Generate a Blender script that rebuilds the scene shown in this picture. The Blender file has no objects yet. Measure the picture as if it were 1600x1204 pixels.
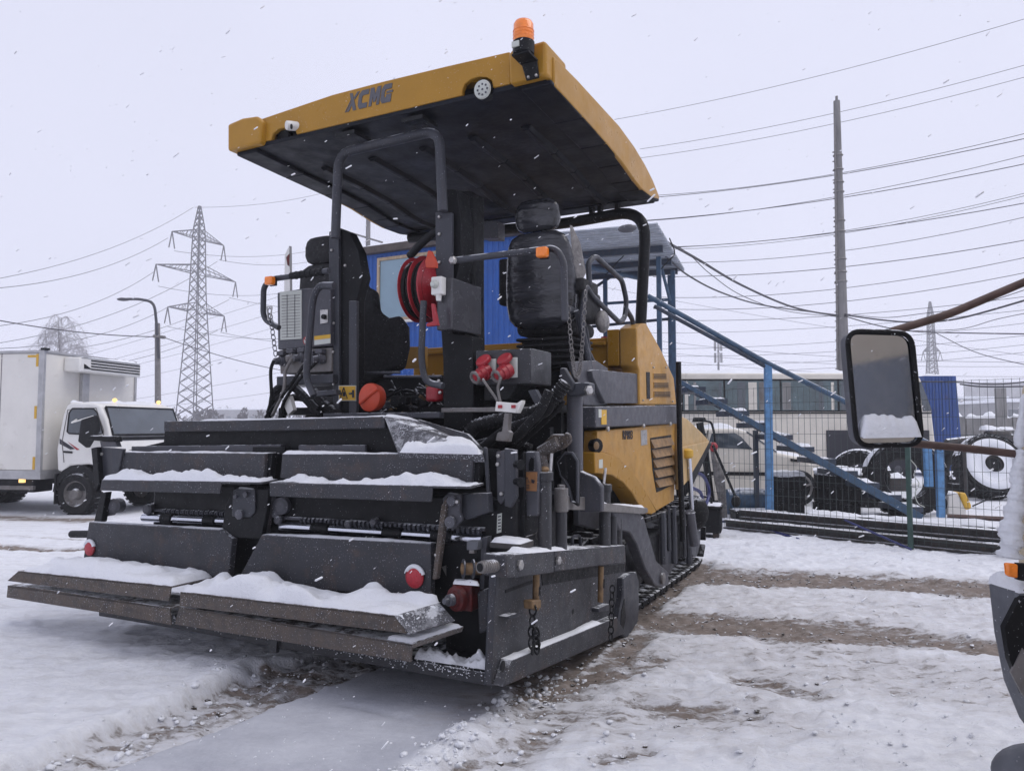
import bpy, math, random
import numpy as np
from mathutils import Vector, Matrix, Quaternion
from math import sin, cos, tan, pi, radians, sqrt, atan2
random.seed(7)
scene = bpy.context.scene
COL = scene.collection

# ------------------------------------------------------------------ camera
FPX, EYE = 1160.0, 1.6
PITCH = math.atan(65.0 / FPX)
cam = bpy.data.cameras.new('camera')
cam.sensor_width = 36.0
cam.lens = 36.0 * FPX / 1600.0
cam.clip_start = 0.05
cam.clip_end = 3000.0
camo = bpy.data.objects.new('camera', cam)
COL.objects.link(camo)
camo.location = (0, 0, EYE)
camo.rotation_euler = (pi / 2 + PITCH, 0, 0)
scene.camera = camo

# ------------------------------------------------------------------ overcast sky and weak sun
SUN_EL, SUN_ROT = radians(58), radians(95)
world = bpy.data.worlds.new('World')
scene.world = world
world.use_nodes = True
wn, wl = world.node_tree.nodes, world.node_tree.links
wn.clear()
wo = wn.new('ShaderNodeOutputWorld')
bg = wn.new('ShaderNodeBackground')
sky = wn.new('ShaderNodeTexSky')
sky.sky_type = 'NISHITA'
sky.sun_disc = False
sky.sun_elevation = SUN_EL
sky.sun_rotation = SUN_ROT
sky.air_density = 1.0
sky.dust_density = 3.0
mixw = wn.new('ShaderNodeMixRGB')
mixw.inputs[0].default_value = 0.93
mixw.inputs[2].default_value = (7.9, 8.05, 9.7, 1)      # the even cloud layer over that sky
tcw = wn.new('ShaderNodeTexCoord'); cn = wn.new('ShaderNodeTexNoise'); cn.inputs['Scale'].default_value = 1.6; cn.inputs['Detail'].default_value = 4.0
cr = wn.new('ShaderNodeMapRange'); cr.inputs[1].default_value = 0.3; cr.inputs[2].default_value = 0.7; cr.inputs[3].default_value = 0.955; cr.inputs[4].default_value = 1.045
cm_ = wn.new('ShaderNodeVectorMath'); cm_.operation = 'SCALE'; cm_.inputs[0].default_value = (7.9, 8.05, 9.7)
wl.new(tcw.outputs['Generated'], cn.inputs['Vector']); wl.new(cn.outputs[0], cr.inputs[0]); wl.new(cr.outputs[0], cm_.inputs['Scale']); wl.new(cm_.outputs[0], mixw.inputs[2])
wl.new(sky.outputs[0], mixw.inputs[1])
wl.new(mixw.outputs[0], bg.inputs[0])
bg.inputs[1].default_value = 0.1
wl.new(bg.outputs[0], wo.inputs[0])
sun = bpy.data.lights.new('sun', 'SUN')
sun.energy = 1.3
sun.angle = radians(45)
sun.color = (1.0, 0.97, 0.92)
suno = bpy.data.objects.new('sun', sun)
COL.objects.link(suno)
_sd = Vector((sin(SUN_ROT) * cos(SUN_EL), cos(SUN_ROT) * cos(SUN_EL), sin(SUN_EL)))
suno.rotation_euler = (-_sd).to_track_quat('-Z', 'Y').to_euler()
suno.location = (0, 0, 60)
vs = scene.view_settings
vs.view_transform = 'Standard'
vs.look = 'None'
vs.exposure = 0.0
vs.gamma = 1.0
vs.use_curve_mapping = False

# ------------------------------------------------------------------ frames: a = right, b = forward, z = up
def ray(px, py):
    x, y = (px - 800.0) / FPX, -(py - 602.0) / FPX
    return Vector((x, cos(PITCH) - y * sin(PITCH), sin(PITCH) + y * cos(PITCH)))

class Frame:
    def __init__(s, ox, oy, deg, shift=0.0):
        s.f = Vector((sin(radians(deg)), cos(radians(deg)), 0))
        s.r = Vector((cos(radians(deg)), -sin(radians(deg)), 0))
        s.o = Vector((ox, oy, 0))
        s.deg, s.shift = deg, shift
        c = Vector((0, 0, EYE)) - s.o
        s.c = Vector((c.dot(s.r), c.dot(s.f), EYE))
    def _d(s, px, py):
        d = ray(px, py)
        return Vector((d.dot(s.r), d.dot(s.f), d.z))
    def A(s, px, py, a):
        d = s._d(px, py); t = (a - s.c.x) / d.x; return s.c + d * t
    def B(s, px, py, b):
        d = s._d(px, py); t = (b - s.c.y) / d.y; return s.c + d * t
    def Z(s, px, py, z):
        d = s._d(px, py); t = (z - s.c.z) / d.z; return s.c + d * t
    def world(s, p):
        return s.o + s.r * p[0] + s.f * p[1] + Vector((0, 0, p[2]))

# ------------------------------------------------------------------ mesh collector
class MB:
    def __init__(s):
        s.v, s.f = [], []
    def add(s, vs_, fs):
        n = len(s.v)
        s.v += [Vector(p) for p in vs_]
        s.f += [tuple(i + n for i in f) for f in fs]
        return s
    def box(s, a0, a1, b0, b1, z0, z1):
        return s.add([(a0, b0, z0), (a1, b0, z0), (a1, b1, z0), (a0, b1, z0), (a0, b0, z1), (a1, b0, z1), (a1, b1, z1), (a0, b1, z1)],
                     [(0, 3, 2, 1), (4, 5, 6, 7), (0, 1, 5, 4), (1, 2, 6, 5), (2, 3, 7, 6), (3, 0, 4, 7)])
    def prism(s, pts, e):
        e = Vector(e); n = len(pts)
        pts = [Vector(p) for p in pts]
        nn = Vector((0, 0, 0))
        for i in range(n):
            nn += pts[i].cross(pts[(i + 1) % n])
        if nn.dot(e) > 0:
            pts = pts[::-1]
        fs = [tuple(range(n)), tuple(range(2 * n - 1, n - 1, -1))]
        for i in range(n):
            j = (i + 1) % n
            fs.append((j, i, i + n, j + n))
        return s.add(pts + [p + e for p in pts], fs)
    def tube(s, pts, r, n=10, caps=True, rr=None):
        pts = [Vector(p) for p in pts]
        m = len(pts)
        up = Vector((0, 0, 1))
        t0 = (pts[1] - pts[0]).normalized()
        if abs(t0.z) > 0.9: up = Vector((1, 0, 0))
        u = t0.cross(up).normalized()
        vs_, fs = [], []
        for i in range(m):
            t = (pts[min(i + 1, m - 1)] - pts[max(i - 1, 0)]).normalized()
            u = (u - t * u.dot(t)).normalized()
            w = t.cross(u)
            ri = rr[i] if rr else r
            for k in range(n):
                an = 2 * pi * k / n
                vs_.append(pts[i] + u * (ri * cos(an)) + w * (ri * sin(an)))
        for i in range(m - 1):
            for k in range(n):
                k2 = (k + 1) % n
                fs.append((i * n + k, i * n + k2, (i + 1) * n + k2, (i + 1) * n + k))
        if caps:
            fs.append(tuple(range(n - 1, -1, -1)))
            fs.append(tuple((m - 1) * n + k for k in range(n)))
        return s.add(vs_, fs)
    def lathe(s, p0, axis, prof, n=24, caps=True):
        # prof: (distance along the axis, radius)
        ax = Vector(axis).normalized()
        up = Vector((0, 0, 1)) if abs(ax.z) < 0.9 else Vector((1, 0, 0))
        u = ax.cross(up).normalized(); w = ax.cross(u)
        p0 = Vector(p0); vs_, fs = [], []
        for h, r in prof:
            for k in range(n):
                an = 2 * pi * k / n
                vs_.append(p0 + ax * h + u * (r * cos(an)) + w * (r * sin(an)))
        for i in range(len(prof) - 1):
            for k in range(n):
                k2 = (k + 1) % n
                fs.append((i * n + k, i * n + k2, (i + 1) * n + k2, (i + 1) * n + k))
        if caps and prof[0][1] > 1e-4: fs.append(tuple(range(n - 1, -1, -1)))
        if caps and prof[-1][1] > 1e-4: fs.append(tuple((len(prof) - 1) * n + k for k in range(n)))
        return s.add(vs_, fs)
    def ball(s, c, r, n=12, m=8):
        rx, ry, rz = r if hasattr(r, '__len__') else (r, r, r)
        vs_, fs = [], []
        for i in range(m + 1):
            th = pi * i / m
            for k in range(n):
                ph = 2 * pi * k / n
                vs_.append((c[0] + rx * sin(th) * cos(ph), c[1] + ry * sin(th) * sin(ph), c[2] + rz * cos(th)))
        for i in range(m):
            for k in range(n):
                k2 = (k + 1) % n
                fs.append((i * n + k, (i + 1) * n + k, (i + 1) * n + k2, i * n + k2))
        return s.add(vs_, fs)
    def torus(s, c, axis, R, r, n=24, m=8, stretch=None):
        ax = Vector(axis).normalized()
        up = Vector((0, 0, 1)) if abs(ax.z) < 0.9 else Vector((1, 0, 0))
        u = ax.cross(up).normalized(); w = ax.cross(u)
        c = Vector(c); vs_, fs = [], []
        for i in range(n):
            an = 2 * pi * i / n
            d = u * cos(an) + w * sin(an)
            for k in range(m):
                bn = 2 * pi * k / m
                p = d * (R + r * cos(bn)) + ax * (r * sin(bn))
                if stretch:
                    p = p + Vector(stretch[0]) * (p.dot(Vector(stretch[0])) * (stretch[1] - 1))
                vs_.append(c + p)
        for i in range(n):
            for k in range(m):
                i2, k2 = (i + 1) % n, (k + 1) % m
                fs.append((i * m + k, i2 * m + k, i2 * m + k2, i * m + k2))
        return s.add(vs_, fs)

def bend(pts, rad=0.1, n=6):
    """round the corners of a polyline"""
    pts = [Vector(p) for p in pts]
    out = [pts[0]]
    for i in range(1, len(pts) - 1):
        p, q, r = pts[i - 1], pts[i], pts[i + 1]
        d1, d2 = (p - q), (r - q)
        k = min(rad, d1.length * 0.48, d2.length * 0.48)
        s0, s1 = q + d1.normalized() * k, q + d2.normalized() * k
        for j in range(n + 1):
            t = j / n
            out.append(s0 * (1 - t) ** 2 + q * (2 * t * (1 - t)) + s1 * t * t)
    out.append(pts[-1])
    return out

def spline(pts, n=8):
    pts = [Vector(p) for p in pts]
    q = [pts[0] * 2 - pts[1]] + pts + [pts[-1] * 2 - pts[-2]]
    out = []
    for i in range(1, len(q) - 2):
        for j in range(n):
            t = j / n
            a, b, c, d = q[i - 1], q[i], q[i + 1], q[i + 2]
            out.append(0.5 * ((b * 2) + (c - a) * t + (a * 2 - b * 5 + c * 4 - d) * t * t + (b * 3 - a - c * 3 + d) * t ** 3))
    out.append(pts[-1])
    return out

def empty(name, fr, label, cat, group=None, loc=None):
    o = bpy.data.objects.new(name, None)
    o.empty_display_size = 0.3
    COL.objects.link(o)
    o.location = loc if loc is not None else fr.world((0, fr.shift, 0))
    o.rotation_euler = (0, 0, -radians(fr.deg))
    o['label'] = label; o['category'] = cat
    if group: o['group'] = group
    o['_shift'] = fr.shift
    return o

def obj(name, mb, m, parent=None, bevel=0.0, smooth=None, label=None, cat=None, group=None, kind=None, seg=2, subsurf=0, shift=None):
    sh = Vector((0, 0, 0))
    root = parent
    while root is not None and root.parent is not None:
        root = root.parent
    if root is not None and '_shift' in root:
        sh = Vector((0, root['_shift'], 0))
    if shift is not None: sh = Vector(shift)
    used = sorted({i for f in mb.f for i in f})
    if len(used) < len(mb.v):
        rm = {i: k for k, i in enumerate(used)}
        mb.v = [mb.v[i] for i in used]; mb.f = [tuple(rm[i] for i in f) for f in mb.f]
    me = bpy.data.meshes.new(name)
    me.from_pydata([tuple(p - sh) for p in mb.v], [], mb.f)
    me.validate()
    me.materials.append(m)
    o = bpy.data.objects.new(name, me)
    COL.objects.link(o)
    if parent is not None: o.parent = parent
    if smooth is None: smooth = 38
    if smooth:
        me.polygons.foreach_set('use_smooth', [True] * len(me.polygons))
        if smooth < 180 and not subsurf:
            try: me.set_sharp_from_angle(angle=radians(smooth))
            except Exception: pass
    if bevel:
        b = o.modifiers.new('bevel', 'BEVEL'); b.width = bevel; b.segments = seg; b.limit_method = 'ANGLE'; b.angle_limit = radians(40)
        b.harden_normals = False
    if subsurf:
        ss = o.modifiers.new('sub', 'SUBSURF'); ss.levels = subsurf; ss.render_levels = subsurf
    if label: o['label'] = label
    if cat: o['category'] = cat
    if group: o['group'] = group
    if kind: o['kind'] = kind
    return o

def dup(o, parent=None, loc=None, label=None, rot=None):
    c = o.copy()
    COL.objects.link(c)
    c.parent = parent
    if loc is not None: c.location = loc
    if rot is not None: c.rotation_euler = rot
    if label: c['label'] = label
    for ch in list(o.children):
        dup(ch, c)
    return c

# ------------------------------------------------------------------ materials
def mat(name, base, rough=0.5, metal=0.0, var=0.25, vscale=6.0, bump=0.1, bscale=60.0, rust=0.0, dust=0.0, speck=0.0,
        coat=0.0, rustcol=(0.10, 0.055, 0.03), emit=None, trans=0.0, alpha=1.0, stretch=(1, 1, 1), spec=0.5, wear=0.0):
    m = bpy.data.materials.new(name)
    m.use_nodes = True
    n, l = m.node_tree.nodes, m.node_tree.links
    p = n['Principled BSDF']
    p.inputs['Roughness'].default_value = rough
    p.inputs['Metallic'].default_value = metal
    p.inputs['Coat Weight'].default_value = coat
    p.inputs['Transmission Weight'].default_value = trans
    p.inputs['Alpha'].default_value = alpha
    p.inputs['Specular IOR Level'].default_value = spec
    tc = n.new('ShaderNodeTexCoord')
    mp = n.new('ShaderNodeMapping'); mp.inputs['Scale'].default_value = stretch
    l.new(tc.outputs['Object'], mp.inputs[0])
    def noise(sc, det=4.0, ro=0.6):
        t = n.new('ShaderNodeTexNoise'); t.inputs['Scale'].default_value = sc
        t.inputs['Detail'].default_value = det; t.inputs['Roughness'].default_value = ro
        l.new(mp.outputs[0], t.inputs['Vector']); return t.outputs[0]
    def ramp(src, lo, hi, a=0.0, b=1.0):
        t = n.new('ShaderNodeMapRange'); t.inputs[1].default_value = lo; t.inputs[2].default_value = hi
        t.inputs[3].default_value = a; t.inputs[4].default_value = b
        l.new(src, t.inputs[0]); return t.outputs[0]
    def mix(fac, c1, c2):
        t = n.new('ShaderNodeMixRGB')
        if hasattr(fac, 'links'): l.new(fac, t.inputs[0])
        else: t.inputs[0].default_value = fac
        for k, c in ((1, c1), (2, c2)):
            if hasattr(c, 'links'): l.new(c, t.inputs[k])
            else: t.inputs[k].default_value = (*c, 1)
        return t.outputs[0]
    lo = tuple(max(0, c * (1 - var)) for c in base); hi = tuple(min(1, c * (1 + var)) for c in base)
    col = mix(ramp(noise(vscale), 0.3, 0.7), lo, hi)
    if rust: col = mix(ramp(noise(vscale * 1.7, 6.0, 0.7), 0.62 - rust * 0.3, 0.85 - rust * 0.25, 0, 0.75), col, rustcol)
    if wear:
        g2 = n.new('ShaderNodeNewGeometry')
        col = mix(ramp(g2.outputs['Pointiness'], 0.52, 0.60, 0, wear), col, tuple(min(1, c * 2.2 + 0.05) for c in base))
        st_ = n.new('ShaderNodeTexNoise'); st_.inputs['Scale'].default_value = 3.0; st_.inputs['Detail'].default_value = 7.0; st_.inputs['Roughness'].default_value = 0.75
        m2 = n.new('ShaderNodeMapping'); m2.inputs['Scale'].default_value = (5, 5, 0.7); l.new(tc.outputs['Object'], m2.inputs[0]); l.new(m2.outputs[0], st_.inputs['Vector'])
        col = mix(ramp(st_.outputs[0], 0.50, 0.72, 0, 0.5), col, tuple(c * 1.5 + o for c, o in zip(base, (0.030, 0.021, 0.012))))
    if speck:
        mm0 = n.new('ShaderNodeMath'); mm0.operation = 'MULTIPLY'
        l.new(ramp(noise(100, 3.0), 0.68 - speck * 0.08, 0.72 - speck * 0.08, 0, 0.8), mm0.inputs[0]); l.new(ramp(noise(3.5, 3.0), 0.38, 0.62, 0.15, 1.0), mm0.inputs[1])
        col = mix(mm0.outputs[0], col, (0.75, 0.77, 0.82))
    if dust:
        g = n.new('ShaderNodeNewGeometry'); sx = n.new('ShaderNodeSeparateXYZ'); l.new(g.outputs['Normal'], sx.inputs[0])
        up = ramp(sx.outputs[2], 0.55, 0.9)
        ns = ramp(noise(9.0, 6.0, 0.75), 0.55 - dust * 0.3, 0.62 - dust * 0.2)
        mm = n.new('ShaderNodeMath'); mm.operation = 'MULTIPLY'; l.new(up, mm.inputs[0]); l.new(ns, mm.inputs[1])
        col = mix(mm.outputs[0], col, (0.78, 0.80, 0.84))
    l.new(col, p.inputs['Base Color'])
    l.new(ramp(noise(vscale * 2.5), 0.3, 0.7, max(0.02, rough - 0.12), min(1, rough + 0.12)), p.inputs['Roughness'])
    if bump:
        b = n.new('ShaderNodeBump'); b.inputs['Strength'].default_value = bump; b.inputs['Distance'].default_value = 0.01
        l.new(noise(bscale, 3.0), b.inputs['Height']); l.new(b.outputs[0], p.inputs['Normal'])
    if emit:
        p.inputs['Emission Color'].default_value = (*emit[0], 1); p.inputs['Emission Strength'].default_value = emit[1]
    return m

M = {}
M['steel'] = mat('dark_grey_paint', (0.021, 0.022, 0.027), 0.5, 0, 0.4, 4, 0.15, 90, rust=0.3, dust=0.35, speck=0.55, spec=0.26, wear=0.5)
M['steel2'] = mat('dark_grey_smooth_paint', (0.026, 0.028, 0.036), 0.42, 0, 0.25, 4, 0.05, 60, dust=0.3, speck=0.2, spec=0.3, wear=0.4)
M['tan'] = mat('dusty_hopper_paint', (0.50, 0.34, 0.15), 0.45, 0, 0.15, 4, 0.05, 40, rust=0.2, rustcol=(0.32, 0.24, 0.14), spec=0.35)
M['alu'] = mat('aluminium_trim', (0.40, 0.40, 0.41), 0.45, 0.3, 0.15, 6, 0.05, 40)
M['dark'] = mat('near_black_paint', (0.020, 0.021, 0.025), 0.4, 0, 0.25, 5, 0.08, 60, dust=0.3, speck=0.3, spec=0.35, wear=0.3)
M['louvre'] = mat('grimy_yellow_slat', (0.27, 0.165, 0.075), 0.55, 0, 0.3, 12, 0.15, 50, rust=0.6, rustcol=(0.15, 0.10, 0.065), spec=0.3)
M['satin'] = mat('satin_grey_paint', (0.06, 0.06, 0.068), 0.22, 0, 0.2, 3, 0.12, 9, speck=0.2, spec=0.5)
M['worn'] = mat('worn_steel_edge', (0.042, 0.037, 0.035), 0.6, 0, 0.5, 9, 0.3, 60, rust=0.85, rustcol=(0.12, 0.08, 0.05), dust=0.4, speck=0.8, spec=0.3, wear=0.6)
M['black'] = mat('black_paint', (0.008, 0.0085, 0.010), 0.5, 0, 0.3, 8, 0.1, 60, speck=0.1, spec=0.2)
M['liner'] = mat('canopy_liner', (0.0065, 0.0075, 0.012), 0.5, 0, 0.6, 2.5, 0.2, 25, spec=0.16)
M['rubber'] = mat('rubber', (0.011, 0.011, 0.012), 0.7, 0, 0.3, 10, 0.2, 80, dust=0.25, speck=0.25, spec=0.2)
M['yellow'] = mat('yellow_paint', (0.385, 0.198, 0.022), 0.36, 0, 0.08, 3, 0.03, 30, speck=0.03, spec=0.3)
M['yellowd'] = mat('dirty_yellow_paint', (0.44, 0.240, 0.055), 0.42, 0, 0.15, 5, 0.05, 40, rust=0.2, rustcol=(0.22, 0.12, 0.04), speck=0.1, spec=0.3)
M['gray'] = mat('grey_paint', (0.047, 0.048, 0.058), 0.45, 0, 0.15, 5, 0.06, 70, rust=0.15, dust=0.3, speck=0.3, spec=0.35, wear=0.4)
M['lgray'] = mat('weathered_light_grey_steel', (0.17, 0.16, 0.155), 0.55, 0.1, 0.25, 9, 0.15, 60, rust=0.2, dust=0.3, speck=0.2)
M['chrome'] = mat('chrome_rod', (0.62, 0.64, 0.7), 0.18, 1.0, 0.05, 5, 0, 1)
M['bolt'] = mat('zinc_bolt', (0.45, 0.44, 0.43), 0.35, 0.8, 0.2, 20, 0.05, 50)
M['brass'] = mat('rusty_brass_rod', (0.17, 0.105, 0.05), 0.6, 0.2, 0.4, 18, 0.2, 60)
M['orange'] = mat('amber_lens', (0.90, 0.22, 0.01), 0.2, 0, 0.15, 30, 0.02, 60, coat=0.5, spec=0.6)
M['redgrime'] = mat('grimy_red_paint', (0.10, 0.016, 0.016), 0.5, 0, 0.4, 14, 0.15, 60, rust=0.5, rustcol=(0.03, 0.02, 0.02), spec=0.3)
M['red'] = mat('red_paint', (0.33, 0.018, 0.028), 0.4, 0, 0.2, 8, 0.05, 40, speck=0.05)
M['reflector'] = mat('red_reflector', (0.42, 0.02, 0.035), 0.35, 0, 0.15, 60, 0.2, 160)
M['cap'] = mat('orange_red_cap', (0.50, 0.055, 0.02), 0.5, 0, 0.12, 8, 0.05, 40)
M['white'] = mat('white_paint', (0.74, 0.73, 0.70), 0.45, 0, 0.06, 3, 0.03, 30)
M['whited'] = mat('dirty_white_paint', (0.70, 0.68, 0.64), 0.5, 0, 0.06, 2, 0.04, 30, rust=0.04, rustcol=(0.35, 0.31, 0.26), dust=0.6)
M['cream'] = mat('cream_paint', (0.55, 0.47, 0.34), 0.5, 0, 0.12, 6, 0.05, 40, rust=0.25, rustcol=(0.22, 0.12, 0.06))
M['beige'] = mat('beige_paint', (0.70, 0.655, 0.575), 0.45, 0, 0.1, 2, 0.03, 30, rust=0.1, rustcol=(0.28, 0.25, 0.22), dust=0.9)
M['glass'] = mat('dark_glass', (0.05, 0.065, 0.08), 0.08, 0, 0.3, 1.5, 0.02, 4, spec=0.8, coat=0.5)
M['tealglass'] = mat('teal_glass', (0.045, 0.085, 0.095), 0.1, 0, 0.6, 1.6, 0.02, 4, spec=0.8, coat=0.5)
M['skyglass'] = mat('pale_blue_glass', (0.16, 0.26, 0.33), 0.06, 0, 0.12, 1.2, 0.01, 4, spec=0.9, coat=0.6)
M['mirror'] = mat('mirror_glass', (0.5, 0.51, 0.55), 0.03, 1.0, 0.05, 3, 0, 4)
M['blue'] = mat('blue_siding', (0.008, 0.082, 0.34), 0.45, 0, 0.12, 3, 0.03, 20)
M['bluec'] = mat('blue_container_paint', (0.012, 0.055, 0.22), 0.5, 0, 0.2, 2, 0.03, 20, rust=0.1)
M['bluel'] = mat('bright_blue_paint', (0.085, 0.22, 0.42), 0.5, 0, 0.25, 9, 0.1, 40, rust=0.3, rustcol=(0.04, 0.05, 0.08), dust=0.6)
M['bluep'] = mat('weathered_blue_paint', (0.032, 0.075, 0.135), 0.5, 0, 0.3, 9, 0.1, 40, rust=0.35, rustcol=(0.03, 0.04, 0.06), dust=0.6)
M['blued'] = mat('dark_blue_paint', (0.022, 0.035, 0.06), 0.5, 0, 0.3, 9, 0.1, 40, rust=0.3, dust=0.5)
M['wood'] = mat('window_timber', (0.36, 0.27, 0.18), 0.6, 0, 0.25, 14, 0.1, 40, stretch=(1, 1, 0.2))
M['brown'] = mat('brown_fascia', (0.07, 0.055, 0.05), 0.6, 0, 0.3, 8, 0.1, 40, dust=0.6)
M['zincsheet'] = mat('corrugated_sheet', (0.42, 0.45, 0.50), 0.5, 0.2, 0.2, 4, 0.05, 30)
M['concrete'] = mat('concrete_pole', (0.17, 0.165, 0.165), 0.8, 0, 0.3, 3, 0.3, 30, speck=0.35, stretch=(1, 1, 0.3))
M['lattice'] = mat('galvanised_lattice', (0.10, 0.10, 0.115), 0.6, 0.3, 0.2, 2, 0, 1)
M['wire'] = mat('wire', (0.05, 0.05, 0.06), 0.6, 0, 0.1, 2, 0, 1)
M['green'] = mat('green_post', (0.035, 0.075, 0.065), 0.5, 0, 0.3, 8, 0.1, 40, dust=0.3)
M['fence'] = mat('fence_wire', (0.05, 0.065, 0.065), 0.5, 0.2, 0.2, 4, 0, 1)
M['oldsteel'] = mat('old_beam_steel', (0.045, 0.042, 0.042), 0.65, 0.1, 0.4, 5, 0.2, 40, rust=0.35, dust=0.6)
M['rustbrown'] = mat('rust_brown_pipe', (0.085, 0.05, 0.042), 0.6, 0.1, 0.35, 12, 0.2, 60, rust=0.3)
M['plastic'] = mat('grey_bumper_plastic', (0.10, 0.105, 0.12), 0.55, 0, 0.15, 12, 0.1, 120, speck=0.15)
M['sticker'] = mat('pale_sticker', (0.52, 0.54, 0.50), 0.5, 0, 0.05, 6, 0, 1)
M['ystick'] = mat('yellow_sticker', (0.62, 0.36, 0.03), 0.5, 0, 0.1, 6, 0, 1)
M['ostick'] = mat('faded_orange_sticker', (0.30, 0.14, 0.055), 0.55, 0, 0.2, 30, 0, 1)
M['crease'] = mat('film_crease', (0.10, 0.10, 0.105), 0.25, 0, 0.2, 9, 0, 1)
M['print'] = mat('dark_print', (0.02, 0.02, 0.03), 0.5, 0, 0.05, 6, 0, 1)
M['logo'] = mat('logo_print', (0.085, 0.085, 0.10), 0.5, 0, 0.1, 6, 0, 1)
M['bluehose'] = mat('blue_hose', (0.012, 0.018, 0.11), 0.4, 0, 0.2, 6, 0.1, 40, speck=0.2)
M['film'] = mat('clear_film_over_black_seat', (0.030, 0.031, 0.037), 0.16, 0, 0.6, 5, 1.0, 13, spec=0.6, stretch=(0.6, 1, 2.0))
M['filmp'] = mat('creased_clear_film', (0.16, 0.15, 0.145), 0.3, 0, 0.5, 10, 0.9, 18)
M['seat'] = mat('black_seat_cloth', (0.012, 0.012, 0.014), 0.8, 0, 0.3, 15, 0.3, 70, speck=0.1)
M['wood2'] = mat('birch_branch', (0.20, 0.19, 0.19), 0.8, 0, 0.2, 9, 0, 1, dust=0.8)
M['lamp'] = mat('lit_marker', (0.9, 0.6, 0.2), 0.4, 0, 0.05, 5, 0, 1, emit=((1.0, 0.62, 0.2), 1.3))
M['far'] = mat('far_trees', (0.075, 0.068, 0.07), 0.9, 0, 0.3, 0.2, 0, 1)
M['farwall'] = mat('far_walls', (0.22, 0.22, 0.23), 0.8, 0, 0.3, 0.3, 0, 1)
M['cwall'] = mat('concrete_wall', (0.20, 0.195, 0.19), 0.85, 0, 0.35, 2, 0.2, 10, rust=0.2, stretch=(1, 1, 0.3))
M['dirtysnow'] = mat('frost_crusted_steel', (0.07, 0.07, 0.08), 0.7, 0, 0.3, 14, 0.3, 60, speck=1.5, dust=0.25)

def snow_mat(name, c=(0.82, 0.835, 0.875), bump=0.7, bs=34.0):
    m = bpy.data.materials.new(name); m.use_nodes = True
    n, l = m.node_tree.nodes, m.node_tree.links
    p = n['Principled BSDF']; p.inputs['Roughness'].default_value = 0.75
    p.inputs['Specular IOR Level'].default_value = 0.25
    tc = n.new('ShaderNodeTexCoord')
    t = n.new('ShaderNodeTexNoise'); t.inputs['Scale'].default_value = bs; t.inputs['Detail'].default_value = 8; t.inputs['Roughness'].default_value = 0.7
    l.new(tc.outputs['Object'], t.inputs['Vector'])
    mx = n.new('ShaderNodeMixRGB'); mx.inputs[1].default_value = (*[x * 0.94 for x in c], 1); mx.inputs[2].default_value = (*c, 1)
    l.new(t.outputs[0], mx.inputs[0]); l.new(mx.outputs[0], p.inputs['Base Color'])
    b = n.new('ShaderNodeBump'); b.inputs['Strength'].default_value = bump; b.inputs['Distance'].default_value = 0.02
    l.new(t.outputs[0], b.inputs['Height']); l.new(b.outputs[0], p.inputs['Normal'])
    return m
M['snow'] = snow_mat('snow')
M['flake'] = snow_mat('flake', (0.86, 0.87, 0.9), 0, 5)

# ------------------------------------------------------------------ numpy value noise
def _hash(ix, iy, seed):
    h = (ix.astype(np.int64) * 374761393 + iy.astype(np.int64) * 668265263 + seed * 2147483647) & 0xFFFFFFFF
    h = ((h ^ (h >> 13)) * 1274126177) & 0xFFFFFFFF
    return ((h ^ (h >> 16)) & 0xFFFF) / 65535.0
def vnoise(x, y, seed=0):
    x = np.asarray(x, float); y = np.asarray(y, float)
    ix, iy = np.floor(x), np.floor(y)
    fx, fy = x - ix, y - iy
    fx, fy = fx * fx * (3 - 2 * fx), fy * fy * (3 - 2 * fy)
    a, b = _hash(ix, iy, seed), _hash(ix + 1, iy, seed)
    c, d = _hash(ix, iy + 1, seed), _hash(ix + 1, iy + 1, seed)
    return (a * (1 - fx) + b * fx) * (1 - fy) + (c * (1 - fx) + d * fx) * fy
def fbm(x, y, seed=0, o=4):
    r, s, t = 0.0, 0.5, 0.0
    for i in range(o):
        r = r + s * vnoise(x * 2 ** i, y * 2 ** i, seed + i * 17); t += s; s *= 0.55
    return r / t

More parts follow.
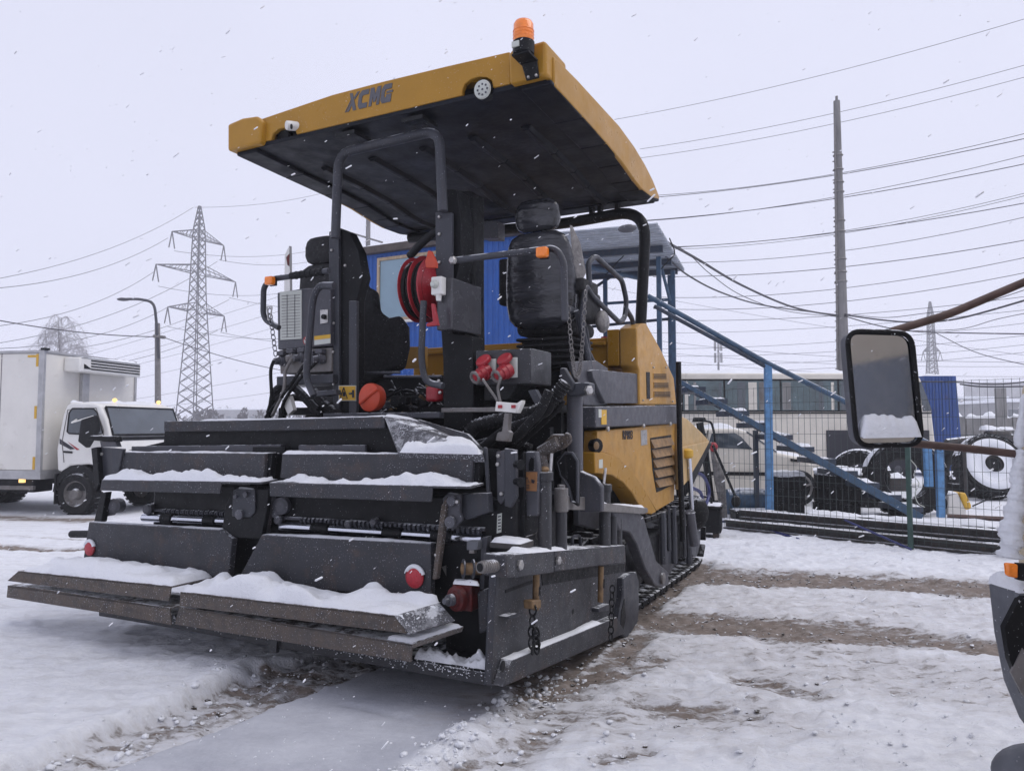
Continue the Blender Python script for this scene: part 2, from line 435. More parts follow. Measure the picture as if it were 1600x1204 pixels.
def snow_cap(corners, h, parent, seed=0, step=0.03, lump=1.0, block=0.0, sag=0.0, name='snow_cap', edge=0.05, gaps=0.0, m=None, flow=2.2):
    """snow lying on the quad corners = front-left, front-right, back-right, back-left"""
    c = [Vector(p) for p in corners]
    n = max(4, min(140, int((c[1] - c[0]).length / step))); k = max(4, min(60, int((c[3] - c[0]).length / step)))
    nor = (c[1] - c[0]).cross(c[3] - c[0]).normalized()
    if nor.z < 0: nor = -nor
    L, D = (c[1] - c[0]).length, (c[3] - c[0]).length
    u, v = np.meshgrid(np.linspace(0, 1, n + 1), np.linspace(0, 1, k + 1))
    du = np.minimum(u, 1 - u) * L; dv = np.minimum(v, 1 - v) * D
    rag = 0.6 + 0.8 * fbm(u * L * 9, v * D * 9, seed + 5, 3)
    e = np.clip(np.minimum(du, dv) / (edge * rag), 0, 1)
    e = np.sqrt(np.clip(1 - (1 - e) ** 2, 0, 1))
    nz = fbm(u * L * flow + seed, v * D * flow * 1.4, seed, 5)
    fine = fbm(u * L * 14, v * D * 14, seed + 3, 3)
    hh = np.clip((nz - 0.5) * 2.2 * lump + 0.55 + (fine - 0.5) * 0.3, 0.06, 1.6)
    if block:
        bz_ = fbm(u * L * 2.1 + 3, v * D * 3.0, seed + 23, 3)
        hh = hh * (1 - .5 * block) + block * (np.clip((bz_ - .50) * 16, 0, 1) * .75 + np.clip((bz_ - .58) * 22, 0, 1) * .35 + (fine - .5) * .35)
        hh = np.clip(hh, .05, 1.8)
    if gaps:
        hh = hh * np.clip((fbm(u * L * 2.5 + 9, v * 0 + seed, seed + 11, 2) - gaps) * 9, 0, 1)
    hh = hh * e * h - 0.004
    mb = MB(); idx = []
    for j in range(k + 1):
        for i in range(n + 1):
            a = c[0] * ((1 - u[j, i]) * (1 - v[j, i])) + c[1] * (u[j, i] * (1 - v[j, i])) + c[2] * (u[j, i] * v[j, i]) + c[3] * ((1 - u[j, i]) * v[j, i])
            mb.v.append(a + nor * float(hh[j, i]) - Vector((0, 0, sag * float(1 - e[j, i]))))
    for j in range(k):
        for i in range(n):
            mb.f.append((j * (n + 1) + i, j * (n + 1) + i + 1, (j + 1) * (n + 1) + i + 1, (j + 1) * (n + 1) + i))
    if (c[1] - c[0]).cross(c[3] - c[0]).z < 0: mb.f = [f[::-1] for f in mb.f]
    return obj(name, mb, m or M['snow'], parent, smooth=180)

def text(name, s, size, loc, right, up, m, parent, ext=0.002, bold=0.0, shear=0.0, label=None):
    cu = bpy.data.curves.new(name, 'FONT'); cu.body = s; cu.size = size; cu.extrude = ext; cu.offset = bold; cu.shear = shear
    cu.align_x = 'CENTER'; cu.align_y = 'CENTER'
    t = bpy.data.objects.new(name + '_tmp', cu)
    me = bpy.data.meshes.new_from_object(t)
    bpy.data.objects.remove(t); bpy.data.curves.remove(cu)
    right, up = Vector(right).normalized(), Vector(up).normalized()
    nn = right.cross(up)
    mb = MB(); loc = Vector(loc)
    mb.v = [loc + right * v.co.x + up * v.co.y + nn * v.co.z for v in me.vertices]
    mb.f = [tuple(p.vertices) for p in me.polygons]
    bpy.data.meshes.remove(me)
    return obj(name, mb, m, parent, smooth=0, label=label)

W = Frame(0, 0, 0)
PHI = 26.96
_r = Vector((cos(radians(PHI)), -sin(radians(PHI)), 0)); _f = Vector((sin(radians(PHI)), cos(radians(PHI)), 0))
P = Frame(*(-3.28 * _r)[:2], PHI, shift=5.5)

# ================================================================== ground: one snow sheet out to the horizon
def axis(dense0, dense1, step, far0, far1, g=1.16):
    xs = list(np.arange(dense0, dense1 + 1e-6, step))
    s, x = step, dense1
    while x < far1:
        s *= g; x += s; xs.append(min(x, far1))
    s, x = step, dense0; pre = []
    while x > far0:
        s *= g; x -= s; pre.append(max(x, far0))
    return np.array(pre[::-1] + xs)

def seg_dist(X, Y, p, q):
    d = (q - p); L2 = d.x * d.x + d.y * d.y
    t = np.clip(((X - p.x) * d.x + (Y - p.y) * d.y) / L2, 0, 1)
    return np.hypot(X - p.x - t * d.x, Y - p.y - t * d.y)

def sm(x, a, b):
    t = np.clip((x - a) / (b - a), 0, 1); return t * t * (3 - 2 * t)

G0 = lambda px, py: W.Z(px, py, 0)
gx = axis(-6.5, 6.5, 0.026, -420, 420); gy = axis(1.8, 10.5, 0.026, -60, 440)
X, Y = np.meshgrid(gx, gy)
# paver-aligned coordinates
Ua = X * _r.x + Y * _r.y + 3.28
Ub = X * _f.x + Y * _f.y
near = np.clip(1.3 - np.hypot(X, Y - 5) / 22, 0, 1)
# dirt[bare, muddy ground]
dirt = np.zeros_like(X)
for (p, q, w, k) in [((1080, 900), (1330, 906), 0.44, 0.86), ((1330, 906), (1640, 926), 0.46, 0.82),
                     ((1000, 965), (1220, 982), 0.34, 0.88), ((1220, 982), (1400, 992), 0.42, 0.76), ((1400, 992), (1640, 1022), 0.30, 0.78),
                     ((1000, 935), (1640, 962), 0.75, 0.42), ((960, 1010), (1560, 1070), 0.55, 0.46), ((790, 1100), (1150, 1120), 0.45, 0.48), ((-40, 806), (135, 812), 0.28, 0.85), ((-40, 852), (135, 858), 0.16, 0.8), ((-40, 836), (135, 842), 0.07, 0.6),
                     
                     ((790, 1190), (900, 1110), 0.13, 0.58), ((830, 1100), (1010, 1030), 0.22, 0.62), ((1000, 1100), (1180, 1115), 0.12, 0.66),
                     ((830, 1080), (940, 1050), 0.12, 0.95), ((940, 1050), (1000, 990), 0.14, 0.72), ((940, 1185), (1000, 1170), 0.09, 0.62),
                     ((1170, 1060), (1260, 1080), 0.16, 0.62), ((740, 1175), (790, 1160), 0.05, 0.62), ((1230, 1010), (1480, 1050), 0.30, 0.5),
                     ((700, 1199), (760, 1190), 0.05, 0.6)]:
    a_, b_ = G0(*p), G0(*q)
    d = seg_dist(X, Y, a_, b_)
    dirt = np.maximum(dirt, k * (1 - sm(d, w * 0.3, w * 2.0)))
for aa in (-1.15, 1.12):                                       # the two track lanes ahead of and under the machine
    dirt = np.maximum(dirt, 0.95 * (1 - sm(np.abs(Ua - aa), 0.2, 0.42)) * sm(Ub, 3.7, 4.6) * (1 - sm(Ub, 8.6, 9.4)))
under = (1 - sm(np.abs(Ua), 1.1, 1.5)) * sm(Ub, 4.3, 4.9) * (1 - sm(Ub, 8.5, 9.0))
dirt = np.maximum(dirt, 0.8 * under)
# streaky noise along the direction the vehicles drag the snow
st = fbm(X * 0.9 + Y * 0.5, Y * 5.0 - X * 0.6, 4, 4)
st2 = fbm(Ua * 7.0, Ub * 1.4, 8, 4)
big = fbm(X * 1.3, Y * 1.3, 21, 5)
mid = fbm(X * 3.0 - Y * .4, Y * 7.5 + X * .5, 31, 5)
fin = fbm(X * 19, Y * 19, 41, 4)
clump = fbm(X * 6.0, Y * 11 + X * .8, 51, 5)
left = sm(-Ua, -0.9, 0.2)
rdg = (1 - np.abs(2 * fbm(X * 3.4 - Y * .6, Y * 10 + X * 1.0, 71, 4) - 1)) ** 3
# smooth slab of snow dropped behind the screed
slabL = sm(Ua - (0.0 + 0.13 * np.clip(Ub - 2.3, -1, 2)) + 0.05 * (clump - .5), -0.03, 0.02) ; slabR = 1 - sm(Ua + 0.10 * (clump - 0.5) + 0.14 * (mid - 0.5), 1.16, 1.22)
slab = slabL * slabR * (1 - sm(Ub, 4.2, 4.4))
lane = sm(Ua + 0.12 * (mid - .5) + 0.08 * (clump - .5), -0.46, -0.40) * (1 - slabL) * (1 - sm(Ub, 4.6, 5.2))
plat = (1 - sm(Ua + 0.16 * (mid - .5) + 0.10 * (clump - .5), -0.50, -0.40)) * (1 - sm(Ub, 4.2, 5.2)) * sm(Ub, 0.5, 1.2)
dirt = np.maximum(dirt, lane * (0.50 + 0.04 * sm(Ub, 2.4, 4.0) + .5 * (big - .5) + .5 * (clump - .5)))
Hh = (big - 0.5) * 0.06 + (mid - 0.5) * 0.034 + (fin - 0.5) * 0.03 + (rdg - .4) * 0.024 * (1 - .7 * left)
Hh = Hh + (st - 0.5) * 0.07 * (1 - left * 0.5) + (st2 - 0.5) * 0.03 * left
Hh = Hh + np.clip(clump - 0.60, 0, 1) * 0.15 * (1 - slab) * (1 - left * 0.75)
Hh = Hh * (1 - 0.93 * slab) + slab * (0.012 + (fin - 0.5) * 0.004 + 0.012 * (big - 0.5))
# ridge the end plate pushed up, and the crumbly edge of the left track lane
rid = np.exp(-((Ua - 1.29 - 0.12 * (mid - 0.5)) / 0.075) ** 2) * (1 - sm(Ub, 3.7, 4.3))
Hh = Hh + rid * (0.03 + 0.11 * (clump - 0.35)) + plat * 0.045 + lane * (-.035 + .09 * (clump - .5) + .05 * (fin - .5))
Hh = Hh - 0.014 * np.exp(-((Ub - 3.42 - .12 * (big - .5)) / .02) ** 2) * slab * sm(Ua, .3, .45) * (1 - sm(Ua, .95, 1.1)) * (mid > .45)
rid2 = np.exp(-((Ua + 0.47 - 0.16 * (mid - 0.5)) / 0.05) ** 2) * (1 - sm(Ub, 4.3, 5.0))
Hh = Hh + rid2 * (0.015 + 0.06 * (clump - 0.4))
thr = dirt * (0.55 + 0.9 * fbm(X * 3.2 + 7, Y * 6.5, 61, 5))
Hh = Hh - 0.045 * sm(thr, 0.35, 0.75) + sm(thr, 0.45, 0.8) * (fin - 0.5) * 0.02
Hh = Hh * near
Hh = np.where(Hh > 0, Hh, Hh * 0.8)
dirt = dirt * np.where(Y > 30, 0, 1)
# low snow-covered banks far off
mb = MB()
ny, nx = X.shape
me = bpy.data.meshes.new('snow_ground')
co = np.stack([X, Y, Hh], -1).reshape(-1, 3)
ii = np.arange(ny * nx).reshape(ny, nx)
qd = np.stack([ii[:-1, :-1], ii[:-1, 1:], ii[1:, 1:], ii[1:, :-1]], -1).reshape(-1, 4)
me.vertices.add(len(co)); me.vertices.foreach_set('co', co.ravel())
me.loops.add(qd.size); me.loops.foreach_set('vertex_index', qd.ravel().astype(np.int32))
me.polygons.add(len(qd)); me.polygons.foreach_set('loop_start', np.arange(0, qd.size, 4, dtype=np.int32))
me.polygons.foreach_set('use_smooth', np.ones(len(qd), bool))
me.update(calc_edges=True)
at = me.attributes.new('mud', 'FLOAT', 'POINT'); at.data.foreach_set('value', dirt.ravel().astype(np.float32))
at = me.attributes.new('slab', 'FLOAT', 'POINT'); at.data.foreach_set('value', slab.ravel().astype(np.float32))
ground = bpy.data.objects.new('snow_ground', me); COL.objects.link(ground); ground['kind'] = 'structure'

def ground_mat():
    m = bpy.data.materials.new('trodden_snow'); m.use_nodes = True
    n, l = m.node_tree.nodes, m.node_tree.links
    p = n['Principled BSDF']; p.inputs['Roughness'].default_value = 0.75; p.inputs['Specular IOR Level'].default_value = 0.25
    geo = n.new('ShaderNodeNewGeometry')
    def attr(nm):
        a = n.new('ShaderNodeAttribute'); a.attribute_name = nm; return a.outputs['Fac']
    def noise(sc, det, ro, scl=(1, 1, 1), rot=0.0):
        mp = n.new('ShaderNodeMapping'); mp.inputs['Scale'].default_value = scl; mp.inputs['Rotation'].default_value = (0, 0, rot)
        l.new(geo.outputs['Position'], mp.inputs[0])
        t = n.new('ShaderNodeTexNoise'); t.inputs['Scale'].default_value = sc; t.inputs['Detail'].default_value = det; t.inputs['Roughness'].default_value = ro
        l.new(mp.outputs[0], t.inputs['Vector']); return t.outputs[0]
    def mth(op, a, b):
        t = n.new('ShaderNodeMath'); t.operation = op
        for k, x in enumerate((a, b)):
            if hasattr(x, 'links'): l.new(x, t.inputs[k])
            else: t.inputs[k].default_value = x
        return t.outputs[0]
    def rmp(x, lo, hi, a=0.0, b=1.0):
        t = n.new('ShaderNodeMapRange'); l.new(x, t.inputs[0])
        for k, v in enumerate((lo, hi, a, b)): t.inputs[k + 1].default_value = v
        return t.outputs[0]
    def mix(f, c1, c2):
        t = n.new('ShaderNodeMixRGB')
        if hasattr(f, 'links'): l.new(f, t.inputs[0])
        else: t.inputs[0].default_value = f
        for k, c in ((1, c1), (2, c2)):
            if hasattr(c, 'links'): l.new(c, t.inputs[k])
            else: t.inputs[k].default_value = (*c, 1)
        return t.outputs[0]
    fine = noise(9, 10, 0.75, (1, 2.2, 1), 0.25)
    gr = noise(42, 9, 0.8)
    snowc = mix(rmp(fine, 0.35, 0.65), (0.74, 0.755, 0.81), (0.87, 0.882, 0.915))
    grey = mix(rmp(noise(2.2, 6, 0.7, (1, 2.6, 1), 0.2), 0.5, 0.72, 0, 0.55), snowc, (0.52, 0.51, 0.52))
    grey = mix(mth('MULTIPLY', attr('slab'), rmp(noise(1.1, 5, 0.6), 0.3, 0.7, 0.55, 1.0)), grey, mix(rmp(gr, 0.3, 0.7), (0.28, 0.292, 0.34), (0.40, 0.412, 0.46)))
    mudc = mix(rmp(gr, 0.3, 0.7), (0.05, 0.038, 0.031), (0.22, 0.165, 0.125))
    mudc = mix(rmp(noise(5, 5, 0.6), 0.45, 0.65), mudc, (0.25, 0.20, 0.17))
    mudc = mix(rmp(noise(7, 9, 0.75, (1, 3.0, 1), 0.15), 0.50, 0.62, 0, 0.6), mudc, (0.46, 0.44, 0.43))
    strk = noise(2.6, 9, 0.72, (1, 4.5, 1), 0.12)
    lvl = mth('ADD', mth('MULTIPLY', attr('mud'), 0.46), mth('MULTIPLY', mth('ADD', mth('MULTIPLY', fine, 1.2), mth('MULTIPLY', strk, 1.2)), 0.42))
    # scattered scraped patches everywhere
    mask = rmp(lvl, 0.755, 0.835)
    col = mix(mask, grey, mudc)
    half = rmp(lvl, 0.60, 0.78, 0, 0.40)
    col2 = mix(half, col, (0.30, 0.26, 0.235))
    l.new(col2, p.inputs['Base Color'])
    b = n.new('ShaderNodeBump'); b.inputs['Strength'].default_value = 0.75; b.inputs['Distance'].default_value = 0.03
    hgt = mth('SUBTRACT', mth('ADD', mth('MULTIPLY', fine, 1.0), mth('MULTIPLY', gr, 0.6)), mth('MULTIPLY', mask, 0.5))
    hgt = mth('MULTIPLY', hgt, rmp(attr('slab'), 0, 1, 1, 0.25))
    l.new(hgt, b.inputs['Height']); l.new(b.outputs[0], p.inputs['Normal'])
    return m
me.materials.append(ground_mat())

# clods of snow thrown up along the ridges and track lanes
def clods():
    rnd = random.Random(19); mb = MB()
    def hgt(x, y):
        i = int(np.searchsorted(gx, x)); j = int(np.searchsorted(gy, y)); return float(Hh[min(j, ny - 1), min(i, nx - 1)])
    def one(x, y, s):
        z = hgt(x, y); n0 = len(mb.v)
        mb.ball((x, y, z + s * .05), (s * rnd.uniform(.8, 1.5), s * rnd.uniform(.8, 1.5), s * rnd.uniform(.5, .9)), 6, 4)
        for v in mb.v[n0:]: v += Vector((rnd.uniform(-.3, .3), rnd.uniform(-.3, .3), rnd.uniform(-.2, .2))) * s
    for k in range(1500):
        b = rnd.uniform(1.4, 4.6)
        a = (1.32 + rnd.gauss(0, .09)) if k % 3 else (-.28 + rnd.gauss(0, .14))
        q = _r * (a - 3.28) + _f * b
        one(q.x, q.y, rnd.choice((.003, .004, .006, .009, .018)) * rnd.uniform(.6, 1.2))
    for k in range(900):
        q = G0(rnd.uniform(780, 1600), 850 + 350 * rnd.random())
        one(q.x, q.y, rnd.choice((.003, .004, .005, .007, .012)) * rnd.uniform(.6, 1.2))
    for k in range(200):
        q = G0(rnd.uniform(0, 600), 960 + 240 * rnd.random())
        one(q.x, q.y, rnd.choice((.003, .004, .006)) * rnd.uniform(.6, 1.2))
    return obj('snow_clods', mb, M['snow'], None, kind='stuff', smooth=180)
clods()
def grit():
    rnd = random.Random(23); mb = MB(); lvl = dirt * (0.55 + 0.9 * fbm(X * 3.2 + 7, Y * 6.5, 61, 5))
    jj, ii_ = np.where((lvl > 0.55) & (Y < 11) & (Y > 1.8) & (np.abs(X) < 7)); n_ = len(jj)
    for k in range(2600):
        i = rnd.randrange(n_); x, y, z = X[jj[i], ii_[i]] + rnd.uniform(-.02, .02), Y[jj[i], ii_[i]] + rnd.uniform(-.02, .02), Hh[jj[i], ii_[i]]
        s = rnd.choice((.003, .004, .006, .009, .014)); n0 = len(mb.v)
        mb.ball((x, y, z + s * .2), (s * rnd.uniform(.8, 1.8), s * rnd.uniform(.8, 1.4), s * rnd.uniform(.4, .8)), 5, 3)
        for v in mb.v[n0:]: v += Vector((rnd.uniform(-.3, .3), rnd.uniform(-.3, .3), rnd.uniform(-.2, .2))) * s
    return obj('mud_grit', mb, mat('frozen_mud', (0.06, 0.046, 0.036), 0.8, 0, 0.5, 9, 0, 1, dust=0.5), None, kind='stuff', smooth=0)
grit()

# ================================================================== haze (falling snow in the air)
hz = MB().box(-425, 425, -65, 445, -1.0, 46)
hm = bpy.data.materials.new('haze'); hm.use_nodes = True
hn, hl = hm.node_tree.nodes, hm.node_tree.links
hn.clear(); ho = hn.new('ShaderNodeOutputMaterial'); hv = hn.new('ShaderNodeVolumePrincipled')
hv.inputs['Color'].default_value = (0.96, 0.96, 1.0, 1); hv.inputs['Density'].default_value = 0.0017; hv.inputs['Anisotropy'].default_value = 0.2
hl.new(hv.outputs[0], ho.inputs['Volume'])
haze = obj('haze', hz, hm, kind='stuff', smooth=0)
scene.cycles.volume_bounces = 2
scene.cycles.max_bounces = 8
scene.cycles.volume_step_rate = 4

# ================================================================== far woods and roofs along the horizon
def woods(name, x0, x1, y, h, n, seed):
    rnd = random.Random(seed); mb = MB()
    for i in range(n):
        x = rnd.uniform(x0, x1); yy = y + rnd.uniform(-12, 12); hh = h * rnd.uniform(0.45, 1.1)
        mb.tube([(x, yy, 0), (x + rnd.uniform(-.3, .3), yy, hh * 0.8)], 0.12, 4, rr=[0.16, 0.05])
        for k in range(70):
            t = rnd.uniform(0.12, 1.0); r = hh * 0.3 * (1.05 - t * 0.75)
            p = Vector((x + rnd.gauss(0, r * 0.55), yy + rnd.gauss(0, r * 0.55), hh * t))
            q = p + Vector((rnd.uniform(-.35, .35), rnd.uniform(-.3, .3), rnd.uniform(.05, .55)))
            w = rnd.uniform(0.08, 0.25)
            mb.add([p, q, q + Vector((w, 0, w * 0.4)), p + Vector((w, 0.1, -w * 0.4))], [(0, 1, 2, 3)])
    return obj(name, mb, M['far'], kind='stuff', smooth=0)
woods('far_woods', -200, 240, 270, 8.5, 300, 3)
woods('far_woods', -58, -28, 120, 4.2, 60, 5)
def far_building(px0, px1, ptop, d, depth, label, wins, roofm=None):
    a, b = W.B(px0, 660, d), W.B(px1, ptop, d)
    e = empty('far_building', W, label, 'building', loc=((a.x + b.x) / 2, d, 0))
    o = Vector(e.location)
    def mk(nm, bx, m, par=e, **k): return obj(nm, bx, m, par, shift=o, **k)
    mk('wall', MB().box(a.x, b.x, d, d + depth, 0, b.z), M['farwall'])
    mk('roof', MB().box(a.x - .3, b.x + .3, d - .3, d + depth + .3, b.z, b.z + 0.5), M['snow'])
    for i in range(wins):
        x = a.x + (b.x - a.x) * (i + 0.5) / wins
        mk('window', MB().box(x - 0.7, x + 0.7, d - 0.05, d + 0.1, b.z * 0.5, b.z * 0.5 + 1.5), M['glass'])
    return e
far_building(1502, 1572, 624, 120, 14, 'long low grey shed with white roof beyond the concrete wall at right', 6)
far_building(1575, 1680, 628, 105, 14, 'grey shed behind the wheels at the far right edge of the yard', 6)
far_building(1545, 1660, 597, 270, 14, 'faint pale apartment slab on the skyline at the far right', 9)
far_building(330, 420, 640, 230, 14, 'faint low building on the skyline just right of the big pylon', 5)

# ================================================================== the asphalt paver
paver = empty('asphalt_paver', P, 'dark grey and yellow asphalt paver with canopy, seen from its snowy raised screed', 'road paver')
def prt(name, mb, m, parent=None, **k): return obj(name, mb, m, parent or paver, **k)
PA, PB = P.A, P.B
def polA(pix, a, th, mb=None):      # outline in the plane a, thickness towards -a (inwards)
    return (mb or MB()).prism([PA(x, y, a) for x, y in pix], (-th, 0, 0))
def polB(pix, b, th, mb=None):      # outline in the plane b, thickness forwards
    return (mb or MB()).prism([PB(x, y, b) for x, y in pix], (0, th, 0))
def bolts(parent, pts, axis, r=0.014, h=0.014, m=None):
    for p in pts:
        obj('bolt', MB().lathe(p, axis, [(0, r), (h * 0.7, r), (h, r * 0.7)], 6), m or M['bolt'], parent, smooth=0)

# ---- canopy
CR, CL, CU = 1.40, -1.40, 4.22
prof_top = [(4.30, 4.0), (4.7, 4.015), (5.6, 4.02), (6.0, 3.985), (6.3, 3.93), (6.55, 3.86), (6.74, 3.775)]
prof_bot = [(6.76, 3.735), (6.5, 3.685), (6.2, 3.672), (6.0, 3.69), (5.7, 3.735), (5.3, 3.765), (4.8, 3.785), (4.30, 3.80)]
can = prt('canopy', MB().prism([(CR, b, z) for b, z in prof_top + prof_bot], (-0.035, 0, 0)), M['yellow'], bevel=0.012)
prt('canopy_side', MB().prism([(CL + 0.035, b, z) for b, z in prof_top + prof_bot], (-0.035, 0, 0)), M['yellow'], can, bevel=0.012)
top = MB()
for i in range(len(prof_top) - 1):
    (b0, z0), (b1, z1) = prof_top[i], prof_top[i + 1]
    top.prism([(CR - .036, b0, z0 - .004), (CR - .036, b1, z1 - .004), (CR - .036, b1, z1 - .045), (CR - .036, b0, z0 - .045)], (2 * CL + .072, 0, 0))
prt('canopy_roof', top, M['yellow'], can, smooth=40)
fl = [(4.8, 3.805), (5.3, 3.79), (5.7, 3.765), (6.0, 3.72), (6.2, 3.70), (6.5, 3.705), (6.755, 3.745)]
lin = MB()
fl = [(4.26, 3.825)] + fl
for i in range(len(fl) - 1):
    (b0, z0), (b1, z1) = fl[i], fl[i + 1]
    lin.prism([(CR - .04, b0, z0), (CR - .04, b1, z1), (CR - .04, b1, z1 + .03), (CR - .04, b0, z0 + .03)], (2 * CL + .08, 0, 0))
liner = prt('canopy_liner', lin, M['liner'], can)
for aa in (-0.95, -0.45, 0.05, 0.5, 0.95):
    rb = MB()
    for i in range(1, len(fl) - 2):
        (b0, z0), (b1, z1) = fl[i], fl[i + 1]
        rb.prism([(aa - .05, b0, z0 + .005), (aa + .05, b0, z0 + .005), (aa + .022, b0, z0 - .03), (aa - .022, b0, z0 - .03)], (0, b1 - b0, z1 - z0))
    prt('liner_rib', rb, M['liner'], can, bevel=0.008)
for s_, aa in ((1, 1.28), (-1, -1.297)):
    rb = MB()
    for i in range(len(fl) - 1):
        (b0, z0), (b1, z1) = fl[i], fl[i + 1]
        rb.prism([(aa - .10, b0, z0 + .005), (aa + .117, b0, z0 + .005), (aa + .117, b0, z0 - .028), (aa - .10, b0, z0 - .028)], (0, b1 - b0, z1 - z0))
    prt('liner_edge', rb, M['liner'], can, bevel=0.01)
prt('liner_edge', MB().box(CL + .04, CR - .04, 6.55, 6.74, 3.70, 3.735), M['liner'], can, bevel=0.01)

def arch(cx, cy, rx, n=9):
    """half-round cut in the lower edge of the rear fascia, as pixels, right to left"""
    return [(cx + rx * cos(pi * i / n), cy - rx * 1.0 * sin(pi * i / n) - (rx * cos(pi * i / n)) * 0.235) for i in range(n + 1)]
fas = [(402, 188), (455, 170), (520, 148), (600, 127), (700, 103), (796, 81), (797, 131), (772, 137)] + arch(746, 144, 25)[0:0] + \
      [(770, 137), (768, 126), (760, 121), (748, 120), (735, 124), (726, 131), (722, 141), (722, 149)] + \
      [(600, 178), (463, 210), (462, 205), (456, 200), (446, 199), (434, 202), (426, 209), (423, 219), (402, 223)]
fascia = prt('rear_fascia', polB(fas, CU + .035, 0.04), M['yellow'], can, bevel=0.006)
for pix in ([(355, 194), (378, 184), (400, 181), (408, 187), (406, 223), (355, 236)], [(794, 83), (800, 77), (848, 63), (853, 64), (853, 117), (795, 131)]):
    blk = prt('corner_block', polB(pix, CU - 0.02, 0.34), M['yellow'], can, bevel=0.022, seg=3)
prt('fascia_recess', polB([(418, 196), (468, 190), (470, 216), (420, 226)], CU + 0.16, 0.05), M['black'], can)
prt('fascia_recess', polB([(716, 118), (772, 112), (774, 144), (718, 158)], CU + 0.16, 0.05), M['black'], can)
wl_ = prt('work_light', MB().lathe(PB(754, 140, CU + 0.02), (0.0, -1, -0.12), [(-.10, .05), (-.03, .068), (0, .07)], 20), M['black'], can)
prt('lens', MB().lathe(PB(754, 140, CU + 0.016), (0, -1, -0.12), [(0, .064), (.012, .058), (.016, 0.0)], 20), M['sticker'], wl_)
for k in range(9):
    an = k * 2 * pi / 8; rr0 = 0 if k == 8 else .036
    prt('led', MB().ball(PB(754, 140, CU + .003) + Vector((rr0 * cos(an), -.004, rr0 * sin(an))), (.008, .005, .008), 8, 4), M['gray'], wl_)
p0 = PB(444, 214, CU + 0.1)
prt('work_light', MB().lathe(p0, (0, -1, -0.3), [(-.06, .04), (0, .06), (.01, .05), (.011, 0)], 16), M['black'], can)
cmr = prt('reversing_camera', MB().lathe(PB(458, 197, CU + 0.02), (-0.55, -1, -0.15), [(-.05, .035), (.02, .037), (.05, .035), (.055, .03)], 16), M['white'], can)
prt('lens', MB().lathe(PB(456, 198, CU - 0.035), (-0.55, -1, -0.15), [(0, .02), (.008, .018), (.009, 0)], 12), M['black'], cmr)
def logo():
    gl = {'X': [[(.12, 1), (.40, 1), (.98, 0), (.66, 0)], [(.86, 1), (1.1, 1), (.72, .60), (.58, .72)], [(.02, 0), (.26, 0), (.50, .34), (.40, .52)], [(-.14, 0), (-.06, 0), (.34, .56), (.30, .64)]],
          'C': [[(.95, 1), (.25, 1), (0, .8), (0, .2), (.2, 0), (.9, 0), (.9, .28), (.42, .28), (.34, .36), (.34, .64), (.42, .72), (.95, .72)]],
          'M': [[(0, 0), (0, 1), (.34, 1), (.5, .62), (.66, 1), (1, 1), (1, 0), (.72, 0), (.72, .5), (.6, .2), (.4, .2), (.28, .5), (.28, 0)]],
          'G': [[(.95, 1), (.25, 1), (0, .8), (0, .2), (.2, 0), (1, 0), (1, .44), (.5, .44), (.5, .3), (.42, .28), (.34, .36), (.34, .64), (.42, .72), (.95, .72)], [(.5, .50), (1.1, .50), (1.1, .62), (.5, .62)]]}
    q0, q1 = PB(541, 178, CU + .033), PB(612, 161, CU + .033)
    h = PB(578, 146, CU + .033).z - PB(578, 174, CU + .033).z
    w = (q1.x - q0.x) / 4.35; mb = MB()
    for i, c in enumerate('XCMG'):
        for poly in gl[c]:
            mb.prism([(q0.x + w * (i * 1.08 + x + .22 * y), CU + .034, q0.z + .012 + h * y) for x, y in poly], (0, -.003, 0))
    prt('lettering', mb, M['logo'], can, smooth=0)
logo()

# ---- amber beacon
bc = PB(818, 78, CU - 0.13)
bb = prt('beacon', MB().lathe(bc, (0, 0, 1), [(-.035, .062), (-.03, .068), (.02, .07), (.045, .07), (.05, .06)], 24), M['black'])
prt('beacon_lens', MB().lathe(bc + Vector((0, 0, .05)), (0, 0, 1), [(0, .063), (.015, .066), (.11, .064), (.128, .055), (.134, .03), (.135, 0)], 24), M['orange'], bb, smooth=60)
for k in range(3): prt('lens_ring', MB().torus(bc + Vector((0, 0, .072 + .022 * k)), (0, 0, 1), .0655, .003, 24, 6), M['orange'], bb)
prt('base_label', MB().box(bc.x - .045, bc.x + .005, bc.y - .078, bc.y - .066, bc.z - .01, bc.z + .025), M['sticker'], bb)
brk = MB().box(bc.x - .06, bc.x + .06, bc.y - .05, bc.y + .09, bc.z - .05, bc.z - .035)
brk.prism([(bc.x - .05, bc.y + .07, bc.z - .05), (bc.x + .06, bc.y + .07, bc.z - .05), (bc.x + .06, bc.y + .1, bc.z - .15), (bc.x - .03, bc.y + .1, bc.z - .15)], (0, .012, 0))
br_ = prt('beacon_bracket', brk, M['black'], bb, bevel=0.003)
bolts(bb, [(bc.x - .01, bc.y + .097, bc.z - .135), (bc.x + .045, bc.y + .097, bc.z - .135)], (0, -1, 0), .01)

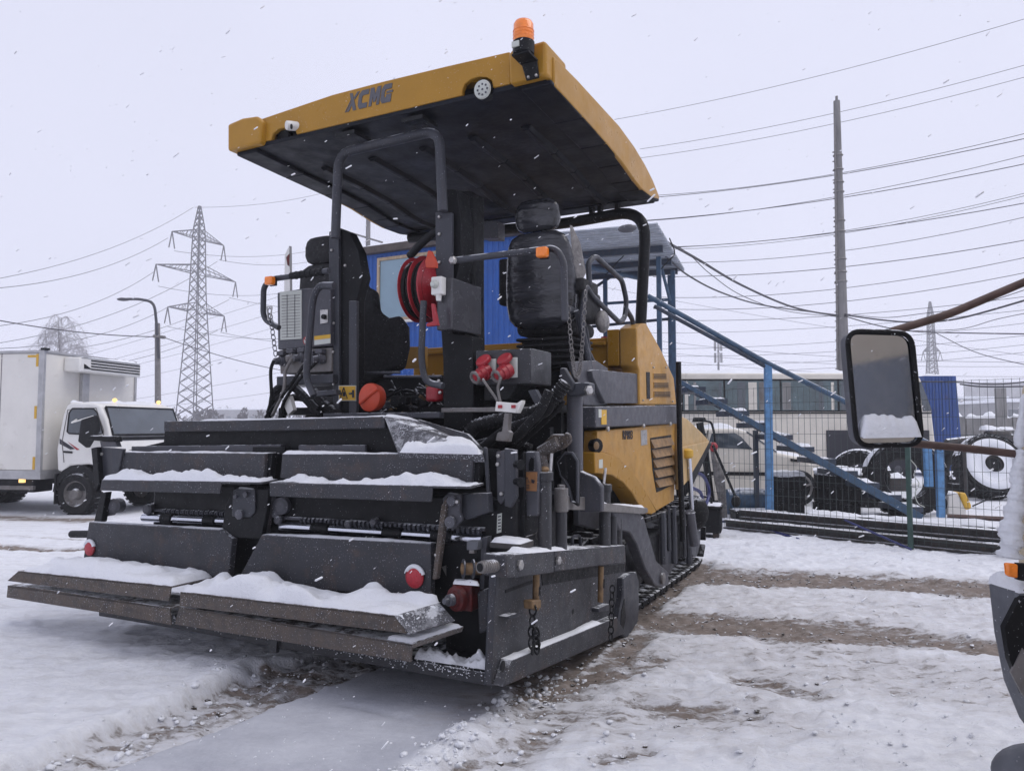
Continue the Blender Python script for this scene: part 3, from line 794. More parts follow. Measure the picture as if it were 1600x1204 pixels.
# ---- rear canopy frame (inverted U) and the two columns
FB = 4.37
fp = [PB(524, 372, FB), PB(529, 240, FB), PB(686, 203, FB), PB(692, 330, FB)]
prt('canopy_frame', MB().tube(bend(fp, 0.13), 0.036, 12), M['steel2'])
for x, y in ((552, 208), (656, 186)):
    q = PB(x, y, FB)
    h = prt('canopy_hanger', MB().box(q.x - .05, q.x + .05, q.y - .03, q.y + .05, q.z - .05, 3.83), M['black'], bevel=0.006)
    prt('hanger_plate', MB().box(q.x - .09, q.x + .09, q.y - .10, q.y + .10, 3.77, 3.80), M['black'], h)
    bolts(h, [(q.x, q.y - .031, q.z + .03)], (0, -1, 0))
colL = prt('left_column', polB([(517, 362), (531, 356), (545, 362), (560, 392), (567, 432), (557, 470), (557, 655), (529, 655), (528, 470), (517, 440)], 4.47, 0.10), M['black'], bevel=0.006)
prt('column_flange', polB([(514, 362), (529, 358), (530, 655), (520, 655), (520, 470), (514, 445)], 4.44, 0.03), M['steel2'], colL, bevel=0.004)
prt('column_flange', polB([(545, 470), (557, 470), (557, 655), (545, 655)], 4.44, 0.03), M['steel2'], colL, bevel=0.004)
bolts(colL, [PB(x, y, 4.438) for x, y in ((519, 366), (519, 391), (540, 415), (522, 505), (521, 550), (522, 600))], (0, -1, 0), .012)
colR = prt('right_column', polB([(683, 296), (714, 296), (721, 340), (722, 400), (712, 440), (706, 520), (738, 525), (740, 600), (738, 672), (694, 672), (692, 560), (684, 440)], 4.45, 0.16), M['black'], bevel=0.006)
prt('column_plate', polB([(680, 332), (706, 332), (706, 438), (681, 438)], 4.40, 0.03), M['steel2'], colR, bevel=0.004)
bolts(colR, [PB(x, y, 4.398) for x, y in ((687, 339), (687, 366), (687, 410), (708, 405), (686, 595), (688, 613))], (0, -1, 0), .013)
prt('mast', polB([(714, 298), (738, 298), (738, 470), (741, 680), (716, 680), (712, 470)], 4.9, 0.2), M['black'], bevel=0.02)
prt('mast_hose', MB().tube(spline([PB(736, 430, 4.85), PB(744, 490, 4.85), PB(744, 560, 4.8), PB(738, 640, 4.7)]), .025, 8), M['black'], smooth=180)

# ---- right front arch frame, standing on the hood
AB = 6.6
ap = [PB(1001, 508, AB), PB(1010, 326, AB), PB(880, 350, AB), PB(740, 366, AB), PB(640, 372, AB)]
prt('front_frame', MB().tube(bend([ap[0], ap[1], ap[2], ap[4]], 0.3, 8), 0.052, 14), M['black'])
for x in (925, 938, 965):
    q = PB(x, 333, AB); prt('canopy_hanger', MB().box(q.x - .02, q.x + .02, q.y - .03, q.y + .03, q.z - .02, 3.73), M['black'])
prt('front_frame_box', polB([(752, 345), (778, 345), (778, 372), (752, 372)], 6.2, 0.15), M['gray'], bevel=0.01)

# ---- handrails with their marker lamps and chains
def rail(pix, b, r=0.02, rad=0.08, m='steel2', n=10, name='handrail'):
    return prt(name, MB().tube(bend([PB(x, y, b) for x, y in pix], rad), r, n), M[m])
r1 = rail([(514, 423), (424, 436), (412, 448), (411, 498), (436, 512)], 4.22, .022, .07)
prt('rail_sleeve', MB().tube([PB(505, 424, 4.22), PB(455, 431, 4.22)], .028, 12), M['black'], r1)
for k in range(6): prt('sleeve_ring', MB().torus(PB(503 - 8 * k, 424.3 + 1.15 * k, 4.22), (1, 0, -0.1), .028, .004, 14, 6), M['black'], r1)
def marker(px, py, b, parent, s=0.038):
    q = PB(px, py, b)
    ml = prt('marker_lamp', MB().box(q.x - s, q.x + s, q.y - .04, q.y + .01, q.z - s * 0.85, q.z + s * 0.85), M['orange'], parent, bevel=0.012)
    prt('lamp_base', MB().box(q.x - s * .8, q.x + s * .8, q.y + .012, q.y + .03, q.z - s * .9, q.z + s * .9), M['black'], parent)
marker(424, 439, 4.18, r1)
r2 = rail([(522, 446), (498, 446), (489, 466), (478, 590), (490, 618)], 4.12, .026, .1)
r3 = rail([(708, 407), (840, 391), (868, 387), (881, 408), (883, 500)], 4.22, .022, .09)
bolts(r3, [PB(709, 407, 4.19)], (0, -1, 0), .028, .03)
marker(849, 395, 4.17, r3)
r4 = rail([(662, 470), (658, 560), (664, 597), (692, 603)], 4.25, .024, .08)
RA = 1.25
def railA(pix, a, r=0.022, rad=0.08, name='handrail', closed=False):
    pts = [PA(x, y, a) for x, y in pix]
    return prt(name, MB().tube(bend(pts, rad), r, 10), M['steel2'])
railA([(921, 445), (919, 410), (930, 400), (972, 438), (979, 470), (976, 497), (968, 504), (925, 462), (915, 445), (908, 505), (928, 602)], RA, .022, .06)
railA([(978, 482), (989, 500), (991, 582)], RA, .022, .06)
railA([(884, 482), (904, 488), (915, 520), (922, 600)], 1.16, .03, .1)
railA([(900, 485), (914, 540), (932, 577)], 1.2, .022, .05)
def chain(p0, p1, sag, parent, n=None, m='bolt', R=.016, r=.0035):
    p0, p1 = Vector(p0), Vector(p1); L = (p1 - p0).length + sag
    n = n or max(4, int(L / (R * 2.5))); mb = MB(); prev = p0
    for i in range(n):
        t = (i + 0.5) / n; q = p0.lerp(p1, t) - Vector((0, 0, sag * 4 * t * (1 - t)))
        t2 = (i + .6) / n; q2 = p0.lerp(p1, t2) - Vector((0, 0, sag * 4 * t2 * (1 - t2)))
        d = (q2 - q).normalized()
        side = d.cross(Vector((0.3, 1, 0.2))).normalized() if i % 2 else d.cross(Vector((1, 0.2, .3))).normalized()
        mb.torus(q, side, R, r, 12, 5, stretch=(d, 1.5))
    return prt('chain', mb, M[m], parent, smooth=180)
chain(PB(421, 482, 4.2), PB(431, 556, 4.2), 0.0, r1, m='gray')
prt('chain_hook', MB().tube(bend([PB(417, 479, 4.2), PB(425, 479, 4.2), PB(422, 500, 4.2), PB(419, 500, 4.2), PB(417, 479, 4.2)], .01), .006, 6), M['bolt'], r1)
chain(PB(888, 478, 4.28), PB(915, 452, 4.4), 0.50, r3, n=46, m='lgray', R=.012, r=.003)

# ---- left electrical cabinet with the table sticker and the plug row
q0, q1 = PB(433, 455, 4.4), PB(519, 540, 4.4)
cab = prt('electrical_cabinet', polB([(433, 457), (470, 451), (516, 448), (516, 540), (434, 546)], 4.4, 0.35), M['gray'], bevel=0.008)
stk = prt('table_sticker', polB([(437, 456), (471, 453), (471, 529), (438, 531)], 4.392, 0.006), M['sticker'], cab)
for i in range(15):
    y = 462 + i * 4.6
    prt('print_row', polB([(440, y), (469, y - 2), (469, y - 1.2), (440, y + .8)], 4.390, 0.001), M['lgray'], cab, smooth=0)
for xx in (448, 460): prt('print_column', polB([(xx, 460), (xx + .7, 460), (xx + .7, 526), (xx, 527)], 4.389, 0.001), M['gray'], cab, smooth=0)
ws = prt('warning_sticker', polB([(491, 525), (516, 522), (516, 536), (491, 539)], 4.392, 0.006), M['sticker'], cab)
prt('sticker_head', polB([(491, 525), (516, 522), (516, 528), (491, 531)], 4.389, 0.002), M['ystick'], cab)
nq = PB(479, 532, 4.392)
prt('prohibition_disc', MB().lathe(nq, (0, -1, 0), [(0, .034), (.004, .034)], 20), M['sticker'], cab)
prt('prohibition_ring', MB().torus(nq - Vector((0, .005, 0)), (0, 1, 0), .029, .004, 20, 5), M['red'], cab)
prt('prohibition_bar', MB().tube([nq + Vector((-.02, -.006, .02)), nq + Vector((.02, -.006, -.02))], .004, 5), M['red'], cab)
lt = prt('latch_plate', polB([(500, 484), (512, 483), (512, 504), (500, 506)], 4.39, 0.006), M['bolt'], cab, bevel=0.003)
prt('latch', MB().lathe(PB(507, 495, 4.385), (0, -1, 0), [(0, .02), (.02, .018), (.021, 0)], 10), M['black'], lt)
ps = prt('plug_panel', polB([(436, 547), (518, 543), (518, 580), (438, 584)], 4.42, 0.2), M['lgray'], bevel=0.006)
for (x, y, l_) in ((446, 563, .09), (461, 559, .07), (478, 558, .1), (492, 563, .08), (506, 560, .09)):
    pg = prt('plug', MB().lathe(PB(x, y, 4.42), (-0.5, -1, -0.15), [(0, .04), (l_ * .5, .042), (l_ * .55, .03), (l_, .026)], 12), M['gray'] if l_ > .075 else M['lgray'], ps)
    prt('plug_lid', MB().box(*[c for v in ((PB(x, y, 4.42).x - .04, PB(x, y, 4.42).x + .03), (4.36, 4.415), (PB(x, y, 4.42).z + .035, PB(x, y, 4.42).z + .07)) for c in v]), M['gray'], ps, bevel=0.006)
prt('cabinet_shelf', polB([(432, 588), (520, 584), (520, 598), (432, 602)], 4.38, 0.3), M['steel2'], bevel=0.005)
for pts in ([(428, 563), (423, 580), (424, 620), (418, 645)], [(456, 560), (446, 580), (443, 610), (425, 650)], [(476, 568), (455, 600), (430, 632), (415, 652)], [(494, 566), (470, 590), (445, 625), (438, 655)]):
    prt('cable', MB().tube(spline([PB(x, y, 4.28) for x, y in pts]), .013, 8), M['rubber'] if pts[0][0] != 456 else M['lgray'], ps, smooth=180)
for pts, r_ in (([(425, 640), (432, 610), (455, 603), (480, 625), (500, 650)], .035), ([(440, 655), (450, 625), (475, 622), (500, 640)], .03), ([(418, 655), (428, 628), (440, 618)], .025), ([(490, 612), (505, 630), (530, 650)], .04)):
    prt('hydraulic_hose', MB().tube(spline([PB(x, y, 4.42) for x, y in pts]), r_, 8), M['rubber'], smooth=180)
prt('hose_bracket', polB([(440, 625), (452, 618), (458, 640), (450, 648)], 4.3, 0.04), M['white'])
prt('rail_block', polB([(486, 612), (524, 608), (526, 616), (488, 620)], 4.3, 0.06), M['steel2'], bevel=0.004)
lv = prt('level_staff', polB([(445, 398), (452, 384), (453, 455), (444, 455)], 4.75, 0.03), M['white'])
prt('staff_mark', polB([(447, 402), (452, 396), (452, 416), (449, 414)], 4.748, 0.004), M['redgrime'], lv)

# ---- red hose reel, grey tool box on the right column
rc = PB(667, 452, 4.45)
reel = prt('hose_reel', MB().lathe(rc + Vector((-.10, 0, 0)), (1, 0, 0), [(0, .225), (.01, .235), (.014, .235), (.02, .13), (.085, .13), (.09, .235), (.10, .24), (.105, .13), (.155, .13), (.16, .225), (.175, .23), (.19, .16), (.215, .09), (.235, .06), (.236, 0)], 32), M['red'])
for k in range(5): prt('hose_coil', MB().torus(rc + Vector((-.08 + .036 * k, 0, 0)), (1, 0, 0), .19 - .012 * (k % 2), .02, 32, 8), M['rubber'], reel, smooth=180)
prt('reel_bracket', polB([(664, 408), (669, 391), (673, 392), (681, 410), (681, 418), (665, 418)], 4.19, 0.03), M['cap'], reel, bevel=0.004)
prt('reel_foot', polB([(673, 474), (677, 474), (684, 508), (666, 510), (666, 505), (676, 502)], 4.19, 0.03), M['red'], reel, bevel=0.004)
tb = prt('tool_box', MB().box(PA(706, 440, .633).x - .125, .633, 4.3, 4.71, 2.265, 2.625), M['satin'], bevel=0.01)
sb_ = PB(688, 449, 4.30)
sk = prt('socket_box', MB().box(sb_.x - .035, sb_.x + .05, 4.235, 4.30, sb_.z - .06, sb_.z + .065), M['white'], tb, bevel=0.008)
prt('socket_knob', MB().lathe((sb_.x, 4.235, sb_.z + .01), (0, -1, 0), [(0, .03), (.02, .028), (.035, .018), (.036, 0)], 12), M['sticker'], sk)
prt('cable_gland', MB().lathe((sb_.x + .01, 4.265, sb_.z - .06), (0, 0, -1), [(0, .022), (.04, .018)], 10), M['white'], sk)
prt('column_hose', MB().tube(spline([PB(640, 400, 4.5), PB(664, 375, 4.45), PB(684, 360, 4.45), PB(700, 352, 4.5)]), .03, 8), M['black'], smooth=180)

# ---- right socket box with two red plugs
q = PB(743, 545, 4.4); z1, z0 = 2.12, 1.885
sbx = prt('socket_cabinet', MB().box(q.x, 1.18, 4.40, 4.74, z0, z1), M['dark'], bevel=0.008)
prt('under_wall', MB().box(.55, 1.2, 4.86, 4.9, 1.1, 2.0), M['black'])
prt('socket_cabinet_foot', MB().prism([(q.x + .06, 4.42, z0), (1.08, 4.42, z0), (1.0, 4.42, z0 - .1), (q.x + .06, 4.42, z0 - .1)], (0, .3, 0)), M['black'], sbx)
prt('cabinet_strut', MB().prism([PB(x, y, 4.44) for x, y in ((825, 610), (836, 608), (850, 635), (838, 636))], (0, .05, 0)), M['steel2'], sbx)
for x, y in ((765, 577), (798, 575)):
    q = PB(x, y, 4.4)
    pl = prt('socket_plate', MB().box(q.x - .035, q.x + .055, 4.385, 4.40, q.z - .065, q.z + .07), M['sticker'], sbx, bevel=0.004)
    prt('plug', MB().lathe((q.x - .01, 4.385, q.z - .01), (-0.35, -1, -0.5), [(0, .055), (.04, .055), (.045, .048), (.075, .045), (.078, .036), (.11, .032), (.112, .02), (.12, 0.018)], 14), M['red'], sbx)
    prt('plug_lid', MB().lathe((q.x - .025, 4.37, q.z + .05), (-0.15, -0.55, 0.6), [(0, .055), (.02, .055), (.03, .045), (.034, 0)], 14), M['red'], sbx)
    prt('plug_collar', MB().torus((q.x - .055, 4.30, q.z - .06), (-0.35, -1, -0.5), .036, .012, 14, 6), M['lgray'], sbx)
for pts in ([(754, 592), (765, 608), (776, 624), (780, 636)], [(783, 590), (778, 605), (780, 620), (784, 634)]):
    prt('cable', MB().tube(spline([PB(x, y, 4.25) for x, y in pts]), .009, 6), M['lgray'], sbx, smooth=180)
pp = prt('connector_plate', polB([(775, 627), (811, 630), (806, 645), (773, 642)], 4.1, 0.03), M['white'], bevel=0.004)
prt('plate_wing', polB([(807, 630), (815, 625), (815, 629), (808, 645)], 4.1, 0.05), M['white'], pp)
for x in (781, 802): prt('clip', MB().box(PB(x, 635, 4.09).x - .012, PB(x, 635, 4.09).x + .012, 4.085, 4.10, PB(x, 635, 4.09).z - .01, PB(x, 635, 4.09).z + .01), M['red'], pp)
prt('plate_stalk', polB([(788, 645), (795, 646), (793, 672), (797, 676), (794, 690), (774, 688), (777, 676), (784, 674)], 4.1, 0.05), M['lgray'], pp, bevel=0.004)

# ---- seats
def seat_part(name, c, s, m, parent, sub=2, tilt=0.0, taper=1.0):
    mb = MB().box(-s[0] / 2, s[0] / 2, -s[1] / 2, s[1] / 2, -s[2] / 2, s[2] / 2)
    for v in mb.v:
        if v.z > 0: v.x *= taper
        y, z = v.y, v.z
        v.y, v.z = y * cos(tilt) + z * sin(tilt), -y * sin(tilt) + z * cos(tilt)
        v += Vector(c)
    o = prt(name, mb, M[m], parent, bevel=min(s) * 0.28, seg=3, smooth=180)
    return o
def seat(c, film, foot_z):
    a, b, z = c
    cu = prt('seat_cushion', MB().box(a - .25, a + .25, b + .02, b + .50, z - .02, z + .10), M['seat'], bevel=0.05, seg=3, smooth=180)
    def shell(name, rings, m):
        n = 28; mb = MB(); k0 = len(rings)
        for i, (zz, hw, hd, yo) in enumerate(rings):
            for j in range(n):
                t = 2 * pi * j / n; cx, sy = cos(t), sin(t)
                x_ = hw * (abs(cx) ** .55) * (1 if cx > 0 else -1); y_ = hd * (abs(sy) ** .7) * (1 if sy > 0 else -1)
                w_ = (.007 if film else .003) * (2 * float(vnoise(np.array([x_ * 9 + zz * 4 + i * .2]), np.array([zz * 26 + y_ * 20]), 5)[0]) - 1)
                mb.v.append(Vector((a + x_ * (1 + w_ * 3), b + y_ + yo + (w_ if sy < 0 else 0), z + zz)))
        for i in range(k0 - 1):
            for j in range(n):
                j2 = (j + 1) % n; mb.f.append((i * n + j, i * n + j2, (i + 1) * n + j2, (i + 1) * n + j))
        mb.f.append(tuple(range(n - 1, -1, -1))); mb.f.append(tuple((k0 - 1) * n + j for j in range(n)))
        return prt(name, mb, M[m], cu, smooth=180)
    def interp(tab, k):
        out = []; z0, z1 = tab[0][0], tab[-1][0]
        for i in range(k + 1):
            zz = z0 + (z1 - z0) * i / k
            for p, q in zip(tab, tab[1:]):
                if p[0] <= zz <= q[0] + 1e-9:
                    t = (zz - p[0]) / (q[0] - p[0]); t = t * t * (3 - 2 * t) if False else t
                    out.append(tuple(u + (w - u) * t for u, w in zip(p, q))); break
        return out
    sk = 'film' if film else 'seat'
    shell('backrest', interp([(.02, .16, .06, .02), (.05, .23, .085, .01), (.10, .275, .10, .0), (.22, .295, .105, -.01), (.40, .29, .10, -.03), (.55, .275, .09, -.05), (.66, .255, .075, -.07), (.72, .225, .055, -.08), (.755, .16, .03, -.085)], 46), sk)
    shell('headrest', interp([(.765, .12, .03, -.085), (.79, .165, .055, -.085), (.84, .185, .065, -.085), (.92, .18, .065, -.09), (.97, .165, .055, -.095), (1.0, .13, .035, -.10), (1.01, .08, .015, -.10)], 22), sk)
    if film:
        rnd = random.Random(4)
        for k in range(16):
            zz = z + .10 + rnd.random() ** 1.4 * .55; x0 = a - .24 + rnd.random() * .2; L_ = .1 + rnd.random() * .25; cr = MB()
            pts = []
            for t in (0, .2, .4, .6, .8, 1):
                xx = min(x0 + L_ * t, a + .25); e_ = abs((xx - a) / .29)
                pts.append((xx, b - .108 * max(.3, 1 - e_ ** 3) ** .7 - .02 * (zz - z), zz + (t - .5) * .05 * (1 if k % 3 else -1) + .006 * sin(t * 6 + k)))
            cr.tube(pts, .002, 4, rr=[.0004, .002, .003, .003, .002, .0004])
            prt('film_crease', cr, M['crease'], cu)
        prt('film_flap', MB().prism([(a + .25, b - .06, z + .80), (a + .30, b + .0, z + .66), (a + .335, b + .02, z + .44), (a + .30, b - .02, z + .34), (a + .27, b - .05, z + .5)], (0.012, 0.03, 0)), M['filmp'], cu, bevel=0.01)
    for s_ in (-1, 1):
        seat_part('armrest', (a + (.32 if s_ > 0 else -.39), b + .12, z + .34 + (.1 if s_ < 0 else 0)), (.075, .32 if s_ > 0 else .1, .10 if s_ > 0 else .38), 'seat', cu, 1)
    bel = MB(); nb = 5; h = (z - .04 - foot_z) / nb
    for k in range(nb):
        zz = foot_z + k * h
        bel.box(a - .20, a + .20, b + .03, b + .45, zz + .004, zz + h * .5); bel.box(a - .235, a + .235, b, b + .48, zz + h * .5, zz + h)
    prt('seat_suspension', bel, M['seat'], cu, bevel=0.012)
    return cu
sc_ = PB(848, 520, 5.2)
seat((sc_.x, 5.2, 2.335), True, 2.05)
seat((PB(514, 400, 5.3).x, 5.3, 2.33), False, 1.78)
cvr = prt('seat_cover', polB([(546, 372), (560, 386), (563, 430), (573, 448), (586, 454), (590, 486), (604, 496), (622, 492), (634, 510), (635, 542), (628, 576), (560, 604), (545, 520)], 5.05, .08), M['seat'], bevel=0.04, seg=3)
prt('joystick_console', MB().box(1.12, 1.24, 5.25, 5.6, 2.42, 2.66), M['seat'], bevel=0.03, seg=3)
prt('document_pouch', MB().ball((1.3, 5.45, 2.42), (.05, .09, .09), 12, 8), M['filmp'], smooth=180)

# ---- operator platform and the dark machinery below it
prt('platform', MB().box(-1.25, 1.2, 4.62, 6.0, 1.70, 1.76), M['black'], bevel=0.006)
prt('machine_body', MB().box(-1.1, 1.05, 4.95, 8.0, 0.35, 1.69), M['black'], bevel=0.02)
prt('valve_cover', MB().box(PB(540, 600, 5.1).x, PB(698, 600, 5.1).x, 5.1, 5.6, 1.70, 2.02), M['black'], bevel=0.02)
prt('rear_wall', MB().box(-1.2, 1.1, 4.88, 4.94, 0.55, 1.70), M['black'], bevel=0.01)
tk = PB(580, 621, 4.3)
cp = prt('tank_cap', MB().lathe(tk + Vector((0, .06, 0)), (-0.1, -1, 0.02), [(0, .095), (.05, .105), (.075, .102), (.09, .08), (.095, 0)], 24), M['cap'])
prt('cap_ridge', MB().tube([tk + Vector((-.07, -.04, -.04)), tk + Vector((.085, -.04, .06))], .012, 6), M['cap'], cp)
rnd = random.Random(12)
for i in range(16):
    x = rnd.uniform(575, 690); y = rnd.uniform(612, 650); b = rnd.uniform(4.35, 4.8)
    p = PB(x, y, b); d = [Vector((rnd.uniform(-.15, .15), rnd.uniform(-.05, .1), rnd.uniform(-.07, .09))) for _ in range(3)]
    prt('hydraulic_hose', MB().tube(spline([p, p + d[0], p + d[0] + d[1], p + d[0] + d[1] + d[2]]), rnd.uniform(.008, .022), 7), M['rubber'] if i % 5 else M['brass'], smooth=180)
for i in range(9):
    p = PB(rnd.uniform(575, 690), rnd.uniform(610, 650), rnd.uniform(4.45, 4.75)); s = rnd.uniform(.03, .06)
    prt('valve_block', MB().box(p.x - s, p.x + s, p.y - s, p.y + s, p.z - s, p.z + s * .8), M['black'] if i % 3 else M['gray'], bevel=0.008)
q = PB(673, 616, 4.4); prt('red_valve', MB().box(q.x - .05, q.x + .05, 4.4, 4.5, q.z - .05, q.z + .06), M['red'], bevel=0.02)
q = PB(668, 592, 4.5)
for y, l0, l1 in ((588, 600, 690), (582, 560, 625)):
    prt('pipe', MB().tube([PB(l0, y, 4.7), PB(l1, y, 4.7)], .01, 8), M['gray'])
prt('body_beam', MB().box(-.4, .6, 4.2, 4.26, 1.66, 1.70), M['steel2'], bevel=0.004)
prt('body_beam', MB().box(.55, 1.2, 4.3, 4.36, 1.70, 1.73), M['lgray'], bevel=0.004)
wsn = prt('warning_sign', polB([(530, 603), (555, 603), (555, 625), (530, 625)], 4.428, 0.01), M['ystick'])
prt('sign_border', polB([(529, 602), (556, 602), (556, 626), (529, 626)], 4.432, 0.006), M['sticker'], wsn)
tri = [PB(x, y, 4.424) for x, y in ((537, 605), (531.5, 622), (542.5, 622))]
prt('sign_triangle', MB().tube(tri + [tri[0]], .004, 5), M['print'], wsn)
prt('sign_mark', polB([(536, 612), (538.5, 612), (539.5, 619), (535, 619)], 4.423, 0.003), M['print'], wsn)
prt('sign_mark', polB([(545, 613), (550, 613), (550, 609), (553, 609), (553, 621), (550, 621), (550, 616), (545, 616)], 4.423, 0.003), M['print'], wsn)

# ---- hood and side panels
hs = prt('hood_side', polA([(995, 512), (1003, 505), (1010, 505), (1034, 548), (1053, 590), (1057, 632), (1000, 632), (999, 578), (996, 570)], 1.33, 0.16), M['yellowd'], bevel=0.012)
b0 = PA(996, 512, 1.33).y
prt('hood_post', MB().box(1.05, 1.165, b0 - .01, b0 + .25, 2.14, 2.465), M['yellow'], bevel=0.01)
hz0 = 2.40
hd = prt('hood', MB().prism([(1.05, b0 + .03, 2.05), (1.05, b0 + .03, hz0), (1.05, b0 + .7, hz0), (1.05, b0 + 1.5, 2.1), (1.05, b0 + 1.5, 1.8), (1.05, b0 + .03, 1.8)], (-2.1, 0, 0)), M['yellow'], bevel=0.012)
prt('hood_lip', MB().box(-1.04, 1.04, b0 - .03, b0 + .03, 2.33, 2.36), M['yellow'], hd, bevel=0.004)
yb = prt('yellow_bracket', polB([(628, 542), (664, 541), (664, 575), (624, 576)], 5.9, .05), M['yellowd'], bevel=0.004)
prt('fuel_cap', MB().lathe((PB(944, 521, b0 + .2).x, b0 + .2, hz0), (0, 0, 1), [(0, .03), (.03, .03), (.035, 0)], 12), M['red'], hd)
prt('vent_slot', polA([(1010, 581), (1015.5, 581), (1016, 623), (1011, 623)], 1.334, 0.01), M['black'], hs)
for (x0, x1, y) in ((1021, 1042, 583), (1021.5, 1045, 597), (1022, 1048, 611)):
    gr = prt('vent_grille', polA([(x0, y), (x1, y), (x1 + 1, y + 9), (x0, y + 9)], 1.336, 0.01), M['yellowd'], hs)
    for k in range(4): prt('grille_slit', polA([(x0 + 1, y + 1 + k * 2.1), (x1 - .5, y + 1 + k * 2.1), (x1 - .5, y + 2.1 + k * 2.1), (x0 + 1, y + 2.1 + k * 2.1)], 1.339, 0.004), M['black'], hs, smooth=0)
bolts(hs, [PA(x, y, 1.332) for x, y in ((1004, 625), (1050, 627), (1020, 574), (1040, 574))], (1, 0, 0), .01)
prt('side_plate', polA([(893, 565), (932, 563), (950, 575), (950, 632), (930, 634), (912, 632), (905, 600)], 1.27, 0.04), M['gray'], bevel=0.006)
prt('side_cover', polA([(925, 579), (930, 577), (999, 584), (1000, 630), (946, 630), (927, 590)], 1.31, 0.05), M['gray'], bevel=0.006)
bd = prt('side_rail', polA([(931, 635), (1058, 633), (1058, 662), (931, 668)], 1.37, 0.12), M['gray'], bevel=0.01)
bolts(bd, [PA(x, y, 1.372) for x, y in ((948, 670), (1004, 665), (1046, 662))], (1, 0, 0), .022, .02)
prt('yellow_label', polA([(940, 640), (948, 640), (948, 663), (940, 663)], 1.374, 0.006), M['ystick'], bd)
prt('white_label', polA([(935.5, 639), (940, 639), (940, 652), (935.5, 652)], 1.374, 0.006), M['sticker'], bd)
lp = prt('engine_panel', polA([(932, 673), (1055, 661), (1057, 698), (1053, 782), (1026, 798), (1015, 780), (1000, 755), (984, 733), (966, 716), (946, 708), (930, 707)], 1.33, 0.10), M['yellowd'], bevel=0.008)
prt('fender', polA([(929, 706), (946, 707), (966, 714), (986, 733), (1003, 757), (1026, 799), (1019, 803), (1006, 801), (999, 789), (988, 769), (974, 753), (957, 742), (930, 739)], 1.375, 0.16), M['yellow'], lp, bevel=0.008)
prt('panel_edge', polB([(925, 676), (933, 674), (931, 707), (926, 707)], PA(932, 690, 1.33).y - .004, .02), M['yellow'], lp)
lo = prt('louvre_recess', polA([(1016, 684), (1049, 679), (1052, 757), (1026, 769), (1020, 735)], 1.333, 0.02), M['black'], lp)
for k in range(5):
    y = 683 + 15.8 * k; x0 = 1016.5 + 1.9 * k; x1 = 1049 + .7 * k; s0 = 0.5 * k
    pa = [PA(x0, y + 3.5, 1.334), PA(x1, y - .5 - s0, 1.334), PA(x1 + .5, y + 11.5 - s0, 1.334), PA(x0 + 1.5, y + 17 - s0, 1.334)]
    out = Vector((.032, 0, 0))
    mb = MB(); mb.add([pa[0], pa[1], pa[2] + out, pa[3] + out, pa[0] + Vector((0, 0, -.01)), pa[1] + Vector((0, 0, -.01)), pa[2], pa[3]],
                      [(0, 1, 2, 3), (4, 7, 6, 5), (0, 3, 7, 4), (1, 5, 6, 2), (3, 2, 6, 7), (0, 4, 5, 1)])
    mid = mb
    prt('louvre', mb, M['louvre'], lp, bevel=0.012)
tq = PA(981, 680, 1.334)
text('lettering', 'RP803', 0.105, tq, (0, 1, 0), (0, 0, 1), M['print'], lp, ext=0.002)
prt('foil_label', polA([(1001.5, 672), (1011, 671), (1011.5, 694), (1002, 696)], 1.334, 0.006), M['bolt'], lp)
prt('label', polA([(936, 718), (942, 717), (942, 731), (936, 731)], 1.377, 0.006), M['sticker'], lp)
hr_ = MB().lathe(PA(933, 696, 1.36), (1, -0.4, 0), [(-.05, .045), (.0, .055), (.012, .05), (.014, 0)], 16); prt('side_lamp', hr_, M['black'], lp)
prt('lamp_lens', MB().lathe(PA(932, 696, 1.38), (1, -0.4, 0), [(0, .03), (.006, .022), (.008, 0)], 12), M['brass'], lp)

# ---- hopper, front cylinder, guard post
po = PA(1061, 700, 1.45)
prt('guard_post', MB().tube([PA(1060, 565, 1.43), PA(1062, 700, 1.43), PA(1067, 845, 1.43)], .027, 10), M['black'])
hpb = 7.75
hop = prt('hopper_wing', polA([(1062, 649), (1074, 654), (1095, 674), (1109, 689), (1097, 712), (1074, 752), (1062, 765)], 1.38, 0.05), M['tan'], bevel=0.01)
prt('hopper_fold', polA([(1062, 699), (1108, 689), (1108, 691), (1097, 712), (1074, 752), (1062, 765)], 1.41, 0.03), M['tan'], hop, bevel=0.006)
prt('hopper_edge', polA([(1106, 690), (1113, 693), (1082, 760), (1072, 775), (1070, 757)], 1.40, 0.1), M['black'], hop, bevel=0.01)
prt('hopper_box', MB().box(-1.3, .95, 7.6, 8.7, .55, 1.35), M['black'], hop, bevel=0.02)
prt('push_roller_frame', MB().box(-1.2, .9, 8.7, 9.1, .3, .75), M['black'], hop, bevel=0.02)
cy = prt('front_cylinder', MB().tube([PA(1085, 850, 1.43), PA(1078, 799, 1.43)], .05, 12), M['gray'])
prt('cylinder_rod', MB().tube([PA(1081, 800, 1.43), PA(1076, 706, 1.43)], .026, 12), M['chrome'], cy)
prt('cylinder_cap', MB().lathe(PA(1074, 708, 1.43), (0, 0, 1), [(-.05, .04), (-.03, .06), (.03, .06), (.05, .03)], 14), M['ystick'], cy)
for (x, y0, y1, r_) in ((1035, 800, 880, .035), (1044, 790, 860, .02), (1052, 790, 880, .03), (1068, 800, 870, .02), (1075, 820, 880, .035)):
    prt('support_strut', MB().tube([PA(x, y0, 1.3), PA(x + 2, y1, 1.3)], r_, 8), M['steel2'])
for pts in ([(1082, 735), (1100, 745), (1108, 770), (1098, 800), (1088, 810)], [(1078, 760), (1095, 770), (1096, 790), (1085, 805)], [(1075, 800), (1070, 825), (1072, 860)]):
    prt('blue_hose', MB().tube(spline([PA(x, y, 1.1) for x, y in pts]), .022, 8), M['bluehose'], smooth=180)
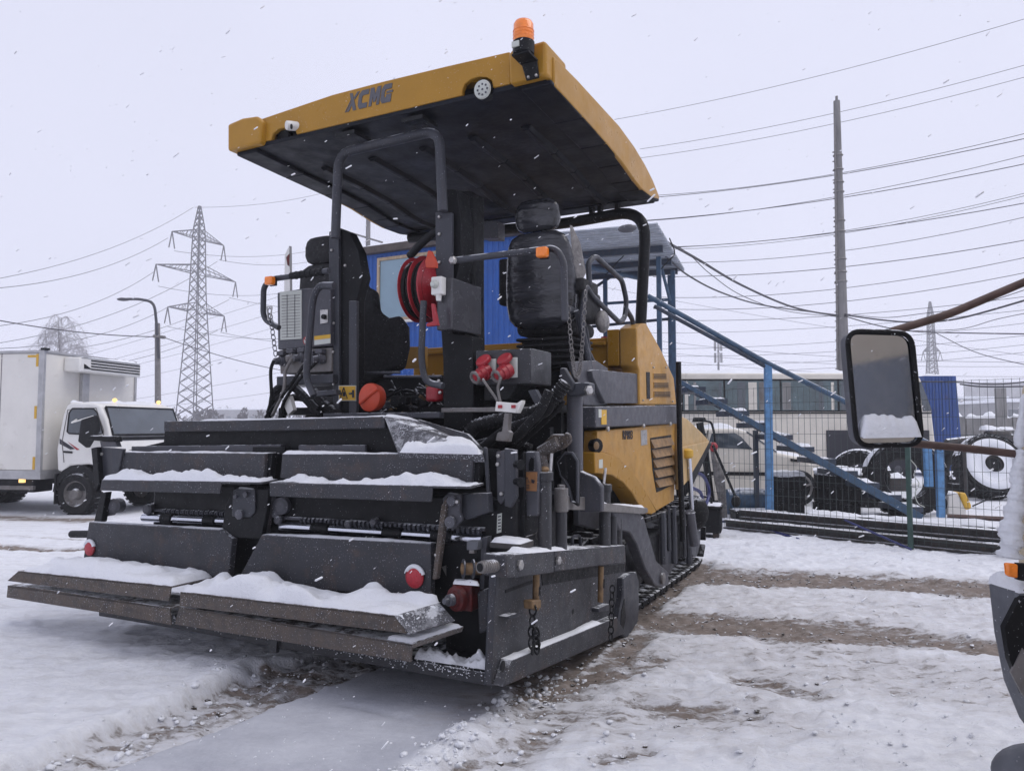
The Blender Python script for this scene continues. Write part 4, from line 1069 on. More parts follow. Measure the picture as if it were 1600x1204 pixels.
# ---- crawler tracks
TB0, TB1, TR, TZ = 5.15, 8.6, 0.34, 0.40
def track(a0, a1, proto=None):
    L = TB1 - TB0; per = 2 * L + 2 * pi * TR; n = 46; pads = []
    root = prt('track_frame', MB().box(a0 + .04, a1 - .04, TB0, TB1, TZ - .2, TZ + .2), M['black'], bevel=0.03)
    for b in (TB0, TB0 + L / 3, TB0 + 2 * L / 3, TB1):
        prt('track_wheel', MB().lathe((a0 + .02, b, TZ), (1, 0, 0), [(0, .12), (.02, .28), (a1 - a0 - .06, .28), (a1 - a0 - .04, .12)], 20), M['steel2'], root)
    if proto is None:
        mb = MB().box(0, a1 - a0, -.078, .078, 0, .04); mb.box(.02, a1 - a0 - .02, -.025, .025, .036, .075)
        proto = obj('track_pad', mb, M['rubber'], root, bevel=0.006, shift=(0, 0, 0))
        pads.append(proto)
    for i in range(n):
        s = per * i / n
        if s < L: y, z, an = TB0 + s, TZ - TR, pi
        elif s < L + pi * TR: t = (s - L) / TR; y, z, an = TB1 + TR * sin(t), TZ - TR * cos(t), pi - t
        elif s < 2 * L + pi * TR: y, z, an = TB1 - (s - L - pi * TR), TZ + TR, 0
        else: t = (s - 2 * L - pi * TR) / TR; y, z, an = TB0 - TR * sin(t), TZ + TR * cos(t), t
        o = proto if (i == 0 and pads) else dup(proto)
        o.parent = root; o.location = (a0, y - P.shift, z)
        # the pad's up axis faces outwards
        if s < L: ang = pi
        elif s < L + pi * TR: ang = pi + (s - L) / TR
        elif s < 2 * L + pi * TR: ang = 0
        else: ang = (s - 2 * L - pi * TR) / TR
        o.rotation_euler = (ang, 0, 0)
    return proto
tp = track(.98, 1.30)
track(-1.30, -.98, tp)
# ---- tow arm over the track
prt('tow_arm', polA([(958, 800), (985, 792), (1006, 806), (1014, 835), (1026, 876), (1044, 893), (1046, 912), (1036, 918), (1024, 914), (1008, 887), (995, 850), (985, 832), (968, 828)], 1.44, 0.09), M['gray'], bevel=0.012)
pin = PA(1034, 903, 1.445); prt('arm_pin', MB().lathe(pin, (1, 0, 0), [(0, .05), (.02, .05), (.025, .035), (.03, .0)], 14), M['lgray'])
prt('arm_plate', polA([(905, 775), (935, 780), (965, 800), (985, 806), (960, 835), (905, 820)], 1.24, 0.05), M['gray'], bevel=0.01)
ad = prt('auger_shield', polA([(974, 903), (984, 896), (995, 893), (998, 905), (999, 945), (997, 970), (989, 991), (980, 998), (969, 990), (966, 975), (970, 950), (974, 930)], 1.40, 0.06), M['steel2'], bevel=0.012)
prt('shield_slot', polA([(971, 955), (976, 935), (978, 965), (974, 985), (970, 980)], 1.404, 0.01), M['black'], ad)

# ================================================================== screed of the paver (raised and tilted)
SA = 1.35
ep = prt('end_plate', polA([(775, 897), (978, 876), (973, 920), (965, 987), (767, 1070)], SA, 0.035), M['steel'], bevel=0.005)
prt('end_plate_edge', polB([(764, 899), (776, 897), (768, 1072), (756, 1068)], PA(776, 960, SA).y - .012, .03), M['steel2'], ep, bevel=0.003)
lower = [PA(782, 1028, SA), PA(950, 962, SA), PA(964, 987, SA), PA(768, 1070, SA)]
ft = prt('foot_ledge', MB().prism(lower, (.07, 0, 0)), M['steel'], ep, bevel=0.008)
o7 = Vector((.07, 0, 0)); g3 = Vector((0, 0, .004))
snow_cap([lower[0] + o7 + g3, lower[1] + o7 + g3, lower[1] + g3 * 1, lower[0] + g3], .022, ep, 3, .02, edge=.012, gaps=0.32)
prt('frost', MB(), M['snow'], ep) if False else None
for (x, y, r_) in ((786, 1040, .028), (833, 1016, .026)):
    prt('hole', MB().lathe(PA(x, y, SA + .073), (1, 0, 0), [(-.004, r_), (0, r_), (.0015, r_ * .9), (.002, 0)], 16), M['black'], ep)
prt('hole', MB().lathe(PA(895, 955, SA), (1, 0, 0), [(-.004, .018), (.002, .018), (.003, 0)], 12), M['black'], ep)
prt('slot', polA([(790, 921), (840, 903), (840, 908), (790, 926)], SA + .003, 0.006), M['black'], ep)
for pix in ([(791, 963), (812, 956), (820, 958), (800, 967)], [(935, 950), (952, 943), (952, 953), (936, 956)]):
    prt('step_bracket', polA(pix, SA + .05, 0.055), M['steel2'], ep, bevel=0.004)
# upper beam along the end plate
bm = prt('side_beam', polA([(804, 866), (866, 860), (866, 894), (804, 903)], SA + .12, .14), M['steel'], bevel=0.008)
prt('side_beam_front', polA([(867, 859), (977, 851), (978, 878), (867, 893)], SA + .115, .13), M['steel'], bm, bevel=0.008)
bolts(bm, [PA(811, 882, SA + .121)], (1, 0, 0), .03, .02); bolts(bm, [PA(871, 875, SA + .121)], (1, 0, 0), .026, .02)
t0, t1 = PA(806, 864.5, SA + .12), PA(976, 851, SA + .12)
snow_cap([t0, t1, t1 + Vector((-.13, 0, 0)), t0 + Vector((-.13, 0, 0))], .03, bm, 5, .02, edge=.02, gaps=0.36)
eb = prt('beam_end_block', polA([(791, 866), (806, 865), (806, 902), (791, 902)], SA + .135, .14), M['steel'], bevel=0.012)
eb.modifiers.clear() if False else None
b0_ = PA(791, 884, SA + .135).y
pA, pB = PB(750, 886, b0_ - .11), PB(778, 883, b0_ + .02)
pe = prt('beam_pipe', MB().tube([pA, pB], .03, 16), M['lgray'], eb)
prt('pipe_bore', MB().lathe(pA + (pA - pB).normalized() * .001, pA - pB, [(0, .022), (.001, .022), (.0015, 0)], 16), M['black'], eb)
for k in range(6): prt('pipe_thread', MB().torus(pA.lerp(pB, .15 + .12 * k), pA - pB, .03, .004, 16, 6), M['lgray'], eb)
tp_ = prt('top_plate', MB().box(1.20, 1.40, 3.80, 3.98, .905, .94), M['oldsteel'], eb, bevel=0.006)
snow_cap([(1.21, 3.80, .942), (1.39, 3.80, .942), (1.39, 3.97, .942), (1.21, 3.97, .942)], .03, eb, 9, .015, edge=.03)
prt('beam_gap', polA([(846, 895), (976, 880), (975, 893), (848, 914)], SA + .004, .008), M['black'], ep)
# guide rods and chains hanging in front of the end plate
for (x, y0, y1) in ((838, 896, 952), (939, 884, 940)):
    ro = prt('guide_rod', MB().tube([PA(x, y0, SA + .08), PA(x - 1, y1, SA + .08)], .02, 10), M['brass'])
    prt('rod_clamp', MB().tube([PA(x + 1, y0 + (y1 - y0) * .35, SA + .08), PA(x + .5, y0 + (y1 - y0) * .6, SA + .08)], .026, 10), M['black'], ro)
prt('rod_head', polA([(832, 938), (846, 936), (846, 950), (833, 952)], SA + .11, .06), M['brass'], ro, bevel=0.008)
chain(PA(833, 945, SA + .1), PA(830, 1012, SA + .12), 0, ep, m='black', R=.02, r=.006)
chain(PA(837, 985, SA + .1), PA(839, 1016, SA + .12), 0, ep, m='black', R=.02, r=.006)
chain(PA(957, 915, SA + .1), PA(954, 1000, SA + .12), 0, ep, m='black', R=.018, r=.005)
# ---- vertical guide channel, plates and cylinders at the right end
ch = prt('guide_channel', polB([(755, 698), (760, 699), (766, 793), (761, 791)], 3.86, .02), M['steel2'], bevel=0.004)
prt('channel_web', polB([(760, 700), (778, 702), (780, 788), (764, 788)], 3.97, .03), M['black'], ch)
prt('channel_face', polB([(775, 706), (788, 703), (790, 778), (782, 788), (777, 782)], 3.90, .03), M['gray'], ch, bevel=0.004)
prt('channel_side', polB([(788, 700), (805, 703), (806, 776), (797, 793), (788, 790)], 3.88, .04), M['steel2'], ch, bevel=0.004)
prt('end_bracket', polB([(760, 790), (818, 705), (820, 852), (764, 850)], 3.98, .035), M['black'], bevel=0.004)
prt('end_bracket_face', polB([(760, 788), (785, 788), (790, 850), (764, 849)], 3.93, .028), M['steel'], ch, bevel=0.003)
prt('barcode_label', polB([(777, 803), (784, 801), (783, 831), (776, 833)], 3.916, .003), M['sticker'], ch)
for k in range(5): prt('barcode_bar', polB([(778, 806 + k * 5), (782.5, 805 + k * 5), (782.5, 807 + k * 5), (778, 808 + k * 5)], 3.914, .001), M['print'], ch, smooth=0)
bolts(ch, [PB(x, y, 3.895) for x, y in ((779, 712), (784, 771), (803, 772), (778, 725))], (0, -1, 0), .013)
for x, y in ((806, 725), (806, 752)): prt('clamp_knob', MB().lathe(PB(x, y, 3.87), (1, -0.6, 0), [(0, .022), (.04, .022), (.045, .03), (.06, .03), (.062, 0)], 8), M['black'], ch)
bp = prt('bearing_plate', polB([(815, 712), (822, 705), (838, 705), (842, 735), (840, 806), (817, 806)], 4.02, .05), M['gray'], bevel=0.008)
prt('bearing_slot', polB([(826, 724), (829, 714), (834, 716), (834, 735), (826, 735)], 4.016, .01), M['black'], bp)
wq = prt('warning_sticker', polB([(818, 737), (839, 737), (838, 767), (818, 766)], 4.012, .006), M['ostick'], bp)
for y in (757, 759.5, 762): prt('print_mark', polB([(820.5, y), (827, y), (827, y + .9), (820.5, y + .9)], 4.009, .002), M['print'], bp, smooth=0)
prt('print_mark', MB().tube([PB(x, y, 4.009) for x, y in ((823.5, 745), (820.5, 753), (826.5, 753), (823.5, 745))], .002, 4), M['print'], bp)
prt('print_mark', polB([(830, 748), (835.5, 750), (834.5, 755), (830.5, 754)], 4.009, .002), M['print'], bp, smooth=0)
def vcyl(name, x, y0, y1, a, r, m='dark', head=None, x1=None):
    p0_, p1_ = PA(x1 if x1 is not None else x, y1, a), PA(x, y0, a)
    c = prt(name, MB().tube([p0_, p1_], r, 16), M[m])
    if head: prt('cylinder_head', MB().tube([p1_ - Vector((0, 0, head)), p1_ + Vector((0, 0, .004))], r * 1.25, 16), M[m], c, bevel=0.004)
    return c
c1 = vcyl('guide_cylinder', 851, 738, 858, 1.42, .042, head=.05)
prt('indicator_pin', MB().tube([PA(860, 736, 1.42), PA(862, 708, 1.42)], .01, 8), M['bolt'], c1)
prt('cylinder_eye', MB().ball(PA(851, 733, 1.42), (.03, .03, .02), 10, 6), M['brass'], c1)
pv = vcyl('pivot_tube', 877, 764, 858, 1.43, .036)
prt('pivot_collar', MB().tube([PA(877, 799, 1.43), PA(877, 762, 1.43)], .044, 16), M['lgray'], pv, bevel=0.004)
prt('pivot_bolt', MB().tube([PA(877, 762, 1.43), PA(877, 757, 1.43)], .025, 6), M['lgray'], pv)
c3 = vcyl('guide_cylinder', 945, 757, 856, 1.41, .042, head=.05)
prt('indicator_pin', MB().tube([PA(943, 756, 1.41), PA(946, 731, 1.41)], .012, 8), M['bolt'], c3)
vcyl('guide_pin', 958, 806, 855, 1.42, .03); vcyl('guide_pin', 967, 810, 853, 1.42, .025)
vcyl('guide_pin', 858, 800, 856, 1.2, .03); vcyl('guide_pin', 905, 770, 856, 1.1, .05); vcyl('guide_pin', 926, 770, 856, 1.2, .02)
lc_ = vcyl('lift_cylinder', 898, 616, 780, 1.30, .056, 'gray', x1=899)
prt('cylinder_rod', MB().tube([PA(898, 616, 1.30), PA(897, 598, 1.30)], .045, 12), M['steel2'], lc_)
hdz = prt('lift_bracket', polB([(880, 598), (920, 597), (921, 615), (890, 620), (880, 610)], 4.75, .12), M['steel2'], lc_, bevel=0.01)
prt('lift_ear', polB([(874, 575), (882, 574), (896, 598), (894, 610), (874, 610)], 4.72, .05), M['steel2'], lc_, bevel=0.01)
bolts(lc_, [PB(918, 610, 4.74)], (1, -0.5, 0), .035, .03)
# horizontal draft bar
db = prt('depth_bar', polA([(884, 774), (924, 777), (925, 783), (925, 797), (884, 796)], 1.42, .07), M['lgray'], bevel=0.005)
prt('depth_bar_arm', polA([(925, 783), (1012, 793), (1013, 800), (1006, 803), (925, 798)], 1.47, .10), M['lgray'], db, bevel=0.006)
t0, t1 = PA(927, 783, 1.47), PA(1008, 792.5, 1.47)
snow_cap([t0, t1, t1 + Vector((-.1, 0, 0)), t0 + Vector((-.1, 0, 0))], .018, db, 15, .02, edge=.02)
# linkage
for (pix, b, th, m) in (([(840, 700), (862, 678), (884, 678), (890, 690), (880, 700), (862, 707), (850, 722), (838, 716)], 4.42, .06, 'worn'),
                        ([(884, 706), (895, 707), (903, 720), (903, 792), (893, 785), (887, 760), (876, 740), (878, 720)], 4.5, .05, 'black'),
                        ([(868, 715), (884, 707), (886, 750), (876, 745), (866, 730)], 4.48, .08, 'black'),
                        ([(905, 735), (928, 745), (940, 760), (940, 800), (905, 800)], 4.75, .06, 'gray')):
    lk = prt('linkage', polB(pix, b, th), M[m], bevel=0.012, seg=3)
    if pix[0] == (884, 706): prt('linkage_rim', MB().tube([PB(x, y, 4.49) for x, y in ((872, 722), (884, 707), (894, 708), (902, 720), (902, 785), (894, 783), (888, 760), (877, 742), (872, 722))], .012, 6), M['steel2'], lk)
    if m == 'worn':
        prt('linkage_tube', MB().tube([PB(844, 706, 4.40), PB(872, 690, 4.40)], .037, 14), M['worn'], lk)
        prt('linkage_eye', MB().torus(PB(887, 684, 4.42), (0.5, 1, 0.2), .025, .012, 14, 8), M['worn'], lk)
        prt('linkage_fork', MB().tube([PB(846, 712, 4.40), PB(852, 732, 4.40)], .03, 10), M['worn'], lk)
for pts, r_, b in (([(728, 690), (740, 668), (770, 658), (812, 650), (845, 640), (866, 622), (884, 598)], .043, 4.32), ([(752, 700), (790, 672), (830, 655), (856, 640), (862, 612)], .032, 4.3),
                   ([(800, 690), (826, 662), (845, 640), (858, 610)], .03, 4.2), ([(805, 700), (840, 668), (870, 640), (880, 625)], .02, 4.4), ([(735, 700), (760, 690), (800, 692), (830, 700)], .03, 4.5)):
    pth = spline([PB(x, y, b) for x, y in pts], 10)
    hs_ = prt('hydraulic_hose', MB().tube(pth, r_, 12), M['rubber'], smooth=180)
    if r_ > .04:
        for k in range(3, len(pth) - 1, 2): prt('hose_wrap', MB().torus(pth[k], pth[k + 1] - pth[k - 1], r_, .006, 14, 6), M['rubber'], hs_, smooth=180)
prt('tie_wire', MB().tube(spline([PA(822, 838, 1.36), PA(838, 832, 1.36), (PA(842, 820, 1.36)), PA(838, 840, 1.36), PA(852, 848, 1.36)]), .003, 5), M['lgray'], smooth=180)
u_ = [PA(894, 853, 1.3), PA(894, 838, 1.3), PA(906, 836, 1.3), PA(907, 852, 1.3)]
prt('lifting_eye', MB().tube(bend(u_, .04), .012, 8), M['steel2'])
prt('inner_wall', MB().box(.8, 1.22, 4.62, 4.68, .5, 1.6), M['black'])

# ---- screed body
prt('screed_body', MB().box(-1.85, 1.31, 3.92, 4.55, .42, 1.18), M['black'], bevel=0.02)
base = prt('screed_base', polB([(154, 962), (240, 976), (760, 1071), (762, 1052), (500, 1005), (280, 962), (176, 944), (154, 942)], 3.62, .5), M['dark'], bevel=0.006)
zb0, zb1 = PB(190, 962, 3.60), PB(752, 1062, 3.60)
fr_ = []
lump_mb = MB(); rnd = random.Random(33)
for i in range(800):
    t = rnd.random(); p = PB(176, 944 + 6, 3.615).lerp(PB(760, 1050 + 8, 3.615), t)
    s = rnd.uniform(.0012, .004)
    lump_mb.ball(p + Vector((0, rnd.uniform(-.012, .01), rnd.gauss(.012, .016))), (s * 1.5, s, s), 6, 4)
prt('frost_crust', lump_mb, M['snow'], base, smooth=180, kind='stuff')
for i in range(8):                       # rubber wear strips hanging from the base
    pass
prt('base_clip', polB([(423, 998), (433, 999), (431, 1020), (421, 1018)], 3.60, .03), M['dark'], base)
prt('tray', MB().box(.86, 1.31, 3.63, 3.90, .24, .27), M['black'])
prt('pocket_back', MB().box(.86, 1.31, 3.88, 3.915, .27, .95), M['black'])
snow_cap([(.80, 3.63, .272), (1.30, 3.63, .272), (1.30, 3.78, .272), (.80, 3.78, .272)], .05, base, 19, .010, edge=.04, lump=1.8, flow=11)

# helper: the face of one extension panel
def panel(name, pix, b, th, m='steel', parent=None, bev=0.006): return prt(name, polB(pix, b, th), M[m], parent, bevel=bev)
def cap_on(px0, px1, b, depth, h, seed, parent, **k):
    a, c = PB(*px0, b), PB(*px1, b)
    return snow_cap([a, c, c + Vector((0, depth, 0.0)), a + Vector((0, depth, 0.0))], h, parent, seed, **k)
# top shelf
sh = panel('shelf_beam', [(256, 658), (420, 655), (601, 650), (601, 669), (420, 673), (256, 674)], 3.98, .06)
cap_on((300, 657.6), (600, 650), 3.98, .06, .02, 2, sh, edge=.02, gaps=.3)
flare = [PB(600, 650, 3.98), PB(652, 656, 4.12), PB(755, 704, 4.1), PB(754, 709, 3.78), PB(622, 707, 3.78)]
fm = MB(); dn = Vector((0, .0, -.05)); fm.prism(flare, (0, .03, -.05)); fl_o = prt('shelf_flare', fm, M['dirtysnow'], sh, bevel=0.004, smooth=0)
prt('shelf_flare_edge', MB().prism([PB(652, 655, 4.125), PB(730, 678, 4.13), PB(755, 704, 4.11), PB(750, 706, 4.11), PB(652, 666, 4.125)], (0, .03, 0)), M['steel'], sh)
fa = PB(624, 706, 3.77); fb_ = PB(753, 709, 3.77); fc = PB(748, 700, 4.06); fd = PB(645, 672, 4.02)
snow_cap([fa, fb_, fc, fd], .07, sh, 44, .02, edge=.07, lump=.9)
snow_cap([PB(598, 651, 3.97), PB(622, 654, 4.04), PB(655, 656, 4.13), PB(600, 649, 4.10)], .03, sh, 45, .02, edge=.03)
prt('shelf_underside', polB([(258, 668), (612, 664), (624, 705), (200, 703), (256, 690)], 4.06, .3), M['black'], sh)
prt('shelf_hinge', MB().box(-1.6, .85, 4.18, 4.5, 1.28, 1.5), M['black'], sh, bevel=0.01)

def extension(side):
    R_ = side == 'r'
    if R_:
        b1 = [(441, 708.5), (740, 708.5), (736, 759), (437, 747)]; st = [(421, 753.6), (676, 758.5), (674, 784), (421, 775)]
        stl = (736, 760); lp_ = [(409, 834.6), (673, 848.5), (673, 938), (371, 906)]
        back = [(466, 695), (570, 695), (570, 709), (466, 709)]
    else:
        b1 = [(187, 706), (414, 708), (411, 752), (184, 744)]; st = [(159, 749), (346, 752), (343, 771), (156, 766)]
        stl = (409, 753); lp_ = [(139, 815), (345, 827), (363, 841.5), (356, 903), (129, 879)]
        back = [(205, 697), (438, 694), (437, 710), (205, 708)]
    ub = panel('upper_step', b1, 3.80, .10)
    panel('upper_step_return', [(b1[1][0], b1[1][1]), (b1[1][0] + 12, b1[1][1] - 1), (b1[2][0] + 10, b1[2][1] - 3), b1[2]], 3.83, .05, 'black', ub)
    panel('back_plate', back, 4.0, .03, 'gray', ub)
    cap_on(b1[0], (b1[1][0], b1[1][1]), 3.80, .14, .024, 61 if R_ else 62, ub, edge=.04, step=.02)
    lower_ = panel('lower_step', st, 3.66, .012, 'steel')
    tr = MB().prism([PB(*st[0], 3.662), PB(*stl, 3.662) + Vector((0, 0, .0)), PB(*stl, 3.662) + Vector((0, .145, .012)), PB(*st[0], 3.662) + Vector((0, .145, .012))], (0, 0, -.012))
    prt('lower_step_tread', tr, M['steel'], lower_)
    cap_on((st[0][0] + 1, st[0][1] - .5), (stl[0] - 2, stl[1] - .5), 3.665, .13, .066, 73 if R_ else 77, lower_, edge=.045, lump=1.7, step=.013, flow=3.4, sag=.004, block=.5)
    lpn = panel('kick_panel', lp_, 3.75, .05, 'steel')
    cap_on((lp_[0][0], lp_[0][1]), (lp_[1][0] if R_ else 345, lp_[1][1]), 3.75, .06, .022, 83 if R_ else 88, lpn, edge=.02, step=.014, lump=.6)
    rx, ry, rr_ = (649.5, 901, .058) if R_ else (142, 856, .052)
    q = PB(rx, ry, 3.75)
    rf = prt('reflector', MB().lathe(q, (0, -1, 0), [(0, rr_), (.012, rr_), (.018, rr_ * .93), (.02, rr_ * .8), (.021, 0)], 24), M['reflector'], lpn, smooth=40)
    prt('reflector_rim', MB().torus(q - Vector((0, .012, 0)), (0, 1, 0), rr_ * 1.02, .006, 24, 6), M['red'], lpn)
    sq = MB().torus(q + Vector((0, -.012, .004)), (0, 1, 0), rr_ * 1.06, .014, 24, 8)
    sq.f = [f for f in sq.f if all(sq.v[i].z > q.z + rr_ * .3 for i in f)]
    prt('snow_cap', sq, M['snow'], lpn, smooth=180)
    # cylinders and slide rods in the dark gap
    xs = (225, 410) if not R_ else (440, 755)
    yy = (808, 817) if not R_ else (822, 842)
    for dz, r_ in ((0, .032), (.055, .012)):
        p0_, p1_ = PB(xs[0], yy[0], 3.89) + Vector((0, dz * .5, dz)), PB(xs[1], yy[1], 3.89) + Vector((0, dz * .5, dz))
        rd = prt('slide_rod', MB().tube([p0_, p1_], r_, 14), M['chrome'] if dz == 0 else M['gray'])
        if dz == 0:
            for t in (.18, .55, .78): prt('rod_collar', MB().tube([p0_.lerp(p1_, t), p0_.lerp(p1_, t + .09)], .042, 14), M['black'], rd)
    rk = MB(); p0_, p1_ = PB(xs[0] + 30, yy[0] - 10, 3.9), PB(xs[1], yy[1] - 12, 3.9)
    for i in range(40): rk.tube([p0_.lerp(p1_, i / 40), p0_.lerp(p1_, (i + .5) / 40)], .02 if i % 2 else .016, 8)
    prt('threaded_rod', rk, M['steel2'])
    for (x, y, s) in (((180, 790, .06), (170, 800, .03), (232, 795, .04)) if not R_ else ((440, 790, .06), (432, 802, .03), (436, 812, .03), (545, 818, .025), (585, 815, .025))):
        p = PB(x, y, 3.88); prt('rod_bearing', MB().lathe(p, (0.3, -1, 0), [(-.05, s), (.02, s), (.03, s * .7), (.03, s * .4), (.034, 0)], 12), M['gray'], lpn)
    return ub
extension('r'); extension('l')
prt('gap_filler', polB([(395, 698), (445, 698), (440, 765), (390, 765)], 3.96, .05), M['black'])
# bracket plates between and beside the extensions
kb = prt('centre_bracket', polB([(352, 790), (365, 762), (398, 764), (420, 763), (416, 800), (408, 842), (345, 838)], 3.78, .04), M['black'], bevel=0.006)
prt('bracket_plate', polB([(364, 766), (372, 763), (398, 765), (398, 800), (390, 808), (362, 806)], 3.765, .016), M['steel2'], kb, bevel=0.004)
for x, y, r_ in ((386, 772, .02), (376, 803, .035), (370, 775, .016)): prt('pin', MB().lathe(PB(x, y, 3.765), (0, -1, 0), [(0, r_), (.02, r_), (.024, r_ * .6), (.025, 0)], 10), M['gray'], kb)
snow_cap([PB(372, 763, 3.77), PB(398, 764, 3.77), PB(398, 764, 3.82), PB(372, 763, 3.82)], .03, kb, 8, .01, edge=.02)
prt('bracket_side', polB([(411, 772), (424, 772), (412, 838), (409, 835)], 3.81, .05), M['steel'], kb)
rb_ = prt('right_bracket', polB([(691, 778), (700, 769), (719, 772), (718, 800), (722, 812), (706, 828), (697, 815)], 3.77, .03), M['gray'], bevel=0.006)
prt('bracket_arm', polB([(689, 790), (698, 775), (690, 850), (682, 905), (675, 905), (682, 845)], 3.74, .04), M['worn'], rb_, bevel=0.005)
prt('bracket_beam', polB([(719, 771), (762, 770), (764, 800), (730, 812), (719, 805)], 3.82, .06), M['steel2'], rb_, bevel=0.005)
for x, y, r_ in ((707, 782, .03), (716, 783, .012), (705, 815, .035), (683, 866, .01)): prt('pin', MB().lathe(PB(x, y, 3.762), (0, -1, 0), [(0, r_), (.02, r_), (.024, r_ * .6), (.025, 0)], 12), M['gray'] if r_ > .013 else M['bolt'], rb_)
# left end plates
le = prt('left_end_plate', polB([(151, 698), (192, 701), (183, 746), (158, 745), (157, 755), (150, 755)], 3.78, .03), M['steel2'], bevel=0.004)
prt('left_end_edge', polB([(142, 700), (151, 698), (155, 755), (149, 768)], 3.74, .05), M['black'], le, bevel=0.004)
prt('left_flap', polB([(135, 687), (140, 680), (177, 681), (180, 690), (168, 690)], 3.76, .07), M['rubber'], le, bevel=0.01)
prt('flap_bracket', polB([(156, 689), (180, 689), (183, 698), (158, 698)], 3.79, .04), M['gray'], le)
bolts(le, [PB(160, 709, 3.778)], (0, -1, 0))
prt('left_arm', polB([(158, 770), (166, 768), (158, 815), (146, 818), (151, 795)], 3.8, .05), M['black'], le, bevel=0.004)
prt('left_pin', MB().tube([PB(112, 834, 3.82), PB(142, 834, 3.82)], .03, 10), M['black'], le)
# motor, spool, junction box in the right pocket
mt = prt('drive_motor', polB([(706, 912), (737, 908), (737, 956), (706, 952)], 3.72, .1), M['redgrime'], bevel=0.01)
mc = PB(717, 934, 3.72)
prt('motor_flange', MB().lathe(mc, (-0.3, -1, 0), [(0, .075), (.03, .07), (.035, .05), (.05, .048)], 20), M['redgrime'], mt)
prt('motor_shaft', MB().lathe(mc + Vector((-.015, -.05, 0)), (-0.3, -1, 0), [(0, .035), (.03, .033), (.034, .02), (.06, .018), (.061, 0)], 12), M['gray'], mt)
snow_cap([PB(708, 911, 3.715), PB(749, 914, 3.715), PB(749, 910, 3.83), PB(708, 908, 3.83)], .035, mt, 4, .012, edge=.02)
sp = prt('spool', MB().tube([PB(722, 888, 3.75), PB(752, 888, 3.78)], .035, 14), M['brass'])
for x in (723, 738): prt('spool_flange', MB().tube([PB(x, 888, 3.75), PB(x + 2, 888, 3.755)], .055, 18), M['steel2'], sp)
jb = prt('junction_box', polB([(729, 845), (747, 845), (746, 859), (729, 859)], 3.75, .06), M['plastic'], bevel=0.004)
prt('box_latch', polB([(733, 859), (741, 859), (741, 864), (733, 864)], 3.752, .03), M['lgray'], jb)
prt('pocket_post', polB([(752, 840), (762, 838), (758, 870), (756, 920), (750, 920)], 3.8, .05), M['steel2'])
prt('pocket_wall', polB([(745, 925), (762, 918), (762, 985), (748, 990)], 3.76, .05), M['steel'], bevel=0.01)
prt('pocket_shelf', polB([(690, 885), (735, 872), (735, 890), (700, 905)], 3.9, .05), M['lgray'])

# ---- folding walkway plates
def plate(name, top, bot, b, depth, m='worn', th=.012, zlift=.0, endc=None):
    """lip seen from behind plus the tread running forward to the kick panel"""
    lip = prt(name, MB().prism([PB(*p, b) for p in top + bot[::-1]], (0, th, 0)), M[m], bevel=0.003)
    a, c = PB(*top[0], b), PB(*top[-1], b)
    tr = [a, c, c + Vector((0, depth, zlift)), a + Vector((0, depth, zlift))]
    prt('walkway_tread', MB().prism(tr, (0, 0, -th)), M[m], lip)
    return lip, tr
wl1, tr1 = plate('walkway_plate', [(28.6, 891.5), (267, 915.5)], [(11, 907), (263, 939)], 3.42, .34)
e0 = PB(11, 907, 3.42)
snow_cap([tr1[0] + Vector((.04, .012, .0)), tr1[1] + Vector((0, .012, 0)), tr1[2], tr1[3] + Vector((.04, 0, 0))], .085, wl1, 101, .016, edge=.12, lump=.8, flow=1.5, block=.55)
wl2, tr2 = plate('walkway_plate', [(282, 924), (616, 961)], [(280, 946), (640, 990)], 3.42, .33)
pe_ = [PB(616, 961, 3.42), PB(640, 990, 3.42), PB(711, 969, 3.62), PB(686, 941, 3.64)]
prt('walkway_end', MB().prism(pe_, (-.012, 0, -.008)), M['dirtysnow'], wl2)
p6 = PB(686, 941, 3.64)
tr2b = [tr2[0] + Vector((0, .01, 0)), tr2[1] + Vector((-.01, .01, .001)), p6 + Vector((0, .02, 0.002)), tr2[3]]
snow_cap(tr2b, .10, wl2, 109, .014, edge=.10, lump=1.0, flow=1.7, block=.7)
snow_cap([pe_[0] + Vector((.004, .01, .004)), pe_[1] + Vector((0, .02, .006)), pe_[2] + Vector((-.02, 0, .006)), pe_[3] + Vector((-.01, 0, .004))], .008, wl2, 110, .014, edge=.03, lump=1.4, flow=10)
wl3, tr3 = plate('walkway_plate', [(12, 914), (50, 917), (265, 949)], [(10, 933), (180, 960), (267, 976)], 3.44, .3)
wl4, tr4 = plate('walkway_plate', [(280, 947), (644, 1006)], [(273, 975), (642, 1034)], 3.46, .25)
p7 = [PB(644, 1006, 3.46), PB(724, 978, 3.66), PB(722, 986, 3.66), PB(646, 1012, 3.46)]
prt('walkway_end', MB().prism(p7, (-.02, 0, 0)), M['worn'], wl4)
q7 = [PB(600, 1000, 3.47), PB(644, 1006, 3.47), PB(724, 978, 3.66), PB(690, 975, 3.68)]
prt('walkway_wing', MB().prism(q7, (0, 0, -.012)), M['worn'], wl4)
snow_cap([q7[0] + Vector((0, 0, .002)), q7[1] + Vector((0, 0, .002)), q7[2] + Vector((0, 0, .002)), q7[3] + Vector((0, 0, .002))], .03, wl4, 111, .016, edge=.04)

